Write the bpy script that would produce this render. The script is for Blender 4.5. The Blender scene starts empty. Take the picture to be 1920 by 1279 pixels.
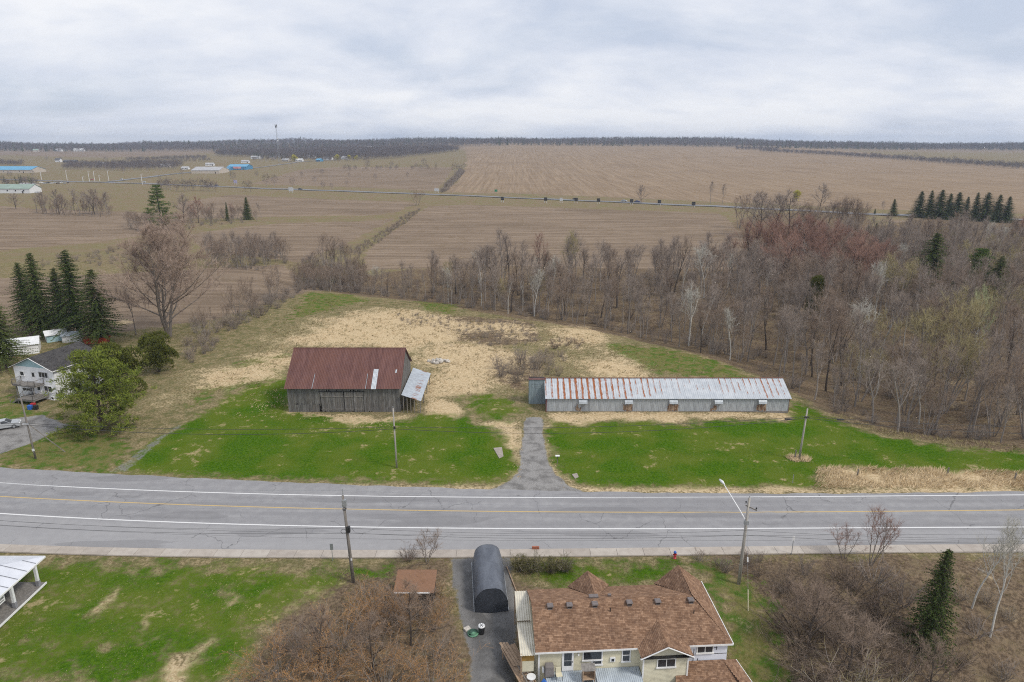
import bpy, bmesh, math, random
import numpy as np
from mathutils import Vector, Matrix

R = math.radians
sc = bpy.context.scene
COL = sc.collection

# ------------------------------------------------------------------ camera, sky, sun, exposure
F, PITCH, H = 1280.0, R(16.2), 45.0          # focal length in photo pixels (1920 wide), tilt, height
cam_d = bpy.data.cameras.new('camera')
cam_d.sensor_width = 36.0
cam_d.lens = 36.0 * F / 1920.0
cam_d.clip_start, cam_d.clip_end = 0.5, 20000.0
cam = bpy.data.objects.new('camera', cam_d)
cam.location = (0, 0, H)
cam.rotation_euler = (R(90) - PITCH, 0, 0)
COL.objects.link(cam)
sc.camera = cam

SUN_EL, SUN_AZ = R(48), R(118)               # azimuth clockwise from +Y
world = bpy.data.worlds.new('World')
sc.world = world
world.use_nodes = True
wn, wl = world.node_tree.nodes, world.node_tree.links
wn.clear()
w_out = wn.new('ShaderNodeOutputWorld')
w_bg = wn.new('ShaderNodeBackground')
w_bg.inputs['Strength'].default_value = 0.072
sky = wn.new('ShaderNodeTexSky')
sky.sky_type = 'NISHITA'
sky.sun_disc = False
sky.sun_elevation, sky.sun_rotation = SUN_EL, SUN_AZ
sky.dust_density = 1.5
tc = wn.new('ShaderNodeTexCoord')
sep = wn.new('ShaderNodeSeparateXYZ')
wl.new(tc.outputs['Generated'], sep.inputs[0])
def wmath(op, a, b):
    n = wn.new('ShaderNodeMath'); n.operation = op
    for i, v in enumerate((a, b)):
        if isinstance(v, (int, float)): n.inputs[i].default_value = v
        else: wl.new(v, n.inputs[i])
    return n.outputs[0]
zz = wmath('ADD', wmath('MAXIMUM', sep.outputs[2], 0.0), 0.30)
comb = wn.new('ShaderNodeCombineXYZ')
wl.new(wmath('DIVIDE', sep.outputs[0], zz), comb.inputs[0])
wl.new(wmath('DIVIDE', sep.outputs[1], zz), comb.inputs[1])
def wnoise(scale, detail, rough, off, dist=0.0):
    m = wn.new('ShaderNodeMapping'); m.inputs['Location'].default_value = off
    m.inputs['Scale'].default_value = (0.85, 1.15, 1.0); m.inputs['Rotation'].default_value = (0, 0, R(-18))
    wl.new(comb.outputs[0], m.inputs[0])
    n = wn.new('ShaderNodeTexNoise'); n.inputs['Scale'].default_value = scale
    n.inputs['Detail'].default_value = detail; n.inputs['Roughness'].default_value = rough
    n.inputs['Distortion'].default_value = dist
    wl.new(m.outputs[0], n.inputs['Vector'])
    return n.outputs[0]
n1 = wnoise(1.15, 6.0, 0.55, (3.1, 1.7, 0), 0.35)
n2 = wnoise(3.4, 6.0, 0.6, (9.4, 4.2, 0), 0.2)
cl = wmath('ADD', wmath('MULTIPLY', n1, 0.72), wmath('MULTIPLY', n2, 0.28))
ramp = wn.new('ShaderNodeValToRGB')          # cloud deck: thin blue-grey to bright white
e = ramp.color_ramp.elements
e[0].position, e[0].color = 0.38, (5.0, 5.5, 6.6, 1)
e[1].position, e[1].color = 0.60, (7.6, 7.7, 8.0, 1)
m_ = e.new(0.5); m_.color = (6.4, 6.7, 7.4, 1)
wl.new(cl, ramp.inputs[0])
cover = wn.new('ShaderNodeMapRange')         # cloud cover lets a little clear sky through
cover.inputs[1].default_value, cover.inputs[2].default_value = 0.30, 0.48
cover.inputs[3].default_value, cover.inputs[4].default_value = 0.80, 0.97
wl.new(n1, cover.inputs[0])
wmix = wn.new('ShaderNodeMix'); wmix.data_type = 'RGBA'
wl.new(cover.outputs[0], wmix.inputs[0])
wl.new(sky.outputs[0], wmix.inputs[6])
wl.new(ramp.outputs[0], wmix.inputs[7])
wl.new(wmix.outputs[2], w_bg.inputs['Color'])
wl.new(w_bg.outputs[0], w_out.inputs[0])

sun_d = bpy.data.lights.new('sun', 'SUN')
sun_d.energy, sun_d.angle, sun_d.color = 1.5, R(12), (1.0, 0.94, 0.84)
sun = bpy.data.objects.new('sun', sun_d)
sdir = Vector((math.sin(SUN_AZ) * math.cos(SUN_EL), math.cos(SUN_AZ) * math.cos(SUN_EL), math.sin(SUN_EL)))
sun.rotation_euler = (-sdir).to_track_quat('-Z', 'Y').to_euler()
sun.location = (60, -60, 120)
COL.objects.link(sun)

vs = sc.view_settings
vs.view_transform, vs.look, vs.gamma, vs.use_curve_mapping = 'Standard', 'None', 1.0, False
vs.exposure = 0.78
sc.cycles.max_bounces = 5
sc.cycles.diffuse_bounces = 2
sc.cycles.transparent_max_bounces = 6
sc.cycles.volume_bounces = 0
sc.cycles.filter_width = 1.1
sc.cycles.use_denoising = False

# ------------------------------------------------------------------ terrain
def S(a, b, v):
    t = np.clip((np.asarray(v, float) - a) / (b - a), 0, 1)
    return t * t * (3 - 2 * t)
SP, CP = math.sin(PITCH), math.cos(PITCH)
def G(px, py, z=0.0):
    """point of height z seen at photo pixel px, py (used to survey the plan from the photograph)"""
    a, b = (px - 960) / F, (639.5 - py) / F
    dx, dy, dz = a, CP + b * SP, -SP + b * CP
    t = (z - H) / dz
    return (dx * t, dy * t)
CREEK = np.array([G(*p) for p in ((600, 512), (760, 530), (950, 548), (1200, 588), (1420, 632), (1560, 690), (1720, 745), (1850, 800), (2000, 845))])
def dist_poly(x, y, pts):
    d = np.full(np.shape(x), 1e9)
    for (ax, ay), (bx, by) in zip(pts[:-1], pts[1:]):
        ex, ey = bx - ax, by - ay
        t = np.clip(((x - ax) * ex + (y - ay) * ey) / (ex * ex + ey * ey), 0, 1)
        d = np.minimum(d, np.hypot(x - ax - t * ex, y - ay - t * ey))
    return d
def wob(x, y, s, seed):
    a = seed * 1.7
    return (np.sin(x / s + a) * np.cos(y / (s * 1.3) + 2 * a) + 0.5 * np.sin((x + y) / (s * .55) + 3 * a)
            + 0.4 * np.cos((x - 1.4 * y) / (s * .37) + a)) / 1.9
US = [-1.5, -.75, -.45, -.3, -.12, .0, .2, .3, .45, .6, .75, 1.5]
A1 = [14, 15, 17, 19, 26, 33, 33, 30, 25, 20, 18, 16]      # rise at the far edge of the fields
A2 = [27, 28, 31, 38, 46, 48, 46, 41, 32, 28, 27, 26]      # under the far woods
def zt(x, y):
    x = np.asarray(x, float); y = np.asarray(y, float)
    z = np.zeros(np.broadcast(x, y).shape)
    z = z - 2.5 * S(61, 50, y) * S(-2, 3, x) - 2.6 * S(66, 50, y) * S(27, 44, x)
    dc = dist_poly(x, y, CREEK)
    z = z - 4.2 * np.exp(-(dc / 17.0) ** 2) * S(96, 112, y)
    z = z + 0.55 * wob(x, y, 46.0, 1) * S(150, 260, y) + 0.12 * wob(x, y, 9.0, 2) * S(118, 150, y)
    u = x / np.maximum(y, 50.0)
    z = z + np.interp(u, US, A1) * S(650, 2350, y) ** 1.15
    z = z + (np.interp(u, US, A2) - np.interp(u, US, A1)) * S(2300, 2900, y)
    z = z + 8.0 * wob(x, y, 270.0, 3) * S(2300, 2900, y)
    return z
def z1(x, y): return float(zt(x, y))
_YS = np.exp(np.linspace(math.log(25), math.log(5200), 1500))
def P(px, py):
    """ground point seen at a photo pixel"""
    a, b = (px - 960) / F, (639.5 - py) / F
    dx, dy, dz = a, CP + b * SP, -SP + b * CP
    t = _YS / dy
    below = (H + dz * t) < zt(dx * t, _YS)
    i = int(np.argmax(below)) if below.any() else len(_YS) - 1
    lo, hi = _YS[max(i - 1, 0)], _YS[i]
    for _ in range(18):
        m = .5 * (lo + hi); t = m / dy
        if H + dz * t < z1(dx * t, m): hi = m
        else: lo = m
    t = hi / dy
    return Vector((dx * t, hi, z1(dx * t, hi)))
def Zat(px, py, Y):
    b = (639.5 - py) / F
    t = Y / (CP + b * SP)
    return H + (-SP + b * CP) * t
def mpp(Y, z=0): return (Y * CP + (H - z) * SP) / F        # metres per photo pixel

# ------------------------------------------------------------------ mesh and object helpers
def raw_mesh(name, v, faces, smooth=False):
    """fast mesh from arrays: v (N,3), faces (M,k)"""
    me = bpy.data.meshes.new(name)
    v = np.ascontiguousarray(v, np.float32); faces = np.ascontiguousarray(faces, np.int32)
    me.vertices.add(len(v)); me.vertices.foreach_set('co', v.ravel())
    m, k = faces.shape
    me.loops.add(m * k); me.loops.foreach_set('vertex_index', faces.ravel())
    me.polygons.add(m); me.polygons.foreach_set('loop_start', np.arange(0, m * k, k, dtype=np.int32))
    me.polygons.foreach_set('loop_total', np.full(m, k, np.int32))
    if smooth: me.polygons.foreach_set('use_smooth', np.ones(m, bool))
    me.update(calc_edges=True)
    return me
def link(name, me, m=None, parent=None, loc=None):
    o = bpy.data.objects.new(name, me); COL.objects.link(o)
    if m is not None and me is not None and not me.materials:
        for q in (m if isinstance(m, (list, tuple)) else [m]): me.materials.append(q)
    if parent is not None: o.parent = parent
    if loc is not None: o.location = loc
    return o
def tag(o, label, cat, group=None):
    o['label'], o['category'] = label, cat
    if group: o['group'] = group
    return o
def thing(name, label, cat, loc=(0, 0, 0), rz=0.0, group=None):
    o = bpy.data.objects.new(name, None); COL.objects.link(o)
    o.empty_display_size = .3
    o.location = loc; o.rotation_euler = (0, 0, rz)
    return tag(o, label, cat, group)
def structure(o): o['kind'] = 'structure'; return o
def stuff(o): o['kind'] = 'stuff'; return o
def copy_tree(o, parent=None):
    c = o.copy(); COL.objects.link(c); c.parent = parent
    for ch in list(o.children): copy_tree(ch, c)
    return c
class MB:
    def __init__(s): s.v, s.f, s.m = [], [], []
    def add(s, vs_, fs, mi=0):
        b = len(s.v); s.v += [tuple(p) for p in vs_]
        for f in fs: s.f.append(tuple(b + i for i in f)); s.m.append(mi)
        return s
    def hexa(s, c8, mi=0):
        return s.add(c8, ((3, 2, 1, 0), (4, 5, 6, 7), (0, 1, 5, 4), (1, 2, 6, 5), (2, 3, 7, 6), (3, 0, 4, 7)), mi)
    def box(s, x0, x1, y0, y1, z0, z1_, mi=0):
        return s.hexa(((x0, y0, z0), (x1, y0, z0), (x1, y1, z0), (x0, y1, z0), (x0, y0, z1_), (x1, y0, z1_), (x1, y1, z1_), (x0, y1, z1_)), mi)
    def beam(s, p, q, w, h=None, mi=0, up=(0, 0, 1)):
        h = w if h is None else h
        p, q = Vector(p), Vector(q); d = (q - p).normalized()
        side = d.cross(Vector(up))
        if side.length < 1e-4: side = d.cross(Vector((1, 0, 0)))
        side.normalize(); top = side.cross(d)
        a, b = side * w / 2, top * h / 2
        return s.hexa([p - a - b, p + a - b, p + a + b, p - a + b, q - a - b, q + a - b, q + a + b, q - a + b], mi)
    def slab(s, quad, th, mi=0):
        """a plate whose top is the given 4 (or n) points, th thick along its normal, downwards"""
        q = [Vector(p) for p in quad]; n = (q[1] - q[0]).cross(q[2] - q[0]).normalized()
        if n.z < 0 or (abs(n.z) < 1e-6 and False): n = -n
        k = len(q); lo = [p - n * th for p in q]
        fs = [tuple(range(k)), tuple(range(2 * k - 1, k - 1, -1))]
        fs += [(i, k + i, k + (i + 1) % k, (i + 1) % k) for i in range(k)]
        return s.add(q + lo, fs, mi)
    def prism(s, poly, z0, z1_, mi=0):
        k = len(poly)
        fs = [tuple(range(k - 1, -1, -1)), tuple(range(k, 2 * k))]
        fs += [(i, (i + 1) % k, k + (i + 1) % k, k + i) for i in range(k)]
        return s.add([(x, y, z0) for x, y in poly] + [(x, y, z1_) for x, y in poly], fs, mi)
    def tube(s, pts, rad, n=8, mi=0, caps=True):
        pts = [Vector(p) for p in pts]
        if not isinstance(rad, (list, tuple)): rad = [rad] * len(pts)
        b = len(s.v); ref = None
        for i, p in enumerate(pts):
            d = (pts[min(i + 1, len(pts) - 1)] - pts[max(i - 1, 0)]).normalized()
            if ref is None: ref = d.orthogonal().normalized()
            ref = (ref - d * ref.dot(d)).normalized(); w = d.cross(ref)
            for k in range(n):
                a = 2 * math.pi * k / n
                s.v.append(tuple(p + (ref * math.cos(a) + w * math.sin(a)) * rad[i]))
        for i in range(len(pts) - 1):
            for k in range(n):
                s.f.append((b + i * n + k, b + i * n + (k + 1) % n, b + (i + 1) * n + (k + 1) % n, b + (i + 1) * n + k)); s.m.append(mi)
        if caps:
            s.f.append(tuple(b + k for k in range(n - 1, -1, -1))); s.m.append(mi)
            e_ = b + (len(pts) - 1) * n
            s.f.append(tuple(e_ + k for k in range(n))); s.m.append(mi)
        return s
    def mesh(s, name):
        me = bpy.data.meshes.new(name); me.from_pydata(s.v, [], s.f)
        if any(s.m): me.polygons.foreach_set('material_index', s.m)
        me.update(); return me
    def build(s, name, m, parent=None, smooth=False, bevel=0):
        me = s.mesh(name)
        if smooth: me.polygons.foreach_set('use_smooth', [True] * len(me.polygons))
        o = link(name, me, m, parent)
        if bevel:
            b = o.modifiers.new('bevel', 'BEVEL'); b.width = bevel; b.segments = 2; b.limit_method = 'ANGLE'
        return o

# ------------------------------------------------------------------ materials
class NT:
    def __init__(s, name):
        s.mat = bpy.data.materials.new(name); s.mat.use_nodes = True
        s.n, s.l = s.mat.node_tree.nodes, s.mat.node_tree.links
        s.bs = s.n['Principled BSDF']
        s.pos = None
    def P(s):
        if s.pos is None: s.pos = s.n.new('ShaderNodeNewGeometry').outputs['Position']
        return s.pos
    def obj(s): return s.n.new('ShaderNodeTexCoord').outputs['Object']
    def set(s, sock, v):
        if isinstance(v, bpy.types.NodeSocket): s.l.new(v, sock)
        elif isinstance(v, (tuple, list)) and len(v) == 3 and sock.type == 'RGBA': sock.default_value = (*v, 1)
        else: sock.default_value = v
    def map(s, vec, scale=(1, 1, 1), rot=(0, 0, 0), loc=(0, 0, 0)):
        m = s.n.new('ShaderNodeMapping'); s.l.new(vec, m.inputs[0])
        m.inputs['Location'].default_value, m.inputs['Rotation'].default_value, m.inputs['Scale'].default_value = loc, rot, scale
        return m.outputs[0]
    def noise(s, scale, detail=3, rough=.55, vec=None, dist=0):
        t = s.n.new('ShaderNodeTexNoise'); s.l.new(vec if vec is not None else s.P(), t.inputs['Vector'])
        t.inputs['Scale'].default_value, t.inputs['Detail'].default_value = scale, detail
        t.inputs['Roughness'].default_value, t.inputs['Distortion'].default_value = rough, dist
        return t.outputs[0]
    def voro(s, scale, vec=None, feature='DISTANCE_TO_EDGE'):
        t = s.n.new('ShaderNodeTexVoronoi'); t.feature = feature
        s.l.new(vec if vec is not None else s.P(), t.inputs['Vector']); t.inputs['Scale'].default_value = scale
        return t.outputs['Distance']
    def mth(s, op, a, b=0.0):
        n = s.n.new('ShaderNodeMath'); n.operation = op; s.set(n.inputs[0], a); s.set(n.inputs[1], b); return n.outputs[0]
    def rng(s, v, a, b, c=0.0, d=1.0, smooth=True):
        n = s.n.new('ShaderNodeMapRange')
        if smooth: n.interpolation_type = 'SMOOTHSTEP'
        s.set(n.inputs[0], v)
        for i, q in enumerate((a, b, c, d)): s.set(n.inputs[i + 1], q)
        return n.outputs[0]
    def mix(s, f, a, b, mode='MIX'):
        n = s.n.new('ShaderNodeMix'); n.data_type = 'RGBA'; n.blend_type = mode
        s.set(n.inputs[0], f); s.set(n.inputs[6], a); s.set(n.inputs[7], b); return n.outputs[2]
    def attr(s, name, kind='GEOMETRY'):
        a = s.n.new('ShaderNodeAttribute'); a.attribute_name = name; a.attribute_type = kind; return a
    def bump(s, h, strength=.3, dist=.1):
        b = s.n.new('ShaderNodeBump'); b.inputs['Strength'].default_value, b.inputs['Distance'].default_value = strength, dist
        s.l.new(h, b.inputs['Height']); s.l.new(b.outputs[0], s.bs.inputs['Normal'])
    def out(s, col, rough=.9, metal=0.0, spec=None):
        s.set(s.bs.inputs['Base Color'], col); s.set(s.bs.inputs['Roughness'], rough); s.set(s.bs.inputs['Metallic'], metal)
        if spec is not None: s.bs.inputs['Specular IOR Level'].default_value = spec
        return s.mat
def mottled(name, c1, c2, scale=2.0, rough=.8, metal=0.0, stretch=(1, 1, 1), bump=0.0, spec=None, detail=4, lo=.35, hi=.65):
    t = NT(name)
    n = t.noise(scale, detail, .6, t.map(t.obj(), stretch))
    if bump: t.bump(n, bump, .03)
    return t.out(t.mix(t.rng(n, lo, hi), c1, c2), rough, metal, spec)
M = {}
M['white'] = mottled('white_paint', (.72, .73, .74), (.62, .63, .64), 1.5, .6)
M['trim'] = mottled('white_trim', (.78, .78, .78), (.70, .70, .70), 3, .5)
M['black'] = mottled('black_paint', (.012, .012, .013), (.022, .022, .024), 6, .5)
M['steel'] = mottled('galvanised_steel', (.42, .44, .46), (.34, .36, .38), 4, .45, .5)
M['polegrey'] = mottled('silvered_pole_wood', (.40, .375, .34), (.27, .25, .225), 6, .9, stretch=(1, 1, .08))
M['polewood'] = mottled('weathered_pole_wood', (.24, .22, .20), (.14, .125, .11), 6, .9, stretch=(1, 1, .08))
M['cable'] = mottled('cable_sheath', (.03, .03, .032), (.045, .045, .047), 3, .6)
M['barewire'] = mottled('bare_wire', (.34, .35, .37), (.28, .29, .31), 3, .5, .4)
M['rubber'] = mottled('rubber', (.015, .015, .016), (.03, .03, .03), 8, .8)
M['glass'] = NT('window_glass').out((.03, .035, .042), .08, 0, .6)
M['concrete'] = mottled('concrete', (.40, .36, .32), (.33, .30, .265), 1.3, .9, bump=.1)
M['rawwood'] = mottled('raw_lumber', (.40, .29, .20), (.30, .21, .14), 3, .85, stretch=(1, 1, 1))
M['greywood'] = mottled('grey_wood', (.23, .215, .20), (.15, .14, .13), 5, .9)
# ------------------------------------------------------------------ ground zones (outlines surveyed from the photograph)
def W(*pp): return [G(*p) for p in pp]
LAWN = [W((208, 886), (262, 845), (330, 800), (400, 760), (455, 728), (500, 716), (546, 708), (546, 772), (650, 790), (760, 786), (812, 772), (880, 782), (945, 815), (972, 850), (976, 880), (940, 906), (800, 908), (600, 900), (470, 898)),
        W((1026, 788), (1110, 792), (1250, 793), (1400, 790), (1480, 782), (1480, 738), (1540, 762), (1625, 806), (1780, 838), (2100, 862), (2100, 892), (1900, 888), (1640, 880), (1545, 878), (1528, 914), (1400, 912), (1200, 914), (1090, 906), (1050, 888), (1034, 850)),
        W((-160, 1046), (0, 1047), (300, 1052), (640, 1060), (750, 1055), (740, 1090), (640, 1100), (560, 1135), (500, 1190), (440, 1300), (-160, 1300)),
        W((962, 1052), (1290, 1050), (1260, 1100), (1120, 1100), (1000, 1112)),
        W((855, 742), (900, 735), (965, 742), (985, 768), (950, 800), (880, 775))]
LAWN_PALE = [W((1300, 1055), (1370, 1068), (1440, 1120), (1490, 1300), (1390, 1300), (1330, 1100)),
             W((0, 752), (30, 738), (120, 792), (240, 835), (205, 884), (0, 874)),
             W((575, 548), (660, 545), (690, 560), (600, 585), (545, 600)), W((775, 556), (860, 558), (850, 588), (800, 582)),
             W((1130, 640), (1300, 655), (1440, 700), (1300, 706), (1200, 690)), W((400, 700), (470, 672), (540, 660), (540, 715), (430, 730), (350, 765)),
             [(-70, 790), (40, 560), (90, 545), (90, 551), (40, 568)]]
STRAW = [W((318, 740), (400, 700), (470, 680), (520, 645), (590, 605), (680, 582), (760, 578), (830, 590), (890, 612), (860, 640), (960, 650), (990, 690), (960, 712), (905, 736), (850, 742), (800, 745), (782, 660), (545, 655), (532, 712), (470, 722)),
         W((1030, 608), (1100, 604), (1146, 622), (1140, 645), (1070, 655), (1020, 640)), W((880, 602), (950, 600), (1010, 615), (960, 632), (890, 625)),
         W((1060, 668), (1150, 668), (1215, 690), (1250, 712), (1100, 712), (1075, 690)),
         W((1532, 878), (1640, 879), (1800, 884), (2100, 888), (2100, 916), (1640, 916), (1526, 914)),
         W((470, 738), (540, 728), (545, 772), (640, 778), (760, 782), (720, 806), (640, 800), (560, 790), (440, 782)),
         W((800, 745), (850, 748), (870, 782), (800, 778)), W((1026, 774), (1480, 772), (1480, 782), (1250, 790), (1110, 790), (1030, 786)),
         W((880, 790), (972, 790), (982, 860), (972, 900), (960, 850), (940, 812)), W((1018, 795), (1032, 850), (1052, 892), (1090, 912), (1060, 915), (1030, 880)),
         W((280, 900), (960, 916), (960, 924), (280, 905)), W((1090, 916), (1920, 916), (1920, 924), (1090, 924)),
         W((125, 600), (260, 604), (250, 610), (125, 608)), W((1380, 945), (1380, 946), (1381, 945))]
GRAVEL = [W((984, 782), (1016, 782), (1026, 850), (1040, 890), (1070, 912), (1110, 926), (890, 926), (945, 908), (970, 885), (978, 840)),
          W((195, 888), (250, 850), (300, 815), (335, 792), (352, 792), (300, 836), (262, 868), (240, 888)),
          W((-60, 800), (0, 788), (80, 778), (132, 796), (60, 832), (0, 852), (-60, 870)),
          W((840, 1046), (958, 1046), (965, 1130), (975, 1300), (885, 1300), (868, 1150))]
LITTER = [W((560, 512), (680, 505), (900, 500), (1380, 505), (1400, 450), (1370, 420), (1420, 400), (1620, 400), (1640, 425), (1760, 405), (2100, 420), (2100, 860), (1920, 850), (1780, 832), (1640, 798), (1560, 762), (1480, 715), (1420, 682), (1290, 648), (1160, 622), (1000, 596), (860, 576), (780, 556), (640, 545)),
          W((1330, 1046), (2100, 1040), (2100, 1300), (1500, 1300), (1450, 1150), (1370, 1072)),
          W((640, 1062), (840, 1050), (868, 1150), (885, 1300), (440, 1300), (500, 1190), (560, 1130)),
          W((800, 640), (960, 660), (1020, 690), (985, 735), (930, 720), (900, 680)), W((840, 590), (1000, 600), (1010, 640), (930, 650), (860, 640), (760, 610)),
          W((960, 1090), (1000, 1112), (1004, 1180), (965, 1180))]
FIELD = [[(-400, 150), (-104, 158), (-78, 176), (-72, 192), (-60, 222), (-88, 262), (-160, 235), (-400, 225)],
         W((-200, 470), (0, 470), (180, 455), (330, 432), (352, 402), (240, 398), (70, 392), (0, 385), (-200, 380)),
         W((352, 440), (520, 420), (700, 414), (740, 410), (640, 462), (560, 492), (380, 468)),
         W((690, 462), (790, 388), (860, 384), (1350, 400), (1430, 470), (1400, 508), (900, 505), (680, 500)),
         W((430, 366), (760, 378), (780, 382), (730, 404), (620, 404), (352, 412), (330, 380)),
         W((830, 360), (875, 308), (870, 290), (960, 282), (1300, 278), (1460, 290), (1920, 318), (2300, 330), (2300, 425), (1920, 400), (1620, 392), (1340, 378), (1000, 364)),
         W((470, 345), (820, 358), (850, 320), (640, 318), (560, 322)),
         W((1640, 412), (1920, 420), (1920, 450), (1800, 440)), W((-300, 336), (-300, 286), (0, 286), (230, 284), (380, 300), (200, 304), (0, 300))]
STRIPS = [([G(*p) for p in ((-60, 492), (130, 480), (200, 470), (330, 438), (352, 425), (500, 412), (700, 406), (760, 398))], 7.0),
          ([G(*p) for p in ((655, 480), (700, 448), (760, 408), (800, 378))], 5.0), ([G(*p) for p in ((825, 362), (862, 325), (872, 310))], 7.0)]
def sdist(x, y, poly):
    px_ = np.array(poly); d = dist_poly(x, y, np.vstack([px_, px_[:1]]))
    ins = np.zeros(x.shape, bool); k = len(poly)
    for i in range(k):
        ax, ay = poly[i]; bx, by = poly[(i + 1) % k]
        if ay == by: continue
        ins ^= ((ay > y) != (by > y)) & (x < (bx - ax) * (y - ay) / (by - ay) + ax)
    return np.where(ins, d, -d)
def mask(x, y, polys, w):
    out = np.zeros(x.shape)
    for p in polys:
        q = np.array(p); (x0, y0), (x1, y1) = q.min(0) - 3 * w - 8, q.max(0) + 3 * w + 8
        s = np.where((x > x0) & (x < x1) & (y > y0) & (y < y1))
        if len(s[0]):
            ww = w if np.isscalar(w) else w
            out[s] = np.maximum(out[s], np.clip(.5 + sdist(x[s], y[s], p) / (2 * ww), 0, 1))
    return out

# ------------------------------------------------------------------ ground sheet
rows = np.concatenate([np.linspace(-150, 22, 16), np.exp(np.arange(math.log(25), math.log(7000), .0072))])
ud = np.arange(-.93, .9301, .005)
cols = np.concatenate([-np.array([8, 5, 3, 2.2, 1.7, 1.4, 1.2, 1.05]), ud, np.array([1.05, 1.2, 1.4, 1.7, 2.2, 3, 5, 8])])
YY, UU = np.meshgrid(rows, cols, indexing='ij')
XX = np.clip(UU * (np.maximum(YY, 25) + 15), -9000, 9000)
ZZ = zt(XX, YY)
nr, nc = XX.shape
idx = np.arange(nr * nc).reshape(nr, nc)
quads = np.stack([idx[:-1, :-1], idx[:-1, 1:], idx[1:, 1:], idx[1:, :-1]], -1).reshape(-1, 4)
gme = raw_mesh('ground', np.stack([XX, YY, ZZ], -1).reshape(-1, 3), quads, True)
# the zone edges wander, as mown and trodden edges do
wx = XX + (1.3 * wob(XX, YY, 3.1, 4) + .7 * wob(XX, YY, 1.2, 5)) * S(30, 60, YY) + 6 * wob(XX, YY, 40, 9) * S(300, 700, YY)
wy = YY + (1.5 * wob(XX, YY, 2.7, 6) + .8 * wob(XX, YY, 1.0, 7)) * S(30, 60, YY) * (1 - S(76, 80, YY) * (1 - S(90, 95, YY)) * .7)
lawn = np.maximum.reduce([mask(wx, wy, [q], 2.6) * k for q, k in zip(LAWN, (.93, .97, .70, .72, .66))]); pale = mask(wx, wy, LAWN_PALE, 3.5); WORN = [W(*q) for q in (((165, 1150), (185, 1120), (225, 1085), (240, 1092), (225, 1130), (190, 1155)), ((240, 1195), (255, 1165), (280, 1132), (302, 1142), (290, 1170), (262, 1200)), ((270, 1290), (330, 1215), (410, 1185), (420, 1200), (380, 1240), (340, 1290)), ((412, 1140), (440, 1112), (475, 1108), (468, 1128), (430, 1145)), ((160, 1215), (200, 1205), (215, 1220), (175, 1240)), ((395, 1290), (420, 1245), (440, 1240), (430, 1290)), ((120, 1260), (150, 1235), (165, 1250), (135, 1285)), ((315, 1110), (345, 1100), (350, 1108), (325, 1118)), ((560, 1100), (600, 1085), (610, 1095), (575, 1110)))]
straw = np.maximum(mask(wx, wy, WORN, 1.1) * .62, np.maximum(mask(wx, wy, STRAW[:4], 8.0) * .92, mask(wx, wy, STRAW[4:], 2.0)))
lawn = np.minimum(lawn, 1 - .62 * mask(wx, wy, WORN, 1.1))
gravel = np.maximum.reduce([mask(XX + .25 * (wx - XX), YY + .25 * (wy - YY), [q], .7) * k for q, k in zip(GRAVEL, (.9, .50, .9, .95))]); litter = mask(wx, wy, LITTER, 3.0)
field = np.maximum(mask(wx, wy, FIELD[:5], 3.0), mask(XX, YY, FIELD[5:], 6.0))
field2 = mask(XX, YY, [FIELD[5]], 12.0)
for pts, w_ in STRIPS: field = np.minimum(field, np.clip((dist_poly(wx, wy, pts) - w_ * .5) / 4.0, 0, 1))
far_ = S(1500, 2300, YY)
field = np.maximum(field, .62 * far_)
def put_attr(me, name, a, b, c):
    at = me.color_attributes.new(name, 'FLOAT_COLOR', 'POINT')
    at.data.foreach_set('color', np.stack([a, b, c, np.ones_like(a)], -1).astype(np.float32).ravel())
put_attr(gme, 'zone_a', lawn, straw, gravel)
put_attr(gme, 'zone_b', field, litter, pale)
put_attr(gme, 'zone_c', field2, mask(XX, YY, [GRAVEL[3]], 1.0), S(190, 330, YY))

t = NT('ground_cover')
za, zb, zc = (t.n.new('ShaderNodeSeparateColor') for _ in range(3))
for z_, nme in ((za, 'zone_a'), (zb, 'zone_b'), (zc, 'zone_c')): t.l.new(t.attr(nme).outputs['Color'], z_.inputs[0])
nF = t.noise(2.6, 5, .65); nM = t.noise(.55, 5, .6); nL = t.noise(.11, 4, .55); nXL = t.noise(.012, 4, .55); nT = t.noise(9.0, 3, .7)
jit = t.mth('ADD', t.mth('MULTIPLY', t.mth('SUBTRACT', nF, .5), 1.0), t.mth('MULTIPLY', t.mth('SUBTRACT', nM, .5), 1.5))
def zf(sock, k=1.0, a=.40, b=.62): return t.rng(t.mth('ADD', sock, t.mth('MULTIPLY', jit, k)), a, b)
# rough dry grass between everything
dry = t.mix(t.rng(nF, .40, .60), (.17, .14, .07), (.36, .29, .17))
dry = t.mix(t.rng(nM, .38, .66), dry, (.135, .135, .055))
dry = t.mix(t.rng(nT, .35, .75, 0, .5), dry, (.12, .095, .06))
dry = t.mix(zc.outputs[2], dry, t.mix(t.rng(nL, .40, .62), (.215, .165, .108), (.19, .165, .088)))
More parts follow.
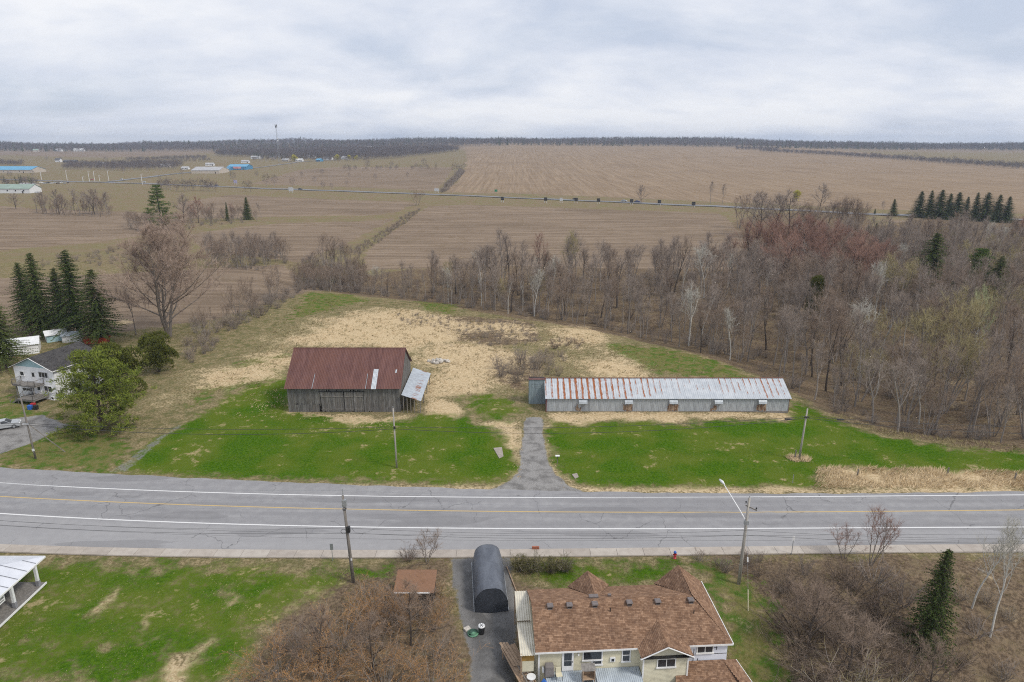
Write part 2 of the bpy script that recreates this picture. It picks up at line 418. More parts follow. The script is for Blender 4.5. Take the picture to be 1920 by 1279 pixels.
# harvested and ploughed fields, streaked along their rows
sA = t.noise(1.0, 5, .62, t.map(t.P(), (.018, .42, .1), (0, 0, R(-7))), .8)
sB = t.noise(1.0, 5, .62, t.map(t.P(), (.30, .006, .1), (0, 0, R(3.5))), .5)
sD = t.noise(1.0, 4, .6, t.map(t.P(), (.010, .16, .1), (0, 0, R(5))), 1.2)
rowA = t.mth('ADD', t.mth('MULTIPLY', sA, .6), t.mth('MULTIPLY', sD, .4))
rowB = t.mth('ADD', t.mth('MULTIPLY', sB, .55), t.mth('MULTIPLY', sA, .45))
fa = t.mix(t.rng(rowA, .39, .61), (.155, .116, .086), (.268, .206, .153))
fa = t.mix(t.rng(nF, .35, .75, 0, .35), fa, (.33, .26, .19))
fa = t.mix(t.rng(nL, .50, .72, 0, .55), fa, (.145, .108, .072))
fb = t.mix(t.rng(rowB, .36, .64), (.205, .150, .102), (.315, .238, .166))
fb = t.mix(t.rng(nXL, .48, .70, 0, .45), fb, (.20, .148, .104))
fa = t.mix(t.rng(nXL, .50, .66, 0, .5), fa, (.155, .118, .085))
fcol = t.mix(zc.outputs[0], fa, fb)
col = t.mix(zf(zb.outputs[0], .55), dry, fcol)
# leaf litter and brush floor
lit = t.mix(t.rng(nF, .38, .62), (.095, .070, .049), (.205, .152, .102))
lit = t.mix(t.rng(nM, .46, .7, 0, .7), lit, (.21, .165, .10))
lit = t.mix(t.rng(nT, .55, .8, 0, .6), lit, (.25, .20, .14))
col = t.mix(zf(zb.outputs[1], .8), col, lit)
# thin pale lawn, straw, lush lawn, gravel
pl = t.mix(t.rng(nF, .3, .7), (.115, .125, .035), (.20, .175, .075))
pl = t.mix(t.rng(nM, .45, .62), pl, (.075, .13, .022))
col = t.mix(zf(zb.outputs[2], 1.0), col, pl)
st = t.mix(t.rng(nF, .38, .62), (.43, .325, .185), (.62, .495, .325))
st = t.mix(t.rng(nM, .52, .72, 0, .7), st, (.33, .25, .15))
st = t.mix(t.rng(nT, .5, .8, 0, .45), st, (.28, .205, .115))
col = t.mix(zf(t.mth('ADD', za.outputs[1], t.mth('MULTIPLY', t.mth('SUBTRACT', nL, .5), 1.5)), 1.0, .27, .78), col, st)
lg = t.mix(t.rng(nF, .34, .66), (.031, .088, .004), (.076, .148, .011))
lg = t.mix(t.rng(nL, .38, .60, 0, .9), lg, (.105, .142, .020))
lg = t.mix(t.rng(nT, .45, .8, 0, .45), lg, (.10, .145, .024))
bare = t.mth('ADD', t.mth('MULTIPLY', nM, .55), t.mth('ADD', t.mth('MULTIPLY', nL, .45), t.mth('MULTIPLY', nF, .25)))
lg = t.mix(t.rng(bare, .69, .78, 0, .85), lg, (.36, .29, .16))
col = t.mix(zf(za.outputs[0], .75, .30, .74), col, lg)
gv = t.mix(t.rng(nT, .3, .7), (.19, .185, .18), (.37, .36, .35))
gv = t.mix(t.rng(nM, .42, .66, 0, .75), gv, (.135, .13, .126))
gv = t.mix(zc.outputs[1], gv, t.mix(t.rng(nM, .40, .64), (.125, .123, .122), (.19, .187, .185)))
col = t.mix(zf(za.outputs[2], .45), col, gv)
t.bump(t.mth('ADD', nF, t.mth('MULTIPLY', nT, .6)), .7, .22)
M['ground'] = t.out(col, 1.0, 0, 0.0)
structure(link('ground', gme, M['ground']))

# ------------------------------------------------------------------ near road
def curve(*pp):
    w_ = np.array([G(*p) for p in pp]); c = np.polyfit(w_[:, 0], w_[:, 1], 3)
    lo, hi = w_[0, 0] - 2, w_[-1, 0] + 2
    dlo, dhi = np.polyval(np.polyder(c), lo), np.polyval(np.polyder(c), hi)
    def f(x):
        x = np.asarray(x, float); xc = np.clip(x, lo, hi)
        return np.polyval(c, xc) + np.where(x < lo, (x - lo) * dlo, 0) + np.where(x > hi, (x - hi) * dhi * .3, 0)
    return f
road_far = curve((0, 878), (240, 889), (480, 901), (700, 912), (960, 922), (1200, 924), (1400, 923), (1919, 922))
white_far = curve((0, 907), (240, 917), (480, 926), (720, 932), (960, 935), (1400, 931), (1919, 929))
yellow_c = curve((0, 932), (240, 942), (480, 951), (720, 957), (960, 961), (1400, 960), (1919, 957))
white_near = curve((0, 964), (240, 975), (480, 985), (720, 990), (960, 992), (1400, 991), (1919, 989))
kerb_l = curve((0, 1022), (240, 1029), (480, 1033), (720, 1033), (960, 1031), (1400, 1027), (1919, 1022))
walk_l = curve((0, 1036), (240, 1043), (480, 1047), (720, 1047), (960, 1045), (1400, 1041), (1919, 1036))
t = NT('old_asphalt')
nf, nm, nl = t.noise(14, 3, .7), t.noise(.8, 5, .6), t.noise(1, 4, .6, t.map(t.P(), (.03, .55, 1)))
ac = t.mix(t.rng(nm, .35, .68), (.225, .222, .232), (.285, .282, .288))
ac = t.mix(t.rng(nl, .42, .62, 0, .6), ac, (.195, .192, .202))
ac = t.mix(t.rng(nf, .35, .7, 0, .5), ac, (.33, .33, .335))
sepp = t.n.new('ShaderNodeSeparateXYZ'); t.l.new(t.P(), sepp.inputs[0])
warp = t.mth('ADD', sepp.outputs[1], t.mth('MULTIPLY', t.mth('POWER', t.mth('MINIMUM', sepp.outputs[0], 0.0), 2.0), -.00075))
# worn wheel paths and the lighter parking lane
lane = t.rng(warp, 72.6, 73.4, 1, 0)
ac = t.mix(t.mth('MULTIPLY', lane, .45), ac, (.32, .317, .322))
wear = 0.0
for c_ in (74.25, 76.05, 77.95, 79.75): wear = t.mth('ADD', wear, t.rng(t.mth('ABSOLUTE', t.mth('SUBTRACT', warp, c_)), .1, .75, 1, 0))
ac = t.mix(t.mth('MULTIPLY', wear, t.rng(t.noise(.07, 3), .3, .7, .12, .5)), ac, (.175, .173, .182))
patch = t.rng(t.noise(1, 2, .4, t.map(t.P(), (.045, .28, 1))), .60, .615); ac = t.mix(t.mth('MULTIPLY', patch, .45), ac, (.17, .168, .175))
nz = t.n.new('ShaderNodeTexNoise'); t.l.new(t.P(), nz.inputs['Vector']); nz.inputs['Scale'].default_value = .5; nz.inputs['Detail'].default_value = 6
vadd = t.n.new('ShaderNodeVectorMath'); vadd.operation = 'MULTIPLY_ADD'
t.l.new(nz.outputs['Color'], vadd.inputs[0]); vadd.inputs[1].default_value = (2.6, 2.6, 0); t.l.new(t.P(), vadd.inputs[2])
flat = t.map(vadd.outputs[0], (1, .72, 0))
cr = t.voro(.16, flat)
crack = t.rng(cr, .002, .008, 1, 0)
crack = t.mth('MULTIPLY', crack, t.rng(t.noise(.12, 2), .46, .56))
ac = t.mix(t.mth('MULTIPLY', crack, .5), ac, (.055, .055, .058))
t.bump(nf, .25, .02)
M['asphalt'] = t.out(ac, .85, 0, .25)
xs = np.arange(-170, 170.1, 2.0)
def ribbon(name, fa_, fb_, z, m, xs=xs, parent=None):
    a, b = fa_(xs), fb_(xs); n = len(xs)
    v = np.concatenate([np.stack([xs, a, np.full(n, z)], 1), np.stack([xs, b, np.full(n, z)], 1)])
    i = np.arange(n - 1)
    return link(name, raw_mesh(name, v, np.stack([n + i, n + i + 1, i + 1, i], 1)[:, ::-1]), m, parent)
rag = lambda f: (lambda x: f(x) + .22 * wob(x, x * .3, 1.6, 3))
road = structure(ribbon('road', rag(road_far), lambda x: kerb_l(x) + .02, .05, M['asphalt'], np.arange(-170, 170.1, .5)))
def paint(name, c1, c2):
    t = NT(name); n = t.noise(3.2, 5, .7)
    return t.out(t.mix(t.rng(n, .30, .42), c2, c1), .7)
M['pwhite'] = paint('white_road_paint', (.66, .66, .66), (.42, .42, .42)); M['pyellow'] = paint('yellow_road_paint', (.50, .36, .15), (.34, .27, .17))
def line(name, f, w_, m):
    xf = np.arange(-170, 170.1, 1.0)
    return ribbon(name, lambda x: f(x) + w_ / 2, lambda x: f(x) - w_ / 2, .0545, m, xf, road)
line('edge_line', white_far, .19, M['pwhite']); line('edge_line', white_near, .21, M['pwhite']); line('centre_line', yellow_c, .19, M['pyellow'])
# tar lines where the paving lanes meet
M['tar'] = mottled('tar_seal', (.05, .05, .052), (.09, .09, .092), 2, .6)
for off, w_ in ((1.55, .05), (2.6, .035)):
    ribbon('tar_seam', lambda x, o=off: white_near(x) - o + .06 * wob(x, x, 4, 2) + w_ / 2, lambda x, o=off: white_near(x) - o + .06 * wob(x, x, 4, 2) - w_ / 2, .054, M['tar'], np.arange(-80, 80, .7), road)
# pavement with one object per slab
bed = structure(ribbon('sidewalk', lambda x: kerb_l(x), lambda x: walk_l(x) - .05, .06, M['concrete']))
xk = np.arange(-110, 110.1, 3.05)
slab_mats = [mottled('slab_concrete_%s' % n_, c1, c2, 1.1, .9, bump=.12) for n_, c1, c2 in (('a', (.40, .355, .31), (.345, .305, .265)), ('b', (.43, .39, .345), (.37, .33, .29)), ('c', (.375, .335, .295), (.325, .285, .25)))]
rnd = random.Random(5)
for i, x0 in enumerate(xk[:-1]):
    x1 = xk[i + 1] - .035; tilt = rnd.uniform(-.012, .012); b = MB()
    c = [(x0, float(walk_l(x0)), .15 + tilt), (x1, float(walk_l(x1)), .15 - tilt), (x1, float(kerb_l(x1)), .145), (x0, float(kerb_l(x0)), .145)]
    b.hexa([(p[0], p[1], -.1) for p in c] + c)
    b.build('paving_slab', slab_mats[rnd.choice((0, 0, 1, 2))], bed)

# ------------------------------------------------------------------ far road
t = NT('far_asphalt'); M['asphalt_far'] = t.out(t.mix(t.rng(t.noise(.15, 4), .4, .6), (.16, .16, .168), (.20, .20, .208)), .9)
def far_road(name, pix, w_):
    pts = [P(*p) for p in pix]; fine = []
    for a, b in zip(pts[:-1], pts[1:]):
        k = max(2, int((b - a).length / 12))
        fine += [a.lerp(b, j / k) for j in range(k)]
    fine.append(pts[-1]); v, f = [], []
    for i, p in enumerate(fine):
        d = fine[min(i + 1, len(fine) - 1)] - fine[max(i - 1, 0)]; n = Vector((-d.y, d.x, 0)).normalized() * w_ / 2
        for q in (p + n, p - n): v.append((q.x, q.y, z1(q.x, q.y) + .4))
        if i: f.append((2 * i - 2, 2 * i - 1, 2 * i + 1, 2 * i))
    return structure(link(name, raw_mesh(name, np.array(v), np.array(f)), M['asphalt_far']))
far_road('country_road', ((-120, 335), (0, 337), (65, 338.5), (190, 342), (317, 346.5), (430, 351), (530, 355), (700, 361), (830, 366), (1000, 373), (1150, 379), (1340, 387), (1620, 402), (1920, 413), (2100, 420)), 10)
far_road('side_road', ((205, 341), (250, 335.5), (320, 327), (400, 320)), 9)
far_road('farm_lane', ((470, 316), (560, 304), (640, 299)), 7)
# ------------------------------------------------------------------ building helpers
def island_mat(name, cols, rough=.85, noise_scale=4.0, stretch=(1, 1, 1), stain=None, spec=None, amount=.5):
    """each separate board or shingle takes its own tone"""
    t = NT(name); g = t.n.new('ShaderNodeNewGeometry')
    rp = t.n.new('ShaderNodeValToRGB'); el = rp.color_ramp.elements
    for i, c in enumerate(cols):
        q = el[i] if i < 2 else el.new(.5)
        q.position = i / (len(cols) - 1) if i < 2 and len(cols) == 2 else q.position
        q.color = (*c, 1)
    for i in range(len(cols)): pass
    ps = [i / (len(cols) - 1) for i in range(len(cols))]
    while len(el) < len(cols): el.new(.5)
    for i, c in enumerate(cols): el[i].position = ps[i]
    for i, c in enumerate(cols): el[i].color = (*c, 1)
    t.l.new(g.outputs['Random Per Island'], rp.inputs[0])
    n = t.noise(noise_scale, 5, .65, t.map(t.obj(), stretch))
    c = t.mix(t.rng(n, .3, .72, 0, amount), rp.outputs[0], stain or tuple(v * .5 for v in cols[0]))
    t.bump(n, .3, .03)
    return t.out(c, rough, 0, spec)
def spanning(poly2, t0):
    xs_ = []
    for (ax, ay), (bx, by) in zip(poly2, poly2[1:] + poly2[:1]):
        if (ay - t0) * (by - t0) <= 0 and ay != by: xs_.append(ax + (bx - ax) * (t0 - ay) / (by - ay))
    return (min(xs_), max(xs_)) if len(xs_) >= 2 else None
def shingles(poly, m, parent, course=.15, tab=.24, seed=0):
    """laid courses of asphalt tabs on a roof plane (convex polygon)"""
    q = [Vector(p) for p in poly]; n = (q[1] - q[0]).cross(q[2] - q[0]).normalized()
    if n.z < 0: n = -n
    s = Vector((0, 0, 1)).cross(n).normalized(); u = n.cross(s)
    o = q[0]; p2 = [((p - o).dot(s), (p - o).dot(u)) for p in q]
    r = random.Random(seed); b = MB(); t0 = min(p[1] for p in p2); t1 = max(p[1] for p in p2); k = 0
    while t0 + k * course < t1 - .02:
        ta = t0 + k * course; sp = spanning(p2, min(ta + course * .5, t1 - .01)); k += 1
        if not sp: continue
        x = sp[0] - (tab * .5 if k % 2 else 0) - r.uniform(0, .1)
        while x < sp[1]:
            w_ = tab * r.choice((.6, 1, 1, 1.5)); a, c = max(x, sp[0]), min(x + w_ - .008, sp[1]); x += w_
            if c - a < .03: continue
            h0, h1 = .026 + r.uniform(0, .008), .010
            A = [o + s * a + u * ta + n * h0, o + s * c + u * ta + n * h0, o + s * c + u * min(ta + course, t1) + n * h1, o + s * a + u * min(ta + course, t1) + n * h1]
            B = [A[0] - n * .024, A[1] - n * .024]
            b.add(A + B, ((0, 1, 2, 3), (4, 5, 1, 0)))
    return stuff(b.build('shingle_courses', m, parent))
def roof_plane(parent, poly, m, mdeck, seed, name='roof_slope', th=.12):
    b = MB(); b.slab(poly, th)
    o = b.build(name, mdeck, parent); shingles(poly, m, o, seed=seed); return o
def siding(parent, p0, p1, z0, z1_, m, name='siding', pitch=.13, holes=(), top=None):
    """lapped boards on a wall running from p0 to p1 (outward to the right of p0->p1), top(u) gives a gable line"""
    a, c = Vector((*p0, 0)), Vector((*p1, 0)); L = (c - a).length; d = (c - a) / L; n = Vector((d.y, -d.x, 0)); b = MB(); z = z0
    zmax = max(z1_, max((top(L * i / 40) for i in range(41)), default=0)) if top else z1_
    while z < zmax - .01:
        zb = min(z + pitch, zmax); u0, u1 = 0.0, L
        if top and z + pitch > z1_:
            us = [L * i / 80 for i in range(81) if top(L * i / 80) >= z + pitch * .5]
            if not us: break
            u0, u1 = us[0], us[-1]
        lo0, lo1 = a + d * u0 + n * .024, a + d * u1 + n * .024
        hi0, hi1 = a + d * u0 + n * .004, a + d * u1 + n * .004
        Z = Vector((0, 0, 1))
        b.add([lo0 + Z * z, lo1 + Z * z, hi1 + Z * zb, hi0 + Z * zb, a + d * u0 + Z * z, a + d * u1 + Z * z], ((0, 1, 2, 3), (4, 5, 1, 0)))
        z += pitch
    return stuff(b.build(name, m, parent))
def window(parent, c, d, w_, h_, bars=1, m=None, name='window', rail=False, depth=.07):
    """frame with a pane as its child; c centre on the wall, d unit direction along the wall (outward to its right)"""
    d = Vector((*d, 0)).normalized(); n = Vector((d.y, -d.x, 0)); Z = Vector((0, 0, 1)); c = Vector(c)
    b = MB(); fw = .09
    def bar(u0, u1, v0, v1, out):
        p = [c + d * u0 + Z * v0, c + d * u1 + Z * v0, c + d * u1 + Z * v1, c + d * u0 + Z * v1]
        b.hexa([q for q in p] + [q + n * out for q in p])
    hw, hh = w_ / 2, h_ / 2
    bar(-hw, hw, hh - fw, hh, depth); bar(-hw - .05, hw + .05, -hh - .03, -hh + fw, depth + .05)
    bar(-hw, -hw + fw, -hh + fw, hh - fw, depth); bar(hw - fw, hw, -hh + fw, hh - fw, depth)
    for i in range(1, bars + 1):
        x = -hw + w_ * i / (bars + 1); bar(x - .03, x + .03, -hh + fw, hh - fw, depth - .01)
    if rail: bar(-hw + fw, hw - fw, -.03, .03, depth - .012)
    o = b.build(name, m or M['trim'], parent)
    g = MB(); q = [c + d * sx * (hw - fw + .01) + Z * sz * (hh - fw + .01) + n * .034 for sx, sz in ((-1, -1), (1, -1), (1, 1), (-1, 1))]
    g.add(q + [p - n * .02 for p in q], ((0, 1, 2, 3),)); g.build('pane', M['glass'], o)
    return o
def corrugated(o, ux, uy, L, Wd, pitch, amp, rows=1, jitter=0, seed=0, box=False):
    """ribbed metal: o corner, ux unit across the ribs, uy unit along them"""
    o, ux, uy = Vector(o), Vector(ux).normalized(), Vector(uy).normalized(); n = ux.cross(uy)
    if n.z < 0: n = -n
    k = max(2, int(L / pitch)) * 4; r = random.Random(seed); b = MB(); nr_ = rows + 1
    for j in range(nr_):
        for i in range(k + 1):
            ph = i % 4
            h = amp * ((1, 1, -.2, -.2)[ph] if box else math.sin(math.pi * i / 2 + .6))
            b.v.append(tuple(o + ux * (L * i / k) + uy * (Wd * j / rows) + n * (h + (r.uniform(-jitter, jitter) if jitter else 0))))
    for j in range(rows):
        for i in range(k):
            b.f.append((j * (k + 1) + i, j * (k + 1) + i + 1, (j + 1) * (k + 1) + i + 1, (j + 1) * (k + 1) + i)); b.m.append(0)
    return b

# ------------------------------------------------------------------ old barn
M['barn_board'] = island_mat('weathered_barn_board', [(.13, .125, .122), (.20, .195, .19), (.27, .262, .255), (.16, .145, .13)], .95, 3.0, (3, 3, .35), (.06, .056, .052), .1, .75)
M['barn_dark'] = mottled('dark_barn_interior', (.02, .018, .016), (.035, .03, .027), 2, 1)
t = NT('rust_red_roofing')
n_ = t.noise(1.0, 5, .6, t.map(t.obj(), (1.3, .22, .22))); n2_ = t.noise(.35, 3, .5, t.obj())
c_ = t.mix(t.rng(n_, .32, .70), (.098, .042, .037), (.152, .072, .062)); c_ = t.mix(t.rng(n2_, .40, .66, 0, .55), c_, (.135, .058, .042))
c_ = t.mix(t.rng(t.noise(6, 3, .7, t.obj()), .60, .75, 0, .35), c_, (.25, .14, .115))
M['rust_roof'] = t.out(c_, .62, 0, .3)
M['pale_tin'] = mottled('bare_tin', (.50, .54, .58), (.40, .43, .46), 2, .45, .35)
barn = thing('barn', 'weathered grey timber barn with a rusty red metal roof', 'barn', (-29.1, 117.3, 0))
hw, hd, ez, rz_ = 9.7, 6.6, 4.7, 9.55
rr = random.Random(3)
def barn_top(y): return ez + (rz_ - ez) * (1 - abs(y) / hd)
def boards(parent, name, u0, u1, zb, zt_, fix, w_=.2, out=0.0, lean=0.0, gap=.012, rag_=.12):
    """vertical boards on a wall; fix(u, z, n) gives the point"""
    b = MB(); u = u0
    while u < u1 - .03:
        ww = min(w_ * rr.uniform(.75, 1.25), u1 - u); a, c = u + gap * rr.random(), u + ww - gap * rr.random(); u += ww
        lo = zb(.5 * (a + c)) if callable(zb) else zb; lo += rr.random() ** 4 * rag_ * 4
        hi_ = [zt_(a) if callable(zt_) else zt_, zt_(c) if callable(zt_) else zt_]; n0 = out + rr.uniform(0, .03)
        if rr.random() < .03 and rag_: hi_ = [h - rr.uniform(.1, .6) for h in hi_]
        s0 = lean
        b.hexa([fix(a + s0, lo, n0), fix(c + s0, lo, n0), fix(c + s0, lo, n0 - .03), fix(a + s0, lo, n0 - .03), fix(a, hi_[0], n0), fix(c, hi_[1], n0), fix(c, hi_[1], n0 - .03), fix(a, hi_[0], n0 - .03)])
    return stuff(b.build(name, M['barn_board'], parent))
front = lambda u, z, n: (u, -hd - n, z)
right = lambda u, z, n: (hw + n, u, z)
left = lambda u, z, n: (-hw - n, u, z)
back = lambda u, z, n: (u, hd + n, z)
core = MB(); core.add([(x, y * (hd - .1), z) for x in (-hw + .1, hw - .1) for y, z in ((-1, -.3), (1, -.3), (1, ez - .1), (0, rz_ - .15), (-1, ez - .1))],
                      ((4, 3, 2, 1, 0), (5, 6, 7, 8, 9), (0, 1, 6, 5), (1, 2, 7, 6), (4, 0, 5, 9)))
core.build('wall_framing', M['barn_dark'], barn)
boards(barn, 'front_boards', -hw, -4.05, 1.15, ez + .1, front, .17, .015); boards(barn, 'front_boards', -hw, -4.3, -.2, 1.35, front, .22, .05)
boards(barn, 'front_boards', 3.45, hw, -.3, ez + .1, front, .16, .02); boards(barn, 'front_boards', -4.05, 3.45, 3.72, ez + .1, front, .19, .03)
boards(barn, 'gable_boards', -hd, hd, -.4, barn_top, right, .2, .02); boards(barn, 'gable_boards', -hd, hd, -.2, barn_top, left, .2, .02)
boards(barn, 'rear_boards', -hw, hw, -.2, ez + .1, back, .22, .02)
for a, c, ln, o_ in ((-4.0, -2.05, .16, .10), (-1.98, -.05, .06, .07), (.12, 1.72, 0, .08), (1.76, 3.4, 0, .09)):
    d = boards(barn, 'sliding_door', a, c, .05, 3.7, front, .19, o_, ln, .006, .03)
    b = MB(); z_a, z_b = .55, 2.9
    for z in (z_a, z_b): MB().beam((a + .05, -hd - o_ - .05, z), (c - .05, -hd - o_ - .05, z), .05, .16).build('door_ledge', M['greywood'], barn)
b = MB(); b.beam((-4.4, -hd - .14, 3.78), (3.7, -hd - .14, 3.78), .08, .1); b.build('door_rail', M['black'], barn)
# roofing in three lapped courses per slope
sl = math.hypot(hd + .5, (rz_ - ez) * (hd + .5) / hd); dy_, dz_ = hd / math.hypot(hd, rz_ - ez), (rz_ - ez) / math.hypot(hd, rz_ - ez)
for k in range(3):
    w_ = sl / 3 + .12; st_ = sl / 3 * k
    o0 = Vector((-hw - .35, -hd - .5, ez - .5 * dz_ / dy_ + .05)) + Vector((0, dy_, dz_)) * st_ + Vector((0, -dz_, dy_)) * (.012 * (2 - k) + .03)
    corrugated(o0, (1, 0, 0), (0, dy_, dz_), 2 * hw + .7, w_, .27, .028, 6, .006, k).build('roof_course', M['rust_roof'], barn)
    o1 = Vector((-hw - .35, hd + .5, ez - .5 * dz_ / dy_ + .05 + (.35 if k == 0 else 0))) + Vector((0, -dy_, dz_)) * st_ + Vector((0, dz_, dy_)) * .03
    corrugated(o1, (1, 0, 0), (0, -dy_, dz_), 2 * hw + .7, w_, .27, .028, 4, .006, k + 9).build('roof_course', M['rust_roof'], barn)
b = MB(); b.slab([(-hw - .4, -.22, rz_ + .0), (hw + .4, -.22, rz_ + .0), (hw + .4, 0, rz_ + .16), (-hw - .4, 0, rz_ + .16)], .02)
b.slab([(-hw - .4, 0, rz_ + .16), (hw + .4, 0, rz_ + .16), (hw + .4, .22, rz_), (-hw - .4, .22, rz_)], .02); b.build('ridge_cap', M['rust_roof'], barn)
def on_roof(x, s_, up=.09):
    p = Vector((x, -hd - .5, ez - .5 * dz_ / dy_ + .05)) + Vector((0, dy_, dz_)) * s_ + Vector((0, -dz_, dy_)) * up; return p
def tin(name, x0, x1, s0, s1, m, sk=0.0, rib=.2):
    a, c = on_roof(x0, s0), on_roof(x0 + sk, s1); uy = (c - a)
    o = corrugated(a, (1, 0, 0), uy, x1 - x0, uy.length, rib, .02, 2, .006, 4).build(name, m, barn); return o
o = tin('replacement_sheet', 4.9, 5.75, -.05, sl * .47, M['pale_tin'], .0); o['label'] = 'pale bare metal sheet set into the rusty roof'
tin('tin_patch', 8.7, 8.95, sl * .38, sl * .46, M['pale_tin'], .05, .1)
for x in (-5.3, 3.9): tin('pale_flashing', x, x + .09, .02, sl * .36, M['pale_tin'], .02, .045)
for x in (-hw + .2, -.2, hw): MB().tube([(x, 0, rz_ + .1), (x, 0, rz_ + .9)], .02, 5).build('lightning_rod', M['black'], barn)
# open lean-to with a tin roof on the barn's right side
lean = thing('lean_to', 'open lean-to shed with a pale tin roof on slanting posts against the barn', 'lean-to', (-19.1, 117.3, 0))
o0, ln_ = Vector((.05, -7.2, 3.35)), 14.8
corrugated(o0, (0, 1, 0), (3.35, 0, -1.15), ln_, 3.55, .42, .025, 4, .008, 2).build('tin_roof', None, lean)
t = NT('tin_with_rust_bars'); oc = t.obj(); sx_ = t.n.new('ShaderNodeSeparateXYZ'); t.l.new(oc, sx_.inputs[0])
bars = t.rng(t.noise(1.0, 2, .6, t.map(oc, (.3, 2.2, .3))), .56, .62); band = t.mth('MULTIPLY', t.rng(sx_.outputs[0], 1.5, 2.0), t.rng(sx_.outputs[0], 2.6, 2.75, 1, 0))
c_ = t.mix(t.rng(t.noise(1.5, 4, .6, oc), .35, .65), (.46, .50, .54), (.37, .40, .44))
c_ = t.mix(t.mth('MULTIPLY', bars, band), c_, (.28, .13, .08)); M['tin_bars'] = t.out(c_, .45, .3)
lean.children[0].data.materials.clear(); lean.children[0].data.materials.append(M['tin_bars'])
for x, z in ((3.2, 2.15), (.2, 3.1)): MB().beam((x, -7, z), (x, 7.4, z), .1, .16).build('eave_beam', M['greywood'], lean)
for y in (-6.9, -2.2, 2.6, 7.2): MB().beam((3.2, y, -.3), (3.2, y, 2.1), .14).build('post', M['greywood'], lean)
for i in range(5):
    x = .35 + i * .62; MB().beam((x, -7.05, -.35), (x + .02, -7.05, 3.2 - x * .34), .07, .1).build('front_stud', M['polewood'], lean)

# ------------------------------------------------------------------ long metal shed
t = NT('galvanised_roof_rusting'); oc = t.obj(); sx_ = t.n.new('ShaderNodeSeparateXYZ'); t.l.new(oc, sx_.inputs[0])
rust = t.attr('rust', 'OBJECT').outputs['Fac']; oi = t.n.new('ShaderNodeObjectInfo')
off = t.n.new('ShaderNodeVectorMath'); off.operation = 'ADD'; t.l.new(oc, off.inputs[0])
cmb = t.n.new('ShaderNodeCombineXYZ'); t.l.new(t.mth('MULTIPLY', oi.outputs['Random'], 60), cmb.inputs[0]); t.l.new(cmb.outputs[0], off.inputs[1])
stv = t.noise(1.0, 5, .65, t.map(off.outputs[0], (4.2, .55, 1))); fine_ = t.noise(1.0, 4, .7, t.map(off.outputs[0], (16, 1.4, 1)))
seam = t.rng(t.mth('ABSOLUTE', t.mth('SUBTRACT', sx_.outputs[0], t.mth('ADD', .17, t.mth('MULTIPLY', sx_.outputs[1], .012)))), .0, .30, 1, 0, False)
drip = t.rng(t.mth('SUBTRACT', sx_.outputs[1], t.mth('MULTIPLY', rust, -3.6)), 1.9, 3.4, 0, 1, False)
val = t.mth('ADD', t.mth('ADD', t.mth('MULTIPLY', seam, .50), t.mth('MULTIPLY', t.mth('SUBTRACT', stv, .5), 1.1)), t.mth('ADD', t.mth('MULTIPLY', rust, .42), t.mth('MULTIPLY', t.mth('SUBTRACT', drip, 1.0), .55)))
val = t.mth('ADD', val, t.mth('MULTIPLY', t.mth('SUBTRACT', fine_, .5), 1.0))
rm_ = t.rng(val, .56, .74)
base = t.mix(t.rng(t.noise(.8, 4, .6, off.outputs[0]), .35, .65), (.385, .415, .45), (.47, .495, .525))
rc = t.mix(t.rng(fine_, .35, .65), (.34, .115, .038), (.20, .065, .026))
M['shed_roof'] = t.out(t.mix(rm_, base, rc), t.mix(rm_, (.42, .42, .42), (.9, .9, .9)), 0, .5)
M['shed_wall'] = mottled('weathered_zinc_wall', (.42, .455, .49), (.29, .31, .335), 2.2, .6, .1, (2.5, 2.5, .25), lo=.3, hi=.7)
M['shed_wall_dull'] = mottled('dull_zinc_wall', (.34, .365, .395), (.225, .24, .26), 2.6, .65, .1, (2.5, 2.5, .3), lo=.3, hi=.7)
M['red_trim'] = mottled('faded_red_trim', (.15, .03, .03), (.10, .02, .022), 4, .8)
M['rusty_ply'] = mottled('rotten_board', (.34, .26, .19), (.16, .09, .055), 4.5, .95, stretch=(1, 1, .3), lo=.42, hi=.58)
shed = thing('metal_shed', 'long low metal shed with rust streaks down its pale roof', 'shed', (6.0, 110.9, 0))
SL, SD, SE, SR = 42.1, 9.0, 2.55, 4.55
b = MB(); b.add([(x, y, z) for x in (.12, SL - .12) for y, z in ((.1, -.2), (SD - .1, -.2), (SD - .1, SE - .05), (SD / 2, SR - .12), (.1, SE - .05))], ((4, 3, 2, 1, 0), (5, 6, 7, 8, 9), (0, 1, 6, 5), (1, 2, 7, 6), (4, 0, 5, 9)))
b.build('frame', M['barn_dark'], shed)
ns = 40; sw = (SL + .5) / ns; up = Vector((0, SD / 2 + .35, (SR - SE) * (SD / 2 + .35) / (SD / 2))); ul = up.length
ang = math.atan2(SR - SE, SD / 2)
roof_me = [corrugated((0, 0, 0), (1, 0, 0), (0, 1, 0), sw + .05, ul, .35, .022, 4, .006, 20 + k, True).mesh('roof_sheet') for k in range(4)]
rr = random.Random(11)
for i in range(ns):
    me = roof_me[i % 4]; o = link('roof_sheet', me, M['shed_roof'], shed)
    o.location = (-.25 + i * sw, -.35, SE - .35 * (SR - SE) / (SD / 2) + .06 + (i % 2) * .012); o.rotation_euler = (ang, 0, 0)
    f = i / ns
    o['rust'] = float(np.interp(f, [0, .06, .12, .24, .34, .5, .62, .75, .9, 1], [.66, .98, 1.22, 1.05, .74, .50, .34, .46, .62, .50]) + rr.uniform(-.12, .12))
corrugated((-.25, SD + .35, SE - .35 * (SR - SE) / (SD / 2) + .06), (1, 0, 0), (0, -up.y, up.z), SL + .5, ul, .35, .022, 2, .006, 3, True).build('rear_roof', M['pale_tin'], shed)
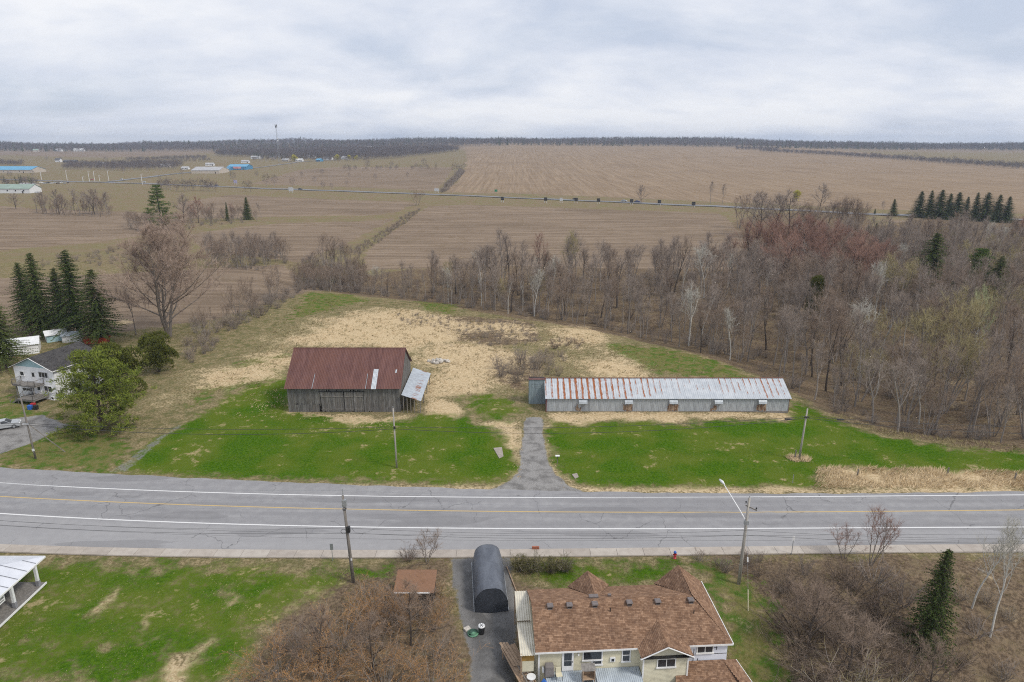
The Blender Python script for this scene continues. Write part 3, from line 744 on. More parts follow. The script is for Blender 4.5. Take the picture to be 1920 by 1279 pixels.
b = MB(); b.slab([(-.3, SD / 2 - .2, SR + .06), (SL + .3, SD / 2 - .2, SR + .06), (SL + .3, SD / 2, SR + .14), (-.3, SD / 2, SR + .14)], .015)
b.slab([(-.3, SD / 2, SR + .14), (SL + .3, SD / 2, SR + .14), (SL + .3, SD / 2 + .2, SR + .06), (-.3, SD / 2 + .2, SR + .06)], .015); b.build('ridge_cap', M['rust_roof'], shed)
nw = 28; ww = SL / nw
wall_me = [corrugated((0, 0, 0), (1, 0, 0), (0, 0, 1), ww - .015, SE - .1 + dz, .2, .014, 3, .008, 40 + k).mesh('wall_sheet') for k, dz in enumerate((0, -.07, .0))]
for i in range(nw):
    if i not in (3, 9, 14, 20, 25): pass
    o = link('wall_sheet', wall_me[rr.choice((0, 0, 0, 1, 2))].copy() if i % 5 == 4 else wall_me[rr.choice((0, 0, 1, 2))], M['shed_wall'], shed)
    if i % 5 == 4: o.data.materials.clear(); o.data.materials.append(M['shed_wall_dull'])
    o.location = (i * ww + .01, -.03 - rr.uniform(0, .025), .02 + rr.uniform(0, .05)); o.rotation_euler = (rr.uniform(-.008, .008), 0, 0)
for x, nx in ((0, -1), (SL, 1)):
    b = MB(); b.add([(x + nx * .03, y, z) for y, z in ((0, -.1), (SD, -.1), (SD, SE), (SD / 2, SR), (0, SE))], ((0, 1, 2, 3, 4),)); b.build('end_wall', M['shed_wall_dull'], shed)
MB().beam((-.06, -.07, -.1), (-.06, -.07, SE), .2, .16).build('corner_board', M['red_trim'], shed); MB().beam((SL + .05, -.06, -.1), (SL + .05, -.06, SE), .12, .1).build('corner_board', M['rusty_ply'], shed)
MB().beam((-.2, -.06, SE - .06), (SL + .2, -.06, SE - .06), .09, .12).build('eave_board', M['barn_dark'], shed); MB().box(-.02, SL + .02, -.09, .05, -.25, .09).build('sill', M['greywood'], shed)
for px, kind in ((1093, 0), (1178, 1), (1261, 2), (1345, 0), (1427, 1)):
    x = (px - 1025) / 452 * SL
    b = MB(); b.hexa([(x - .72, -.55, 1.58), (x + .72, -.55, 1.58), (x + .72, -.06, 1.62), (x - .72, -.06, 1.62), (x - .72, -.42, 2.0), (x + .72, -.42, 2.0), (x + .72, -.05, 2.32), (x - .72, -.05, 2.32)])
    b.build('vent_hood', M['pale_tin'], shed, bevel=.01)
    x0 = x + (-.5 if kind else -.85); w_ = (.9, 1.5, 1.75)[kind]
    b = MB(); u = x0 - .4
    while u < x0 + w_ - .4:
        ww_ = rr.uniform(.1, .26); b.box(u, u + ww_ - .015, -.1, -.058, rr.uniform(.0, .35), rr.uniform(1.1, 1.56) if kind else rr.uniform(.5, 1.4)); u += ww_
    stuff(b.build('vent_boards', M['rusty_ply'], shed))
# tall narrow annex beside it
M['annex_wall'] = mottled('blue_grey_zinc', (.26, .32, .35), (.19, .235, .26), 2.0, .6, .1, (2, 2, .25))
annex = thing('annex_shed', 'tall narrow blue-grey metal outbuilding at the left end of the long shed', 'outbuilding', (4.45, 114.5, 0))
b = MB(); b.box(-1.4, 1.4, .06, 1.7, -.2, 4.55); b.build('frame', M['barn_dark'], annex)
for x in (-1.42, -.47, .48): corrugated((x, 0, -.1), (1, 0, 0), (0, 0, 1), .94, 4.7, .19, .014, 3, .004, 7).build('wall_sheet', M['annex_wall'], annex)
corrugated((-1.45, 0.03, -.1), (0, 1, 0), (0, 0, 1), 1.7, 4.6, .19, .014).build('side_sheet', M['annex_wall'], annex)
MB().slab([(-1.5, -.1, 4.62), (1.5, -.1, 4.62), (1.5, 1.9, 4.5), (-1.5, 1.9, 4.5)], .06).build('roof', M['rust_roof'], annex)
MB().box(-1.0, 1.0, -.05, -.025, 0, 2.5).build('door', M['annex_wall'], annex)
MB().box(-.3, .28, -.09, -.05, 1.62, 1.75).build('door_handle', M['pale_tin'], annex)
M['chalk'] = mottled('faded_white_lettering', (.50, .55, .58), (.34, .39, .42), 6, .9)
b = MB(); rr = random.Random(8)
for ln_, (z, x0, x1) in enumerate(((3.62, -.85, .95), (3.24, -.95, .9), (2.9, -.5, .6))):   # three faded, unreadable hand-painted lines
    x = x0
    while x < x1:
        h_ = .24; p = [(x + rr.uniform(0, .14), -.045, z + rr.choice((0, .5, 1)) * h_) for _ in range(4)]
        for a, c in zip(p[:-1], p[1:]):
            if (Vector(a) - Vector(c)).length > .03: b.beam(a, c, .018, .035)
        x += rr.choice((.2, .2, .2, .34))
stuff(b.build('faded_lettering', M['chalk'], annex))

# ------------------------------------------------------------------ near house
M['shingle'] = island_mat('brown_asphalt_shingle', [(.180, .106, .068), (.232, .140, .090), (.285, .176, .114), (.345, .222, .148)], .95, 1.2, (1, 1, 1), (.085, .05, .036), .1, .55)
M['deck'] = mottled('roof_felt', (.10, .055, .036), (.14, .08, .05), 2, .95)
M['cream'] = mottled('cream_vinyl_siding', (.62, .575, .42), (.56, .52, .385), 1.1, .6)
M['cream_dirty'] = mottled('stained_cream_siding', (.60, .565, .435), (.40, .375, .29), 1.2, .7, lo=.45, hi=.75)
M['wrap'] = mottled('white_house_wrap', (.70, .73, .82), (.64, .67, .76), .8, .5)
M['tape'] = mottled('dark_seam_tape', (.03, .03, .035), (.05, .05, .055), 3, .6)
house = thing('bungalow', 'cream bungalow with a brown shingle roof and roof vents', 'house', (2.0, 48.5, 0), R(3.7))
E_, RZ = 3.2, 5.2
roof_plane(house, [(0, 0, E_), (17.2, 0, E_), (14.7, 4.1, RZ), (0, 4.1, RZ)], M['shingle'], M['deck'], 1)
roof_plane(house, [(0, 4.1, RZ), (14.7, 4.1, RZ), (12.75, 8.55, E_), (0, 8.55, E_)], M['shingle'], M['deck'], 2)
roof_plane(house, [(17.2, 0, E_), (17.32, 8.75, E_), (14.9, 8.75, RZ), (14.7, 4.1, RZ)], M['shingle'], M['deck'], 3)
roof_plane(house, [(14.7, 4.1, RZ), (14.9, 8.75, RZ), (12.6, 8.75, E_ + .02)], M['shingle'], M['deck'], 4)
roof_plane(house, [(6.0, 4.7, 4.92), (5.95, 8.8, 4.92), (4.0, 8.8, E_ + .03)], M['shingle'], M['deck'], 5)
roof_plane(house, [(6.0, 4.7, 4.92), (5.95, 8.8, 4.92), (8.1, 8.8, E_ + .03)], M['shingle'], M['deck'], 6)
GZ = 4.28
roof_plane(house, [(11.1, 2.35, GZ), (11.1, -1.25, GZ), (8.85, -1.25, E_ + .02), (8.85, .35, E_ + .05)], M['shingle'], M['deck'], 7)
roof_plane(house, [(11.1, 2.35, GZ), (11.1, -1.25, GZ), (13.35, -1.25, E_ + .02), (13.35, .35, E_ + .05)], M['shingle'], M['deck'], 8)
GB = -2.6
b = MB(); b.box(.35, 16.85, .36, 8.2, GB, E_ - .05); b.box(9.2, 13.0, -.86, .5, GB, E_ - .03); b.build('wall_core', M['cream_dirty'], house)
siding(house, (.3, .33), (9.2, .33), GB, E_ - .02, M['cream']); siding(house, (.33, 8.2), (.33, .3), GB, E_ + .2, M['cream'], top=lambda u: E_ + 2.0 * (1 - abs(u - 4.0) / 4.3))
siding(house, (9.18, -.88), (13.02, -.88), GB, E_, M['cream_dirty'], top=lambda u: E_ + (GZ - E_ - .06) * (1 - abs(u - 1.92) / 1.95))
siding(house, (9.18, .35), (9.18, -.88), GB, E_, M['cream']); siding(house, (13.02, -.88), (13.02, .35), GB, E_, M['cream'])
siding(house, (16.88, .35), (16.88, 8.2), GB, E_, M['cream'])
b = MB(); b.box(13.05, 16.9, .28, .35, .8, E_ - .04); b.build('house_wrap', M['wrap'], house)
b = MB()
for z, x0, x1 in ((2.0, 14.9, 16.9), (2.65, 15.2, 16.0), (1.55, 13.1, 13.9)): b.box(x0, x1, .262, .279, z, z + .05)
for x, z0, z_1 in ((13.9, 1.2, 2.6), (14.3, 1.0, 1.6), (15.9, 2.4, 2.9)): b.box(x, x + .05, .258, .278, z0, z_1)
stuff(b.build('seam_tape', M['tape'], house))
for p, q in (((-.02, -.02), (8.85, -.02)), ((13.35, -.02), (17.25, -.02))): MB().beam((*p, E_ - .06), (*q, E_ - .06), .05, .16).build('fascia', M['trim'], house)
MB().beam((17.28, -.02, E_ - .06), (17.4, 8.8, E_ - .06), .06, .16).build('gutter', M['trim'], house)
for x0, x1 in ((8.8, 11.1), (13.4, 11.1)): MB().beam((x0, -1.27, E_ - .08), (x1, -1.27, GZ - .06), .05, .16, up=(0, 1, 0)).build('gable_board', M['trim'], house)
MB().beam((8.82, -1.1, E_ - .1), (13.38, -1.1, E_ - .1), .3, .07).build('gable_return', M['black'], house)
MB().box(.26, .42, .25, .34, GB, E_ - .1).build('corner_trim', M['trim'], house); MB().box(9.1, 9.22, -.95, -.86, GB, E_ - .1).build('corner_trim', M['trim'], house); MB().box(12.96, 13.08, -.95, -.86, GB, E_ - .1).build('corner_trim', M['trim'], house)
door = MB(); door.box(2.35, 3.35, .24, .33, .98, 3.02); dr = door.build('door', M['trim'], house)
for z0, z_1 in ((2.05, 2.88), (1.5, 2.0)): MB().box(2.52, 3.18, .225, .24, z0, z_1).build('pane', M['glass'], dr)
MB().box(3.22, 3.27, .19, .24, 1.85, 1.95).build('handle', M['black'], dr)
window(house, (5.0, .33, 2.42), (1, 0), 1.75, 1.05, 0, rail=False); window(house, (5.4, .33, 1.66), (1, 0), .95, .5, 0)
window(house, (7.95, .33, 2.28), (1, 0), .78, 1.35, 0, rail=True); window(house, (11.15, -.89, 2.35), (1, 0), 1.65, .95, 1); window(house, (14.9, .28, 2.55), (1, 0), 1.5, .85, 1)
b = MB(); b.box(6.55, 7.0, .22, .33, 1.7, 2.15); q = b.build('wall_vent', M['trim'], house); MB().box(6.66, 6.9, .2, .22, 1.76, 2.02).build('vent_flap', M['black'], q)
MB().tube([(3.75, .3, 2.75), (3.75, .12, 2.75), (3.75, .1, 2.62)], .06, 8).build('porch_light', M['trim'], house)
M['ventgrey'] = mottled('grey_brown_vent', (.17, .145, .14), (.13, .11, .105), 4, .6)
for x in (1.65, 3.4, 5.7, 8.85, 11.45, 14.5):
    b = MB(); y, z = 3.55, 4.95
    b.box(x - .2, x + .2, y - .2, y + .2, z - .15, z + .22); b.hexa([(x - .29, y - .29, z + .22), (x + .29, y - .29, z + .22), (x + .29, y + .29, z + .22), (x - .29, y + .29, z + .22), (x - .25, y - .25, z + .31), (x + .25, y - .25, z + .31), (x + .25, y + .25, z + .31), (x - .25, y + .25, z + .31)])
    q = b.build('roof_vent', M['ventgrey'], house); MB().box(x - .17, x + .17, y - .215, y - .2, z + .02, z + .2).build('vent_mouth', M['black'], q)
for x, y, z in ((7.0, 3.0, 4.68), (14.5, 2.55, 4.45)): MB().tube([(x, y, z - .1), (x, y, z + .38)], [.05, .045], 8).build('vent_pipe', M['black'], house)
MB().box(5.35, 6.2, 4.4, 4.85, RZ - .2, RZ + .02).build('ridge_saddle', M['ventgrey'], house); MB().box(7.15, 7.45, 4.75, 4.98, RZ - .35, RZ - .1).build('roof_vent', M['ventgrey'], house)
# low rear wing roof
lw = [(12.3, .2, 1.42), (16.5, .2, 1.42), (18.3, -4.6, -.7), (11.2, -4.6, -.7)]
roof_plane(house, lw, M['shingle'], M['deck'], 9, 'wing_roof'); roof_plane(house, [(16.5, .2, 1.42), (18.05, .95, .72), (19.7, -4.6, -.7), (18.3, -4.6, -.7)], M['shingle'], M['deck'], 10, 'wing_roof')
MB().beam((18.1, .95, .66), (19.76, -4.6, -.76), .05, .14).build('gutter', M['trim'], house); MB().box(12.0, 17.6, -4.0, .3, -3.2, -.75).build('wing_wall', M['cream_dirty'], house)
# metal sun-room roof at the back
M['awning'] = mottled('pale_blue_grey_metal', (.50, .56, .62), (.40, .45, .50), 1.4, .45, .2)
for x0, w_, z in ((.9, 4.3, .93), (5.2, 3.9, 1.05)):
    corrugated((x0, .28, z), (1, 0, 0), (0, -1, -.07), w_, 4.6, .17, .022, 4, .008, 5).build('sunroom_roof', M['awning'], house)
MB().box(1.0, 9.0, -4.0, .2, GB, .6).build('sunroom_wall', M['cream_dirty'], house)
# corrugated side canopy
M['creamtin'] = mottled('cream_fibreglass', (.62, .585, .49), (.54, .505, .42), 1.5, .5)
can = thing('side_canopy', 'cream corrugated canopy along the left wall of the bungalow', 'canopy', (2.0, 48.5, 0), R(3.7))
corrugated((-1.28, 4.25, 3.12), (1, 0, 0), (.02, 1, 0), 1.3, 4.3, .19, .03, 3, .006, 3).build('canopy_sheet', M['creamtin'], can); corrugated((-1.28, .1, 2.86), (1, 0, 0), (0, 1, .02), 1.3, 4.25, .19, .03, 3, .006, 4).build('canopy_sheet', M['creamtin'], can)
for x, y in ((-1.2, .3), (-1.2, 4.3), (-1.2, 8.2)): MB().beam((x, y, -2.6 if y < 4 else -.8), (x, y, 2.9), .1).build('post', M['rawwood'], can)
M['ochre'] = mottled('ochre_board', (.34, .20, .05), (.26, .16, .045), 3, .8)
MB().box(-1.15, -.05, .35, .42, 2.1, 2.78).build('end_board', M['ochre'], can); MB().box(-1.1, -.1, .35, .42, 1.0, 2.08).build('end_board', M['cream_dirty'], can)

# ------------------------------------------------------------------ white house on the left
M['blue_gable'] = mottled('pale_blue_shingle', (.36, .52, .56), (.31, .46, .50), 2, .8); M['charcoal'] = island_mat('charcoal_shingle', [(.035, .034, .036), (.055, .053, .055), (.085, .08, .08)], .95, 1.0, (1, 1, 1), (.12, .115, .11), .1, .5)
M['wsiding'] = mottled('white_clapboard', (.82, .83, .84), (.76, .77, .79), 1.5, .6)
wh = thing('white_house', 'two-storey white house with a pale blue gable and balcony behind the big pine', 'house', (-86.7, 117.2, 0), R(-15))
HWd, HLn, HE, HR = 4.5, 10.2, 6.0, 7.9
b = MB(); b.box(-HWd + .05, HWd - .05, .05, HLn, -.8, HE - .02); b.build('wall_core', M['wsiding'], wh)
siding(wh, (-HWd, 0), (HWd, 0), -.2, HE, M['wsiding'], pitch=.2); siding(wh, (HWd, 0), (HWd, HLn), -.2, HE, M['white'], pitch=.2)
siding(wh, (-HWd, .02), (HWd, .02), HE, HE + .01, M['blue_gable'], 'gable_shingles', .2, top=lambda u: HE + (HR - HE) * (1 - abs(u - HWd) / HWd))
MB().box(-HWd - .02, HWd + .02, -.035, .1, -.8, .1).build('foundation', M['concrete'], wh)
g_ = MB(); g_.add([(-HWd, .04, HE), (HWd, .04, HE), (0, .04, HR)], ((0, 1, 2),)); g_.build('gable_wall', M['blue_gable'], wh)
for s in (-1, 1): roof_plane(wh, [(s * (HWd + .5), -.5, HE - .2), (s * (HWd + .5), HLn + .3, HE - .2), (0, HLn + .3, HR + .05), (0, -.5, HR + .05)], M['charcoal'], M['black'], 20 + s)
for s in (-1, 1): MB().beam((s * (HWd + .5), -.5, HE - .28), (0, -.5, HR - .03), .06, .22, up=(0, 1, 0)).build('barge_board', M['trim'], wh)
MB().beam((HWd + .5, -.5, HE - .28), (HWd + .5, HLn + .3, HE - .28), .1, .14).build('gutter', M['trim'], wh)
for x, z, w_, h_, nb in ((-2.7, 4.6, 1.0, .9, 0), (2.2, 4.75, 2.1, 1.15, 2), (-2.4, 1.6, 1.9, .6, 1), (2.7, 2.1, 1.9, 1.2, 1), (3.3, .35, .7, .6, 0)): window(wh, (x, -.03, z), (1, 0), w_, h_, nb)
for y, z in ((4, 1.9), (4, 4.6), (9, 4.6)): window(wh, (HWd + .03, y, z), (0, 1), 1.1, 1.0, 0)
d_ = MB().box(-.6, .35, -.07, -.02, 3.1, 5.2).build('door', M['trim'], wh); MB().box(-.4, .15, -.085, -.07, 4.2, 5.0).build('pane', M['glass'], d_)
d_ = MB().box(.1, 1.0, -.07, -.02, .9, 2.9).build('door', M['trim'], wh); MB().box(.25, .85, -.085, -.07, 1.7, 2.7).build('pane', M['glass'], d_)
def deck(name, x0, x1, y0, y1, z, rail, legs):
    b = MB(); n_ = int((x1 - x0) / .15)
    root = MB().box(x0, x1, y0, y1, z - .24, z - .04).build(name, M['greywood'], wh)
    for i in range(n_): b.box(x0 + i * .15, x0 + i * .15 + .14, y0 - .03, y1, z - .038, z)
    stuff(b.build('decking', M['greywood'], root)); b = MB()
    for p, q in rail:
        b.beam((*p, z + 1.0), (*q, z + 1.0), .09, .06); b.beam((*p, z + .12), (*q, z + .12), .06, .06); k = max(2, int((Vector(p) - Vector(q)).length / .24))
        for i in range(k + 1):
            w_ = Vector((*p, z)).lerp(Vector((*q, z)), i / k); b.beam(w_, w_ + Vector((0, 0, 1.0)), .08 if i in (0, k) else .025)
    stuff(b.build('railing', M['greywood'], root))
    for x, y, zb in legs: MB().beam((x, y, zb), (x, y, z - .2), .13).build('post', M['greywood'], root)
deck('balcony', -3.2, 2.0, -1.9, -.04, 3.1, (((-3.2, -1.9), (-1.2, -1.9)), ((-3.2, -1.9), (-3.2, -.1)), ((.5, -1.9), (2.0, -1.9)), ((2.0, -1.9), (2.0, -.1))), ((-2.6, -1.7, -.6), (1.3, -1.7, .8)))
deck('lower_deck', -1.2, 2.6, -3.2, -.04, .95, (((-.2, -3.2), (2.6, -3.2)), ((2.6, -3.2), (2.6, -.1)), ((-1.2, -1.8), (-1.2, -.1))), ((-1.1, -3.0, -.8), (2.5, -3.0, -.8)))
b = MB()
for i in range(6): b.box(-1.3 - .27 * i - .3, -1.3 - .27 * i, -3.0, -1.9, .72 - .18 * i, .76 - .18 * i)
for y in (-3.0, -1.9): b.beam((-1.2, y, .85), (-3.1, y, -.4), .06, .25); b.beam((-1.2, y, 1.8), (-3.1, y, .6), .07, .07); b.beam((-3.0, y, -.5), (-3.0, y, .65), .09)
stuff(b.build('steps', M['greywood'], wh))

# ------------------------------------------------------------------ sheds behind the white house
def gable_shed(name, label, loc, rz, w_, l_, h_, r_, mw, mr, door_m=None):
    t_ = thing(name, label, 'shed', loc, rz); b = MB()
    b.add([(x * w_ / 2, y, z) for y in (0, l_) for x, z in ((-1, -.5), (1, -.5), (1, h_), (0, r_ - .05), (-1, h_))], ((0, 1, 2, 3, 4), (9, 8, 7, 6, 5), (1, 6, 7, 2), (5, 0, 4, 9))); b.build('wall', mw, t_)
    for s in (-1, 1): MB().slab([(s * (w_ / 2 + .3), -.3, h_ - .12), (s * (w_ / 2 + .3), l_ + .3, h_ - .12), (0, l_ + .3, r_ + .04), (0, -.3, r_ + .04)], .08).build('roof_slope', mr, t_)
    MB().box(-w_ * .2, w_ * .2, -.05, -.01, -.1, h_ * .8).build('door', door_m or M['trim'], t_); return t_
p = P(14, 668); gable_shed('garden_shed', 'low white-roofed shed left of the white house', (p.x - 3, p.y + 1, -.2), R(-60), 6, 8, 2.4, 3.4, M['wsiding'], M['white'])
p = P(55, 655); gable_shed('garden_shed', 'small pale shed peeking over the white house roof', (p.x, p.y + 6, -.2), R(-50), 3, 4, 2.0, 2.8, M['blue_gable'], M['white'])
p = P(137, 640); gable_shed('garden_shed', 'pale blue-roofed shed under the spruces behind the white house', (p.x - 2, p.y, -.2), R(-75), 2.6, 3.6, 1.9, 2.5, M['wsiding'], M['awning'])
M['orange'] = mottled('orange_red_paint', (.42, .075, .03), (.30, .05, .025), 2, .7)
p = P(183, 645); bx_ = thing('dump_bin', 'orange-red metal dump bin under the spruces', 'bin', (p.x, p.y, p.z), R(8))
b = MB(); b.hexa([(-2.2, -1, .25), (2.2, -1, .25), (2.2, 1, .25), (-2.2, 1, .25), (-2.7, -1.15, 1.7), (2.7, -1.15, 1.7), (2.7, 1.15, 1.7), (-2.7, 1.15, 1.7)]); b.build('hopper', M['orange'], bx_, bevel=.04)
b = MB()
for x in (-1.6, -.5, .6, 1.7): b.beam((x, -1.12, .3), (x * 1.15, -1.24, 1.7), .1, .08)
stuff(b.build('ribs', M['orange'], bx_)); MB().box(-2.3, 2.3, -.9, .9, .02, .26).build('skid', M['black'], bx_)

# ------------------------------------------------------------------ white porch building at the lower left
M['whitetin'] = mottled('white_metal_roof', (.63, .65, .70), (.56, .58, .63), .9, .4, .1)
por = thing('porch_house', 'white house corner with a metal porch roof and grey deck', 'house', (-49.6, 63.2, 0))
RD = [(0, 0, 2.85), (0, -22, 2.85), (-4.2, -22, 4.0), (-4.2, -4.2, 4.0)]
MB().slab(RD, .08).build('porch_roof', M['whitetin'], por); MB().slab([(0, 0, 2.85), (-4.2, -4.2, 4.0), (-18, -4.2, 4.0), (-18, 0, 2.85)], .08).build('porch_roof', M['whitetin'], por)
M['seam'] = mottled('grey_roof_seam', (.22, .23, .26), (.18, .19, .21), 3, .5)
for i in range(1, 16):
    y = -1.35 * i; xe = max(-4.2, y); MB().beam((-.02, y, 2.9), (xe, y, 2.9 - xe * 1.15 / 4.2), .035, .05).build('roof_seam', M['seam'], por)
MB().beam((.04, .05, 2.78), (.04, -22, 2.78), .06, .17).build('gutter', M['trim'], por); MB().beam((0, .04, 2.78), (-18, .04, 2.78), .06, .17).build('gutter', M['trim'], por)
dk = MB().box(-9, .1, -22, -.9, -.3, .28).build('porch_base', M['greywood'], por); b = MB()
for i in range(140): b.box(-9, .16, -22 + i * .15 + .1, -22 + i * .15 + .24, .282, .32)
stuff(b.build('decking', M['greywood'], por))
MB().beam((.22, -22, .2), (.22, -.8, .2), .08, .2).build('deck_fascia', M['trim'], por)
M['postgrey'] = mottled('grey_post_base', (.19, .19, .21), (.24, .24, .26), 4, .7)
for x, y in ((-.12, -1.5), (-.12, -5.0), (-.12, -8.6), (-.12, -12.2), (-3.6, -1.5)):
    q = MB().box(x - .13, x + .13, y - .13, y + .13, .32, 2.8).build('post', M['white'], por); MB().box(x - .16, x + .16, y - .16, y + .16, .32, .95).build('post_base', M['postgrey'], q)
MB().box(-13, -3.8, -22, -4.6, -.3, 3.9).build('house_wall', M['wsiding'], por); MB().slab([(-4.2, -4.2, 4.02), (-4.2, -22, 4.02), (-12, -22, 7.5), (-12, -10, 7.5)], .1).build('main_roof', M['whitetin'], por)
MB().slab([(-4.2, -4.2, 4.02), (-12, -10, 7.5), (-18, -10, 7.5), (-18, -4.2, 4.02)], .1).build('main_roof', M['whitetin'], por)
sg = thing('porch_sign', 'white sign board with dark lettering hanging under the porch roof edge', 'sign', (-50.1, 57.1, 1.55))
MB().box(-.03, .03, -1.5, .55, 0, .75).build('board', M['trim'], sg); b = MB(); rr = random.Random(4)
for z in (.16, .42):                                             # lettering too small to read in the photograph
    y = -.15
    while y < .42: b.beam((.042, y, z), (.042, y + rr.uniform(-.03, .05), z + .13), .02, .03); b.beam((.042, y, z + .13 * rr.random()), (.042, y + .06, z + .13 * rr.random()), .02, .03); y += .1
stuff(b.build('lettering', M['tape'], sg))
for y in (-1.2, .3): MB().beam((0, y, .75), (0, y, 1.25), .02).build('hanger', M['black'], sg)
# ------------------------------------------------------------------ vegetation generators
def veg_mat(name, c1, c2, rough=.9, stain=None, isl=.5):
    """bark or foliage: tone differs by plant and by leaf spray"""
    t = NT(name); g = t.n.new('ShaderNodeNewGeometry'); oi = t.n.new('ShaderNodeObjectInfo')
    f = t.mth('ADD', t.mth('MULTIPLY', g.outputs['Random Per Island'], isl), t.mth('MULTIPLY', oi.outputs['Random'], 1 - isl))
    return t.out(t.mix(f, c1, c2), rough, 0, .05)
BARK = veg_mat('grey_brown_bark', (.17, .145, .125), (.32, .285, .255), isl=.2)
BARK_DARK = veg_mat('dark_bark', (.075, .060, .050), (.125, .104, .088), isl=.2)
BARK_PALE = veg_mat('pale_birch_bark', (.40, .385, .35), (.52, .50, .46), isl=.3)
TW = {'grey': veg_mat('grey_brown_twigs', (.230, .186, .158), (.345, .288, .248)), 'red': veg_mat('red_budded_twigs', (.255, .155, .125), (.345, .215, .170)),
      'olive': veg_mat('olive_budding_twigs', (.30, .255, .135), (.40, .345, .185)), 'pale': veg_mat('pale_twigs', (.42, .405, .36), (.54, .52, .46)),
      'brown': veg_mat('brown_twigs', (.215, .160, .125), (.31, .240, .190)), 'orange': veg_mat('orange_brown_buds', (.34, .185, .080), (.48, .285, .135)),
      'tan': veg_mat('tan_dead_stems', (.36, .28, .19), (.46, .37, .255)), 'green': veg_mat('green_budding_twigs', (.40, .44, .24), (.50, .52, .31)),
      'yellow': veg_mat('yellow_spring_leaves', (.42, .38, .055), (.56, .50, .10))}
LEAF = {'spruce': veg_mat('spruce_needles', (.036, .062, .018), (.105, .130, .036)), 'pine': veg_mat('pine_needles', (.046, .092, .022), (.125, .165, .035)),
        'pinegold': veg_mat('golden_pine_needles', (.062, .110, .023), (.235, .255, .045)), 'cedar': veg_mat('cedar_sprays', (.058, .078, .017), (.135, .140, .033)),
        'shrubgreen': veg_mat('dull_green_sprays', (.085, .090, .026), (.17, .155, .055))}
class Twigs:
    """collects thin three-sided spikes (twigs) and flat blades as arrays"""
    def __init__(s): s.a, s.b, s.r = [], [], []
    def add(s, a, b, r): s.a.append(a); s.b.append(b); s.r.append(r)
def spikes(a, b, r, tip=.25):
    """three-sided tapered rods from a to b"""
    a, b, r = np.asarray(a, float), np.asarray(b, float), np.asarray(r, float); n = len(a); d = b - a
    ref = np.where(np.abs(d[:, 2:3]) > .8 * np.linalg.norm(d, axis=1, keepdims=True), [[1, 0, 0]], [[0, 0, 1]])
    u = np.cross(d, ref); u /= np.linalg.norm(u, axis=1, keepdims=True) + 1e-9; w = np.cross(d, u); w /= np.linalg.norm(w, axis=1, keepdims=True) + 1e-9
    V = np.empty((n, 6, 3))
    for k in range(3):
        c, s_ = math.cos(2.094 * k), math.sin(2.094 * k); o = (u * c + w * s_) * r[:, None]
        V[:, k] = a + o; V[:, 3 + k] = b + o * tip
    base = np.arange(n)[:, None] * 6
    Fq = np.concatenate([base + np.array([[k, (k + 1) % 3, 3 + (k + 1) % 3, 3 + k]]) for k in range(3)])
    return V.reshape(-1, 3), Fq
def blades(a, d, L, w_, rng):
    """diamond leaves: a base, d unit direction, L length, w_ width"""
    n = len(a); rv = rng.normal(size=(n, 3)); s_ = np.cross(d, rv); s_ /= np.linalg.norm(s_, axis=1, keepdims=True) + 1e-9
    L = np.broadcast_to(L, (n,))[:, None]; w_ = np.broadcast_to(w_, (n,))[:, None]
    V = np.stack([a, a + d * L * .45 + s_ * w_ * .5, a + d * L, a + d * L * .45 - s_ * w_ * .5], 1)
    return V.reshape(-1, 3), np.arange(4 * n).reshape(n, 4)
def join_np(parts):
    vs_, fs, o = [], [], 0
    for v, f in parts: vs_.append(v); fs.append(f + o); o += len(v)
    return np.concatenate(vs_), np.concatenate(fs)
def unit(v): return v / (np.linalg.norm(v) + 1e-9)
def grow(r, p, d, L, rad, n, wander, lift):
    pts = [p]; seg = L / n
    for i in range(n):
        d = unit(d + r.normal(size=3) * wander + np.array([0, 0, lift])); p = p + d * seg; pts.append(p)
    return pts, [rad * (1 - .78 * i / n) for i in range(n + 1)]
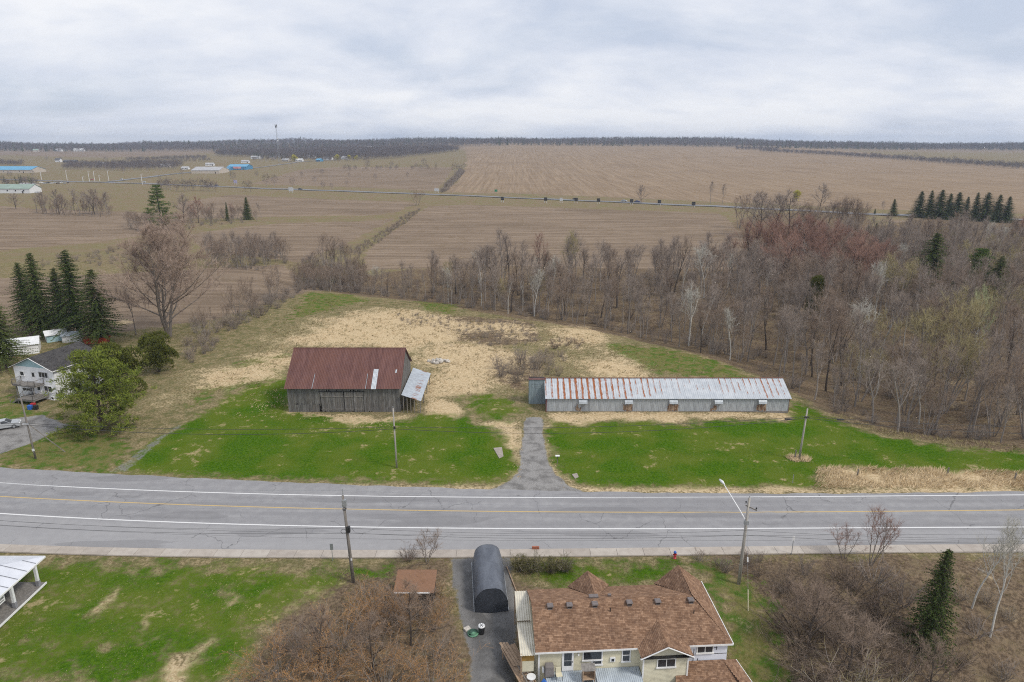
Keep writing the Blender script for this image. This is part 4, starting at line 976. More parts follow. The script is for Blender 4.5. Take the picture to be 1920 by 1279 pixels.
def bare_tree(seed, h, r0, split=.35, limbs=9, spread=.75, sub=9, twigs=11, twl=1.0, twr=.016, lift=.12, lean=.04, stems=1, crown_lo=.3, sub_len=.38):
    """returns (trunk, crown) arrays; limbs leave the stem between split and the top"""
    r = np.random.default_rng(seed); woods, branches, tws = [], [], Twigs()
    for st_ in range(stems):
        a0 = r.uniform(0, 6.28); d0 = unit(np.array([math.cos(a0) * (lean if stems == 1 else .28), math.sin(a0) * (lean if stems == 1 else .28), 1.0]))
        hh = h * r.uniform(.85, 1.0); tp, tr = grow(r, np.array([.25 * math.cos(a0), .25 * math.sin(a0), -.4]) * (stems > 1) + np.array([0, 0, -.4]) * (stems == 1), d0, hh * .93, r0, 9, .05, .03)
        woods.append((tp, tr, 6))
        for j in range(limbs):
            f = split + (.97 - split) * ((j + r.uniform(0, .8)) / limbs); k = min(int(f * 9), 8); p = tp[k] + (tp[k + 1] - tp[k]) * (f * 9 - k)
            a = 2.4 * j + r.uniform(-.5, .5); out = spread * (1.15 - .55 * f) * r.uniform(.75, 1.2)
            d = unit(np.array([math.cos(a) * out, math.sin(a) * out, 1.0 - .25 * (1 - f)])); L = hh * (.52 * (1 - f) + .16) * r.uniform(.85, 1.2)
            lp, lr = grow(r, p, d, L, max(tr[k] * .55, .03), 6, .12, lift); woods.append((lp, lr, 4))
            for m in range(sub):
                g = .2 + .8 * (m + r.uniform(0, .9)) / sub; q = min(int(g * 6), 5); bp = lp[q] + (lp[q + 1] - lp[q]) * (g * 6 - q)
                if bp[2] < h * crown_lo * .6: continue
                dd = unit((lp[q + 1] - lp[q]) / (L / 6) + r.normal(size=3) * .65 + np.array([0, 0, .15])); bl = L * sub_len * r.uniform(.6, 1.2) * (1.1 - .5 * g)
                pp, pr = grow(r, bp, dd, bl, max(lr[q] * .55, .022), 3, .16, .1)
                for i in range(3): branches.append((pp[i], pp[i + 1], pr[i]))
                for w in range(twigs):
                    e = r.uniform(.15, 1); i = min(int(e * 3), 2); b0 = pp[i] + (pp[i + 1] - pp[i]) * (e * 3 - i)
                    td = unit(unit(pp[i + 1] - pp[i]) + r.normal(size=3) * .6 + np.array([0, 0, .22])); tl = twl * r.uniform(.5, 1.25)
                    tws.add(b0, b0 + td * tl, twr * r.uniform(.7, 1.2))
    mb = MB()
    for pts, rad, n in woods: mb.tube(pts, rad, n, caps=False)
    tv, tf = np.array(mb.v), np.array(mb.f)
    A = np.array([b[0] for b in branches]); B = np.array([b[1] for b in branches]); Rr = np.array([b[2] for b in branches])
    return (tv, tf), join_np([spikes(A, B, Rr, .7), spikes(tws.a, tws.b, tws.r)])
def shrub(seed, h, w_, stems=26, twigs=26, twr=.012, sub=3, bud=0, upright=.6):
    """many stems from one root; optional bud blades"""
    r = np.random.default_rng(seed); A, B, Rr, ta, tb, tr = [], [], [], [], [], []
    for s_ in range(stems):
        a = r.uniform(0, 6.28); o = r.uniform(0, 1) ** .6; d = unit(np.array([math.cos(a) * o * w_, math.sin(a) * o * w_, h * upright * 1.3])); L = h * r.uniform(.6, 1.05)
        p0 = np.array([math.cos(a) * w_ * .25 * o, math.sin(a) * w_ * .25 * o, -.1]); pp, pr = grow(r, p0, d, L, .03 + .012 * h / 3, 4, .13, .06)
        for i in range(4): A.append(pp[i]); B.append(pp[i + 1]); Rr.append(pr[i])
        for b_ in range(sub):
            e = r.uniform(.25, .95); i = min(int(e * 4), 3); q = pp[i] + (pp[i + 1] - pp[i]) * (e * 4 - i); dd = unit(d + r.normal(size=3) * .6); q2 = q + dd * L * .35
            A.append(q); B.append(q2); Rr.append(.016)
            for k in range(max(1, twigs // (sub + 1))):
                z0 = q + (q2 - q) * r.uniform(.1, 1); td = unit(dd + r.normal(size=3) * .6); ta.append(z0); tb.append(z0 + td * h * .17 * r.uniform(.5, 1.3)); tr.append(twr * r.uniform(.7, 1.2))
        for k in range(max(1, twigs // (sub + 1))):
            e = r.uniform(.3, 1); i = min(int(e * 4), 3); z0 = pp[i] + (pp[i + 1] - pp[i]) * (e * 4 - i); td = unit(d + r.normal(size=3) * .55); ta.append(z0); tb.append(z0 + td * h * .18 * r.uniform(.5, 1.3)); tr.append(twr * r.uniform(.7, 1.2))
    st_ = spikes(np.array(A), np.array(B), np.array(Rr), .7); tws = [spikes(ta, tb, tr)]
    if bud:
        tb_ = np.array(tb); ta_ = np.array(ta); k = r.integers(0, len(tb_), bud); e = r.uniform(.2, 1, (bud, 1)); q = ta_[k] + (tb_[k] - ta_[k]) * e
        d = r.normal(size=(bud, 3)); d /= np.linalg.norm(d, axis=1, keepdims=True); tws.append(blades(q, d, .075 * r.uniform(.6, 1.4, bud), .05, r))
    return st_, join_np(tws)
def spruce(seed, h, w_, dens=1.0, bare_low=.06, blade=.46, droop=.22, irregular=.3):
    r = np.random.default_rng(seed); mb = MB(); mb.tube([(0, 0, -.4), (0, 0, h * .5), (0, 0, h * .97)], [h * .017, h * .011, .03], 7, caps=False)
    A, D, L, br = [], [], [], []; z = h * bare_low
    while z < h * .985:
        f = z / h; rad = w_ * (1 - f) ** .72 + .12; nb = max(4, int(8 * dens)); ph = r.uniform(0, 6.28)
        for b_ in range(nb):
            a = ph + 6.283 * b_ / nb + r.uniform(-.3, .3); R_ = rad * max(.45, 1 + r.normal() * irregular); zz_ = z + r.uniform(-.2, .2)
            o = np.array([math.cos(a), math.sin(a), 0]); sd = np.array([-o[1], o[0], 0]); nst = max(3, int(R_ / .24)); dr = droop * (1.4 - f)
            br.append((np.array([0, 0, zz_]), o * R_ * .9 + np.array([0, 0, zz_ - dr * R_ * .8]), .035))
            for k in range(nst):
                e = (k + r.uniform(.2, 1)) / nst; p = o * R_ * e + np.array([0, 0, zz_ - dr * R_ * e * e + .12 * R_ * max(0, e - .7)])
                for s_ in (-1, 1, r.choice((-.5, .5))):
                    A.append(p); D.append(unit(o * r.uniform(.35, .9) + sd * s_ * r.uniform(.5, 1.1) + np.array([0, 0, r.uniform(-.55, .05)]))); L.append(blade * r.uniform(.65, 1.25) * (1.05 - .35 * e) * (.7 + .3 * (1 - f)))
        z += .40 / dens ** .6 * (1.05 - .35 * f)
    A.append(np.array([0, 0, h * .96])); D.append(np.array([0, 0, 1.0])); L.append(.5)
    ba = spikes([b[0] for b in br], [b[1] for b in br], [b[2] for b in br], .4)
    L = np.array(L); return join_np([(np.array(mb.v), np.array(mb.f)), ba]), blades(np.array(A), np.array(D), L, L * .36, r)
def pine(seed, h, w_, whorls=11, per=6, lo=.12, tuft=34, tl=.5, flat=.35, shape=.75, top=.25):
    """open boughs in layers, each ending in tufts of needles"""
    r = np.random.default_rng(seed); mb = MB(); tp, tr = grow(r, np.array([0, 0, -.4]), np.array([0, 0, 1.0]), h * .96, h * .02, 8, .03, .02); mb.tube(tp, tr, 7, caps=False)
    br, A, D = [], [], []
    for k in range(whorls):
        f = lo + (.97 - lo) * k / (whorls - 1); q = min(int(f * 8), 7); p = tp[q] + (tp[q + 1] - tp[q]) * (f * 8 - q); rad = w_ * (top + (1 - top) * (1 - f) ** shape) * (1 if f > .25 else .8)
        for b_ in range(per):
            a = 6.283 * b_ / per + r.uniform(-.5, .5) + k; L = rad * r.uniform(.55, 1.15); d = unit(np.array([math.cos(a), math.sin(a), r.uniform(.0, .35) + .3 * f])); pp, pr = grow(r, p, d, L, .02 + h * .005 * (1 - f), 4, .1, .04)
            for i in range(4): br.append((pp[i], pp[i + 1], pr[i]))
            for s_ in range(max(3, int(L * 1.9))):
                e = r.uniform(.3, 1.03); i = min(int(e * 4), 3); b0 = pp[i] + (pp[i + 1] - pp[i]) * (e * 4 - i); sd = unit(d + r.normal(size=3) * np.array([.9, .9, flat])); c = b0 + sd * r.uniform(.2, .28 * L + .25); br.append((b0, c, .018))
                for n_ in range(tuft):
                    A.append(c + r.normal(size=3) * np.array([.26, .26, .12]) * (tl / .5)); D.append(unit(sd * .5 + r.normal(size=3) * .8 + np.array([0, 0, .35])))
    A, D = np.array(A), np.array(D); L = tl * r.uniform(.6, 1.2, len(A)); ba = spikes([b[0] for b in br], [b[1] for b in br], [b[2] for b in br], .6)
    return join_np([(np.array(mb.v), np.array(mb.f)), ba]), blades(A, D, L, L * .22, r)
def cedar(seed, h, w_, n=9000, blade=.4, lobes=16):
    """dense rounded evergreen made of upright sprays on overlapping lobes"""
    r = np.random.default_rng(seed); mb = MB(); A, D = [], []
    for k in range(lobes):
        a = r.uniform(0, 6.28); f = r.uniform(.12, .8); rr_ = w_ * (1 - (f - .3) ** 2 * 1.6) * .62 * r.uniform(.5, 1.05); c = np.array([math.cos(a) * rr_, math.sin(a) * rr_, h * f]); R_ = np.array([w_ * .42, w_ * .42, h * .24]) * r.uniform(.7, 1.2)
        m = n // lobes; v = r.normal(size=(m, 3)); v /= np.linalg.norm(v, axis=1, keepdims=True); v[:, 2] = np.where(v[:, 2] < -.3, -v[:, 2], v[:, 2]); sh = r.uniform(.55, 1.05, (m, 1)) ** .5
        A.append(c + v * R_ * sh); D.append(v * .7 + np.array([0, 0, .6]) + r.normal(size=(m, 3)) * .35); mb.tube([(0, 0, -.3), tuple(c * np.array([.35, .35, .6])), tuple(c)], [.09, .06, .02], 4, caps=False)
    A, D = np.concatenate(A), np.concatenate(D); A[:, 2] = np.maximum(A[:, 2], .1); D /= np.linalg.norm(D, axis=1, keepdims=True); L = blade * r.uniform(.6, 1.3, len(A))
    return (np.array(mb.v), np.array(mb.f)), blades(A, D, L, L * .38, r)
def far_tree(seed, h, w_, conifer=False, n=150):
    """small-scale tree for the distance: stem plus loose sprays"""
    r = np.random.default_rng(seed); mb = MB(); mb.tube([(0, 0, -.5), (0, 0, h * .9)], [h * .018 + .06, .04], 4, caps=False)
    if conifer:
        f = r.uniform(.05, 1, n) ** .8; a = r.uniform(0, 6.28, n); R_ = w_ * (1 - f) ** .85 * r.uniform(.3, 1, n) + .05; A = np.stack([np.cos(a) * R_ * .4, np.sin(a) * R_ * .4, f * h], 1); D = np.stack([np.cos(a), np.sin(a), r.uniform(-.5, .1, n)], 1); L = R_ * .8 + .5; wd = L * .55
    else:
        v = r.normal(size=(n, 3)); v /= np.linalg.norm(v, axis=1, keepdims=True); A = np.array([0, 0, h * .58]) + v * np.array([w_, w_, h * .36]) * r.uniform(.2, 1, (n, 1)) ** .5; D = v * .6 + np.array([0, 0, .8]) + r.normal(size=(n, 3)) * .3; L = r.uniform(.9, 2.2, n) * h / 14; wd = L * .16
    D /= np.linalg.norm(D, axis=1, keepdims=True); return (np.array(mb.v), np.array(mb.f)), blades(A, D, L, wd, r)
def proto(gen, m_wood, m_crown, wood='trunk', crown='crown'):
    (tv, tf), (cv, cf) = gen
    a, b = raw_mesh(wood, tv, tf, True), raw_mesh(crown, cv, cf)
    a.materials.append(m_wood); b.materials.append(m_crown)
    h_ = float(cv[:, 2].max())
    return {'wood': a, 'crown': b, 'wn': wood, 'cn': crown, 'h': h_, 'whole': None}
def recolour(p, m_wood, m_crown):
    a, b = p['wood'].copy(), p['crown'].copy(); a.materials[0] = m_wood; b.materials[0] = m_crown
    return dict(p, wood=a, crown=b, whole=None)
def whole(p):
    """one mesh of a plant, for instancing in masses and for tiny ones"""
    if p['whole'] is None:
        def arr(me):
            v = np.empty(len(me.vertices) * 3, np.float32); me.vertices.foreach_get('co', v); f = np.empty(len(me.loops), np.int32); me.loops.foreach_get('vertex_index', f); return v.reshape(-1, 3), f.reshape(-1, 4)
        (v1, f1), (v2, f2) = arr(p['wood']), arr(p['crown']); me = raw_mesh('plant', np.concatenate([v1, v2]), np.concatenate([f1, f2 + len(v1)]))
        me.materials.append(p['wood'].materials[0]); me.materials.append(p['crown'].materials[0])
        me.polygons.foreach_set('material_index', np.concatenate([np.zeros(len(f1), np.int32), np.ones(len(f2), np.int32)])); p['whole'] = me
    return p['whole']
def plant(name, p, loc, h, label, cat, group=None, rz=None, wide=1.0, single=False, rnd=random.Random(77)):
    s = h / p['h']; rz = rnd.uniform(0, 6.28) if rz is None else rz
    if single: o = link(name, whole(p)); tag(o, label, cat, group); o.location = loc; o.rotation_euler = (0, 0, rz)
    else:
        o = thing(name, label, cat, loc, rz, group); link(p['wn'], p['wood'], None, o); link(p['cn'], p['crown'], None, o)
    o.scale = (s * wide, s * wide, s); o.rotation_euler = (rnd.uniform(-.03, .03), rnd.uniform(-.03, .03), rz); return o
def scatter(name, pts, scl, protos, seed=0):
    """a mass of plants nobody could count, as instances on points"""
    n = len(pts); me = bpy.data.meshes.new(name); me.vertices.add(n); me.vertices.foreach_set('co', np.asarray(pts, np.float32).ravel()); r = np.random.default_rng(seed)
    me.attributes.new('scl', 'FLOAT', 'POINT').data.foreach_set('value', np.asarray(scl, np.float32)); me.attributes.new('turn', 'FLOAT_VECTOR', 'POINT').data.foreach_set('vector', np.stack([r.normal(0, .04, n), r.normal(0, .04, n), r.uniform(0, 6.28, n)], 1).astype(np.float32).ravel())
    me.attributes.new('pick', 'INT', 'POINT').data.foreach_set('value', r.integers(0, len(protos), n).astype(np.int32))
    c = bpy.data.collections.new(name + '_kinds')
    for i, p in enumerate(protos): c.objects.link(bpy.data.objects.new('%s_kind_%02d' % (name, i), whole(p)))
    ng = bpy.data.node_groups.new(name, 'GeometryNodeTree'); ng.interface.new_socket('Geometry', in_out='INPUT', socket_type='NodeSocketGeometry'); ng.interface.new_socket('Geometry', in_out='OUTPUT', socket_type='NodeSocketGeometry'); N, L = ng.nodes, ng.links
    gi, go, ci, ip = N.new('NodeGroupInput'), N.new('NodeGroupOutput'), N.new('GeometryNodeCollectionInfo'), N.new('GeometryNodeInstanceOnPoints')
    ci.inputs['Collection'].default_value = c; ci.inputs['Separate Children'].default_value = True; ci.inputs['Reset Children'].default_value = True; ip.inputs['Pick Instance'].default_value = True
    def na(nm, ty):
        q = N.new('GeometryNodeInputNamedAttribute'); q.data_type = ty; q.inputs['Name'].default_value = nm; return q.outputs['Attribute']
    L.new(gi.outputs[0], ip.inputs['Points']); L.new(ci.outputs[0], ip.inputs['Instance']); L.new(na('pick', 'INT'), ip.inputs['Instance Index']); L.new(na('turn', 'FLOAT_VECTOR'), ip.inputs['Rotation']); L.new(na('scl', 'FLOAT'), ip.inputs['Scale']); L.new(ip.outputs[0], go.inputs[0])
    o = stuff(link(name, me)); o.modifiers.new('plants', 'NODES').node_group = ng; return o

# ------------------------------------------------------------------ plant kinds
K = {}
K['wood'] = [proto(bare_tree(100 + i, 14, .205, .40, 10, .68, 7, 10, 1.3, .0150, .15), BARK, TW['grey']) for i in range(4)]
K['pole'] = [proto(bare_tree(120 + i, 13, .155, .48, 9, .5, 6, 8, 1.1, .0145, .18), BARK, TW['grey']) for i in range(4)]
K['wide'] = [proto(bare_tree(140 + i, 14, .24, .16, 12, 1.15, 12, 14, 1.25, .0165, .08, crown_lo=.2), BARK_DARK, TW['grey']) for i in range(3)]
K['multi'] = [proto(bare_tree(160 + i, 10, .085, .28, 6, .7, 5, 9, 1.05, .0125, .12, stems=4), BARK, TW['brown']) for i in range(3)]
K['woodbrown'] = [recolour(p, BARK_DARK, TW['brown']) for p in K['wood'][:2] + K['pole'][:2]]
K['woodred'] = [recolour(p, BARK_DARK, TW['red']) for p in K['wide'] + K['wood'][2:]]
K['woodolive'] = [recolour(p, BARK, TW['olive']) for p in K['multi'] + K['wood'][1:2]]
K['widebrown'] = [recolour(p, BARK_DARK, TW['brown']) for p in K['wide']]
K['birchpole'] = [recolour(p, BARK_PALE, TW['grey']) for p in K['pole']]
K['birch'] = [recolour(p, BARK_PALE, TW['pale']) for p in (K['wood'][3], K['pole'][1])]
K['palegreen'] = [recolour(K['wide'][1], BARK_PALE, TW['green'])]
K['brush'] = [proto(shrub(200 + i, 3.0, 1.9, 20, 24, .009), BARK, TW['brown'], 'stems', 'twigs') for i in range(3)]
K['brushgrey'] = [recolour(p, BARK, TW['grey']) for p in K['brush']]
K['brushtan'] = [recolour(p, BARK, TW['tan']) for p in K['brush']]
K['brushred'] = [recolour(p, BARK_DARK, TW['red']) for p in K['brush'][:2]]
K['brusholive'] = [recolour(p, BARK, TW['olive']) for p in K['brush'][:2]]
K['bud'] = [proto(shrub(220 + i, 5.0, (3.2, 2.6, 3.8)[i], (24, 18, 28)[i], 30, .011, 4, 2600, (.6, .9, .5)[i]), BARK, TW['orange'], 'stems', 'twigs') for i in range(3)]
K['tangle'] = [proto(shrub(230 + i, 5.0, (4.2, 3.4, 5.0)[i], (28, 22, 32)[i], 32, .012, 4, 0, (.4, .6, .35)[i]), BARK_DARK, TW['brown'], 'stems', 'twigs') for i in range(3)]
K['tanglegrey'] = [recolour(p, BARK, TW['grey']) for p in K['tangle']]
K['greenshrub'] = [proto(shrub(240 + i, 2.2, 1.8, 60, 30, .010, 3, 1500, .9), BARK, LEAF['shrubgreen'], 'stems', 'foliage') for i in range(2)]
K['spruce'] = [proto(spruce(300 + i, 18, 4.6 + .5 * i, 1.25, .08 + .05 * i, .5), BARK_DARK, LEAF['spruce'], 'trunk', 'foliage') for i in range(3)]
K['smallspruce'] = [proto(spruce(320 + i, 10, 2.6 + .35 * i, 1.9, .03, .36, .22, .2 + .08 * i), BARK_DARK, LEAF['spruce'], 'trunk', 'foliage') for i in range(4)]
K['pine'] = [proto(pine(330, 20, 5.2, 13, 6, .12, 30, .55, .3, .8, .12), BARK_DARK, LEAF['pine'], 'trunk', 'foliage'), proto(pine(331, 14, 5.0, 12, 6, .12, 30, .5, .3, .8, .1), BARK_DARK, LEAF['pine'], 'trunk', 'foliage')]
K['bigpine'] = [proto(pine(340, 14, 8.8, 11, 9, .06, 34, .5, .18, .6, .16), BARK_DARK, LEAF['pinegold'], 'trunk', 'foliage')]
K['cedar'] = [proto(cedar(350 + i, 9, 4.8, 15000, .42), BARK_DARK, LEAF['cedar'], 'trunk', 'foliage') for i in range(2)]
TW['far'] = veg_mat('dark_far_twigs', (.085, .072, .074), (.15, .128, .126)); TW['far2'] = veg_mat('brown_far_twigs', (.12, .092, .085), (.18, .145, .13))
K['farbare'] = [proto(far_tree(400 + i, 15, 4.5 + i * .6, False, 210), BARK, TW['far']) for i in range(3)]
K['farred'] = [recolour(p, BARK, TW['far2']) for p in K['farbare'][:2]]
K['farcon'] = [proto(far_tree(420 + i, 17, 3.2, True, 130), BARK_DARK, LEAF['spruce'], 'trunk', 'foliage') for i in range(2)]
K['faryellow'] = [recolour(K['farbare'][1], BARK, TW['yellow'])]
K['willow'] = [proto(cedar(360, 10, 5, 2600, .9, 14), BARK, TW['yellow'], 'trunk', 'foliage')]
# ------------------------------------------------------------------ woods behind the sheds
ORD = ['first', 'second', 'third', 'fourth', 'fifth', 'sixth', 'seventh', 'eighth', 'ninth', 'tenth', 'eleventh', 'twelfth', 'thirteenth', 'fourteenth', 'fifteenth']
def ranks(items, key_row):
    """(row, ordinal from the left) of each (px, py, ...) item"""
    rows_ = {}
    for i, it in enumerate(items): rows_.setdefault(key_row(it), []).append(i)
    return {i: (r_, ORD[k]) for r_, l_ in rows_.items() for k, i in enumerate(sorted(l_, key=lambda i: items[i][0]))}
prng = np.random.default_rng(21)
def sample(poly, spacing, rng):
    q = np.array(poly); (x0, y0), (x1, y1) = q.min(0), q.max(0); gx, gy = np.meshgrid(np.arange(x0, x1, spacing), np.arange(y0, y1, spacing)); p = np.stack([gx.ravel(), gy.ravel()], 1) + rng.uniform(-.48, .48, (gx.size, 2)) * spacing
    return p[sdist(p[:, 0], p[:, 1], poly) > 0]
def in_view(p, pad=1.06): return np.abs(p[:, 0]) < .75 * pad * (p[:, 1] * CP + H * SP)
WOOD = W((560, 506), (620, 500), (680, 516), (900, 520), (1180, 520), (1400, 514), (1450, 490), (1520, 478), (1640, 474), (1760, 464), (2100, 470), (2100, 852), (1920, 842), (1800, 826), (1700, 806), (1610, 776), (1560, 752), (1480, 708), (1420, 676), (1290, 642), (1160, 616), (1000, 590), (860, 570), (780, 552), (640, 538))
pts = sample(WOOD, 5.7, prng); pts = pts[in_view(pts)]
KEEP = ((1736, 555, 18), (1822, 560, 22), (1862, 565, 16), (1522, 600, 10), (1676, 520, 16), (1828, 650, 22), (1640, 600, 8))     # clearings before trees that stand out
def open_before(p):
    ok = np.ones(len(p), bool); pxs = 960 + F * p[:, 0] / (p[:, 1] * CP + H * SP)
    for px, py, w_ in KEEP: y0 = G(px, py)[1]; ok &= ~((np.abs(pxs - px) < w_) & (p[:, 1] > y0 - 26) & (p[:, 1] < y0 + 5))
    return ok
pts = pts[open_before(pts)]
order = np.argsort(pts[:, 1]); pts = pts[order]
edge_d = sdist(pts[:, 0], pts[:, 1], WOOD)
n_single = 235
kind_rng = random.Random(4)
def wood_kind(x, y):
    v = float(wob(x, y, 26, 8)); u = kind_rng.random(); px = 960 + F * x / (y * CP + H * SP)
    if u < .03: return 'birch'
    if u < .10: return 'birchpole'
    if v > .42 and px > 1350: return 'woodred'
    if v < -.5 and u < .7: return 'woodolive'
    return ('wood', 'wood', 'pole', 'pole', 'woodbrown', 'multi')[int(kind_rng.random() * 6)]
words = {'birchpole': ('birch_tree', 'pale-stemmed slim tree'), 'birch': ('birch_tree', 'pale-barked slender tree'), 'woodred': ('bare_tree', 'red-budded bare tree'), 'woodolive': ('bare_tree', 'olive-budding many-stemmed tree'),
         'wood': ('bare_tree', 'grey bare tree'), 'pole': ('bare_tree', 'slim grey bare tree'), 'woodbrown': ('bare_tree', 'dark brown bare tree'), 'multi': ('bare_tree', 'brown many-stemmed bare tree')}
rest, rest_s, used = [], [], 0
for i, (x, y) in enumerate(pts):
    kd = wood_kind(x, y); px = 960 + F * x / (y * CP + H * SP); h_ = kind_rng.uniform(10.5, 17.5) * (.75 if edge_d[i] < 4 else 1) * (1.12 if kd == 'woodred' else 1)
    if px < 800: h_ *= .72
    if used < n_single and kind_rng.random() < .8:
        zone = 'at the left end of the tree belt' if px < 800 else 'in the tree belt behind the straw meadow' if px < 1130 else 'in the woods behind the long shed' if px < 1480 else 'in the woods above the right-hand lawn' if px < 1720 else 'in the thick woods at the right edge'
        zone = ('at the near edge, ' if edge_d[i] < 7 else 'a little way in, ' if edge_d[i] < 16 else 'deep among others, ') + zone; nm, wd = words[kd]; plant(nm, kind_rng.choice(K[kd]), (x, y, z1(x, y)), h_, '%s %s' % (wd, zone), 'tree', wd + ' ' + zone, rnd=kind_rng); used += 1
    else: rest.append((x, y, z1(x, y))); rest_s.append((h_ / 13.0, kd))
for kd in sorted(set(k for _, k in rest_s)):
    sel = [j for j, (_, k) in enumerate(rest_s) if k == kd]
    scatter('woodland_' + kd.replace('wood', 'mixed_') .strip('_'), [rest[j] for j in sel], [rest_s[j][0] for j in sel], K[kd], 5)
# undergrowth along and inside the woods
up_ = sample(WOOD, 3.6, prng); up_ = up_[in_view(up_)]; ed = sdist(up_[:, 0], up_[:, 1], WOOD); up_ = up_[prng.random(len(up_)) < np.where(ed < 9, .5, .28)]
scatter('undergrowth', np.column_stack([up_, zt(up_[:, 0], up_[:, 1])]), prng.uniform(.5, 1.25, len(up_)), K['brush'] + K['brushgrey'] + K['brushgrey'], 6)
def brush_patch(name, poly, spacing, kinds, lo, hi, seed):
    r_ = np.random.default_rng(seed); p = sample(poly, spacing, r_)
    if len(p): scatter(name, np.column_stack([p, zt(p[:, 0], p[:, 1])]), r_.uniform(lo, hi, len(p)), kinds, seed)
# thickets that read as one mass
brush_patch('thicket', W((382, 476), (520, 468), (540, 494), (470, 508), (385, 498)), 3.3, K['pole'] + K['multi'] + K['brushgrey'], .4, .9, 31)
brush_patch('thicket', W((60, 392), (215, 396), (210, 408), (75, 404)), 6.5, K['multi'] + K['wood'] + K['woodbrown'], .4, 1.0, 32)
brush_patch('thicket', W((230, 420), (420, 408), (500, 414), (420, 424), (250, 442)), 6.5, K['multi'] + K['brushgrey'], .5, .95, 33)
brush_patch('thicket', W((350, 610), (440, 592), (560, 536), (570, 552), (470, 606), (380, 640)), 2.7, K['brush'] + K['brushgrey'] + K['brushtan'] + K['multi'][:1], .4, 1.1, 34)
brush_patch('thicket', W((548, 515), (600, 498), (690, 505), (690, 535), (600, 540), (560, 545)), 2.8, K['brush'] + K['brushgrey'] + K['multi'], .45, 1.0, 44); brush_patch('thicket', W((560, 505), (640, 492), (690, 500), (680, 512), (590, 518)), 5.0, K['wood'] + K['pole'] + K['multi'], .6, .95, 45)
brush_patch('gully_thicket', W((1420, 1075), (1560, 1062), (1700, 1075), (1720, 1200), (1700, 1300), (1500, 1300), (1470, 1200)), 3.7, K['tangle'] + K['brush'], .35, .8, 46)
brush_patch('thicket', W((345, 645), (400, 625), (420, 650), (350, 700)), 2.6, K['brush'] + K['brushtan'], .5, .9, 35)
brush_patch('thicket', W((60, 492), (330, 445), (345, 470), (200, 500), (60, 500)), 5.0, K['brush'] + K['brushtan'], .4, .9, 36)
brush_patch('ditch_brush', [(x, y) for x, y in W((655, 476), (700, 444), (765, 402), (790, 392), (780, 405), (715, 452), (668, 482))], 3.0, K['brush'], .35, .7, 37)
brush_patch('ditch_brush', W((822, 362), (862, 322), (872, 326), (835, 362)), 5.0, K['brush'] + K['brushgrey'], .6, 1.6, 38)
brush_patch('meadow_brush', W((915, 690), (1000, 660), (1062, 668), (1060, 706), (990, 716), (930, 720)), 2.7, K['brush'] + K['brushgrey'] + K['brushtan'] + K['brushtan'], .4, 1.2, 39)
brush_patch('meadow_brush', W((860, 604), (960, 598), (1010, 612), (1010, 646), (900, 650), (860, 630)), 2.2, K['brushgrey'] + K['brushtan'], .16, .4, 40)
brush_patch('meadow_brush', W((1030, 640), (1095, 636), (1095, 652), (1035, 655)), 1.8, K['brushred'] + K['brush'], .25, .5, 41)
brush_patch('meadow_brush', W((740, 588), (850, 592), (840, 618), (760, 612)), 2.2, K['brushgrey'] + K['brushtan'], .15, .4, 42)
brush_patch('roadside_brush', W((1330, 1048), (1440, 1046), (1450, 1075), (1400, 1082), (1340, 1070)), 1.5, K['tangle'] + K['brush'], .35, .7, 43)

# ------------------------------------------------------------------ single trees one can pick out
def at_h(px, py, top): p = P(px, py); return p, Zat(px, top, p.y) - p.z
def tree(name, kd, px, py, top, label, cat='tree', i=0, wide=1.0, group=None, rz=None, single=False):
    p, h_ = at_h(px, py, top); return plant(name, K[kd][i % len(K[kd])], p, h_, label, cat, group, rz, wide, single)
K['giant'] = [proto(bare_tree(171, 28, .30, .16, 14, 1.1, 18, 24, 1.7, .021, .06, stems=3, crown_lo=.12), BARK, TW['red'])]
K['giant'][0]['crown'].materials[0] = veg_mat('buff_budding_twigs', (.30, .225, .185), (.42, .325, .265))
tree('cottonwood_tree', 'giant', 318, 632, 388, 'huge spreading bare tree with buff twigs by the field', i=0, wide=1.25, rz=1.0)
tree('bare_tree', 'pole', 255, 628, 535, 'thin leaning bare tree left of the huge spreading tree', i=2)
for px, py, top, w_, lb in ((58, 622, 492, 1.0, 'slim leftmost spruce of the group behind the white house'), (84, 628, 474, 1.1, 'tall spruce second from left behind the white house'), (118, 628, 502, 1.0, 'shorter spruce in the middle behind the white house'),
                            (148, 632, 468, 1.05, 'tall spruce with a pointed tip right of the gap behind the white house'), (190, 646, 505, 1.3, 'broad spruce standing beside the orange-red bin')):
    tree('spruce_tree', 'spruce', px, py, top, lb, i=px, wide=w_ * .95)
tree('spruce_tree', 'spruce', 14, 690, 560, 'dark evergreen at the left edge in front of the sheds', i=1, wide=1.3)
tree('pine_tree', 'pine', 306, 432, 346, 'tall lone white pine with layered boughs above the fields', i=0, wide=1.3)
tree('spruce_tree', 'smallspruce', 465, 412, 369, 'small dark spruce standing alone beyond the left fields', i=0, wide=1.0); tree('spruce_tree', 'smallspruce', 427, 414, 378, 'slender faded evergreen left of the lone small spruce', i=1, wide=.45)
tree('pine_tree', 'bigpine', 192, 806, 650, 'broad golden-green pine in front of the white house', i=0, wide=.98, rz=.6)
tree('cedar_tree', 'cedar', 232, 742, 640, 'dense dark olive cedar behind the golden pine', i=0, wide=1.05); tree('cedar_tree', 'cedar', 298, 698, 622, 'rounded olive cedar at the foot of the huge bare tree', i=1, wide=.95)
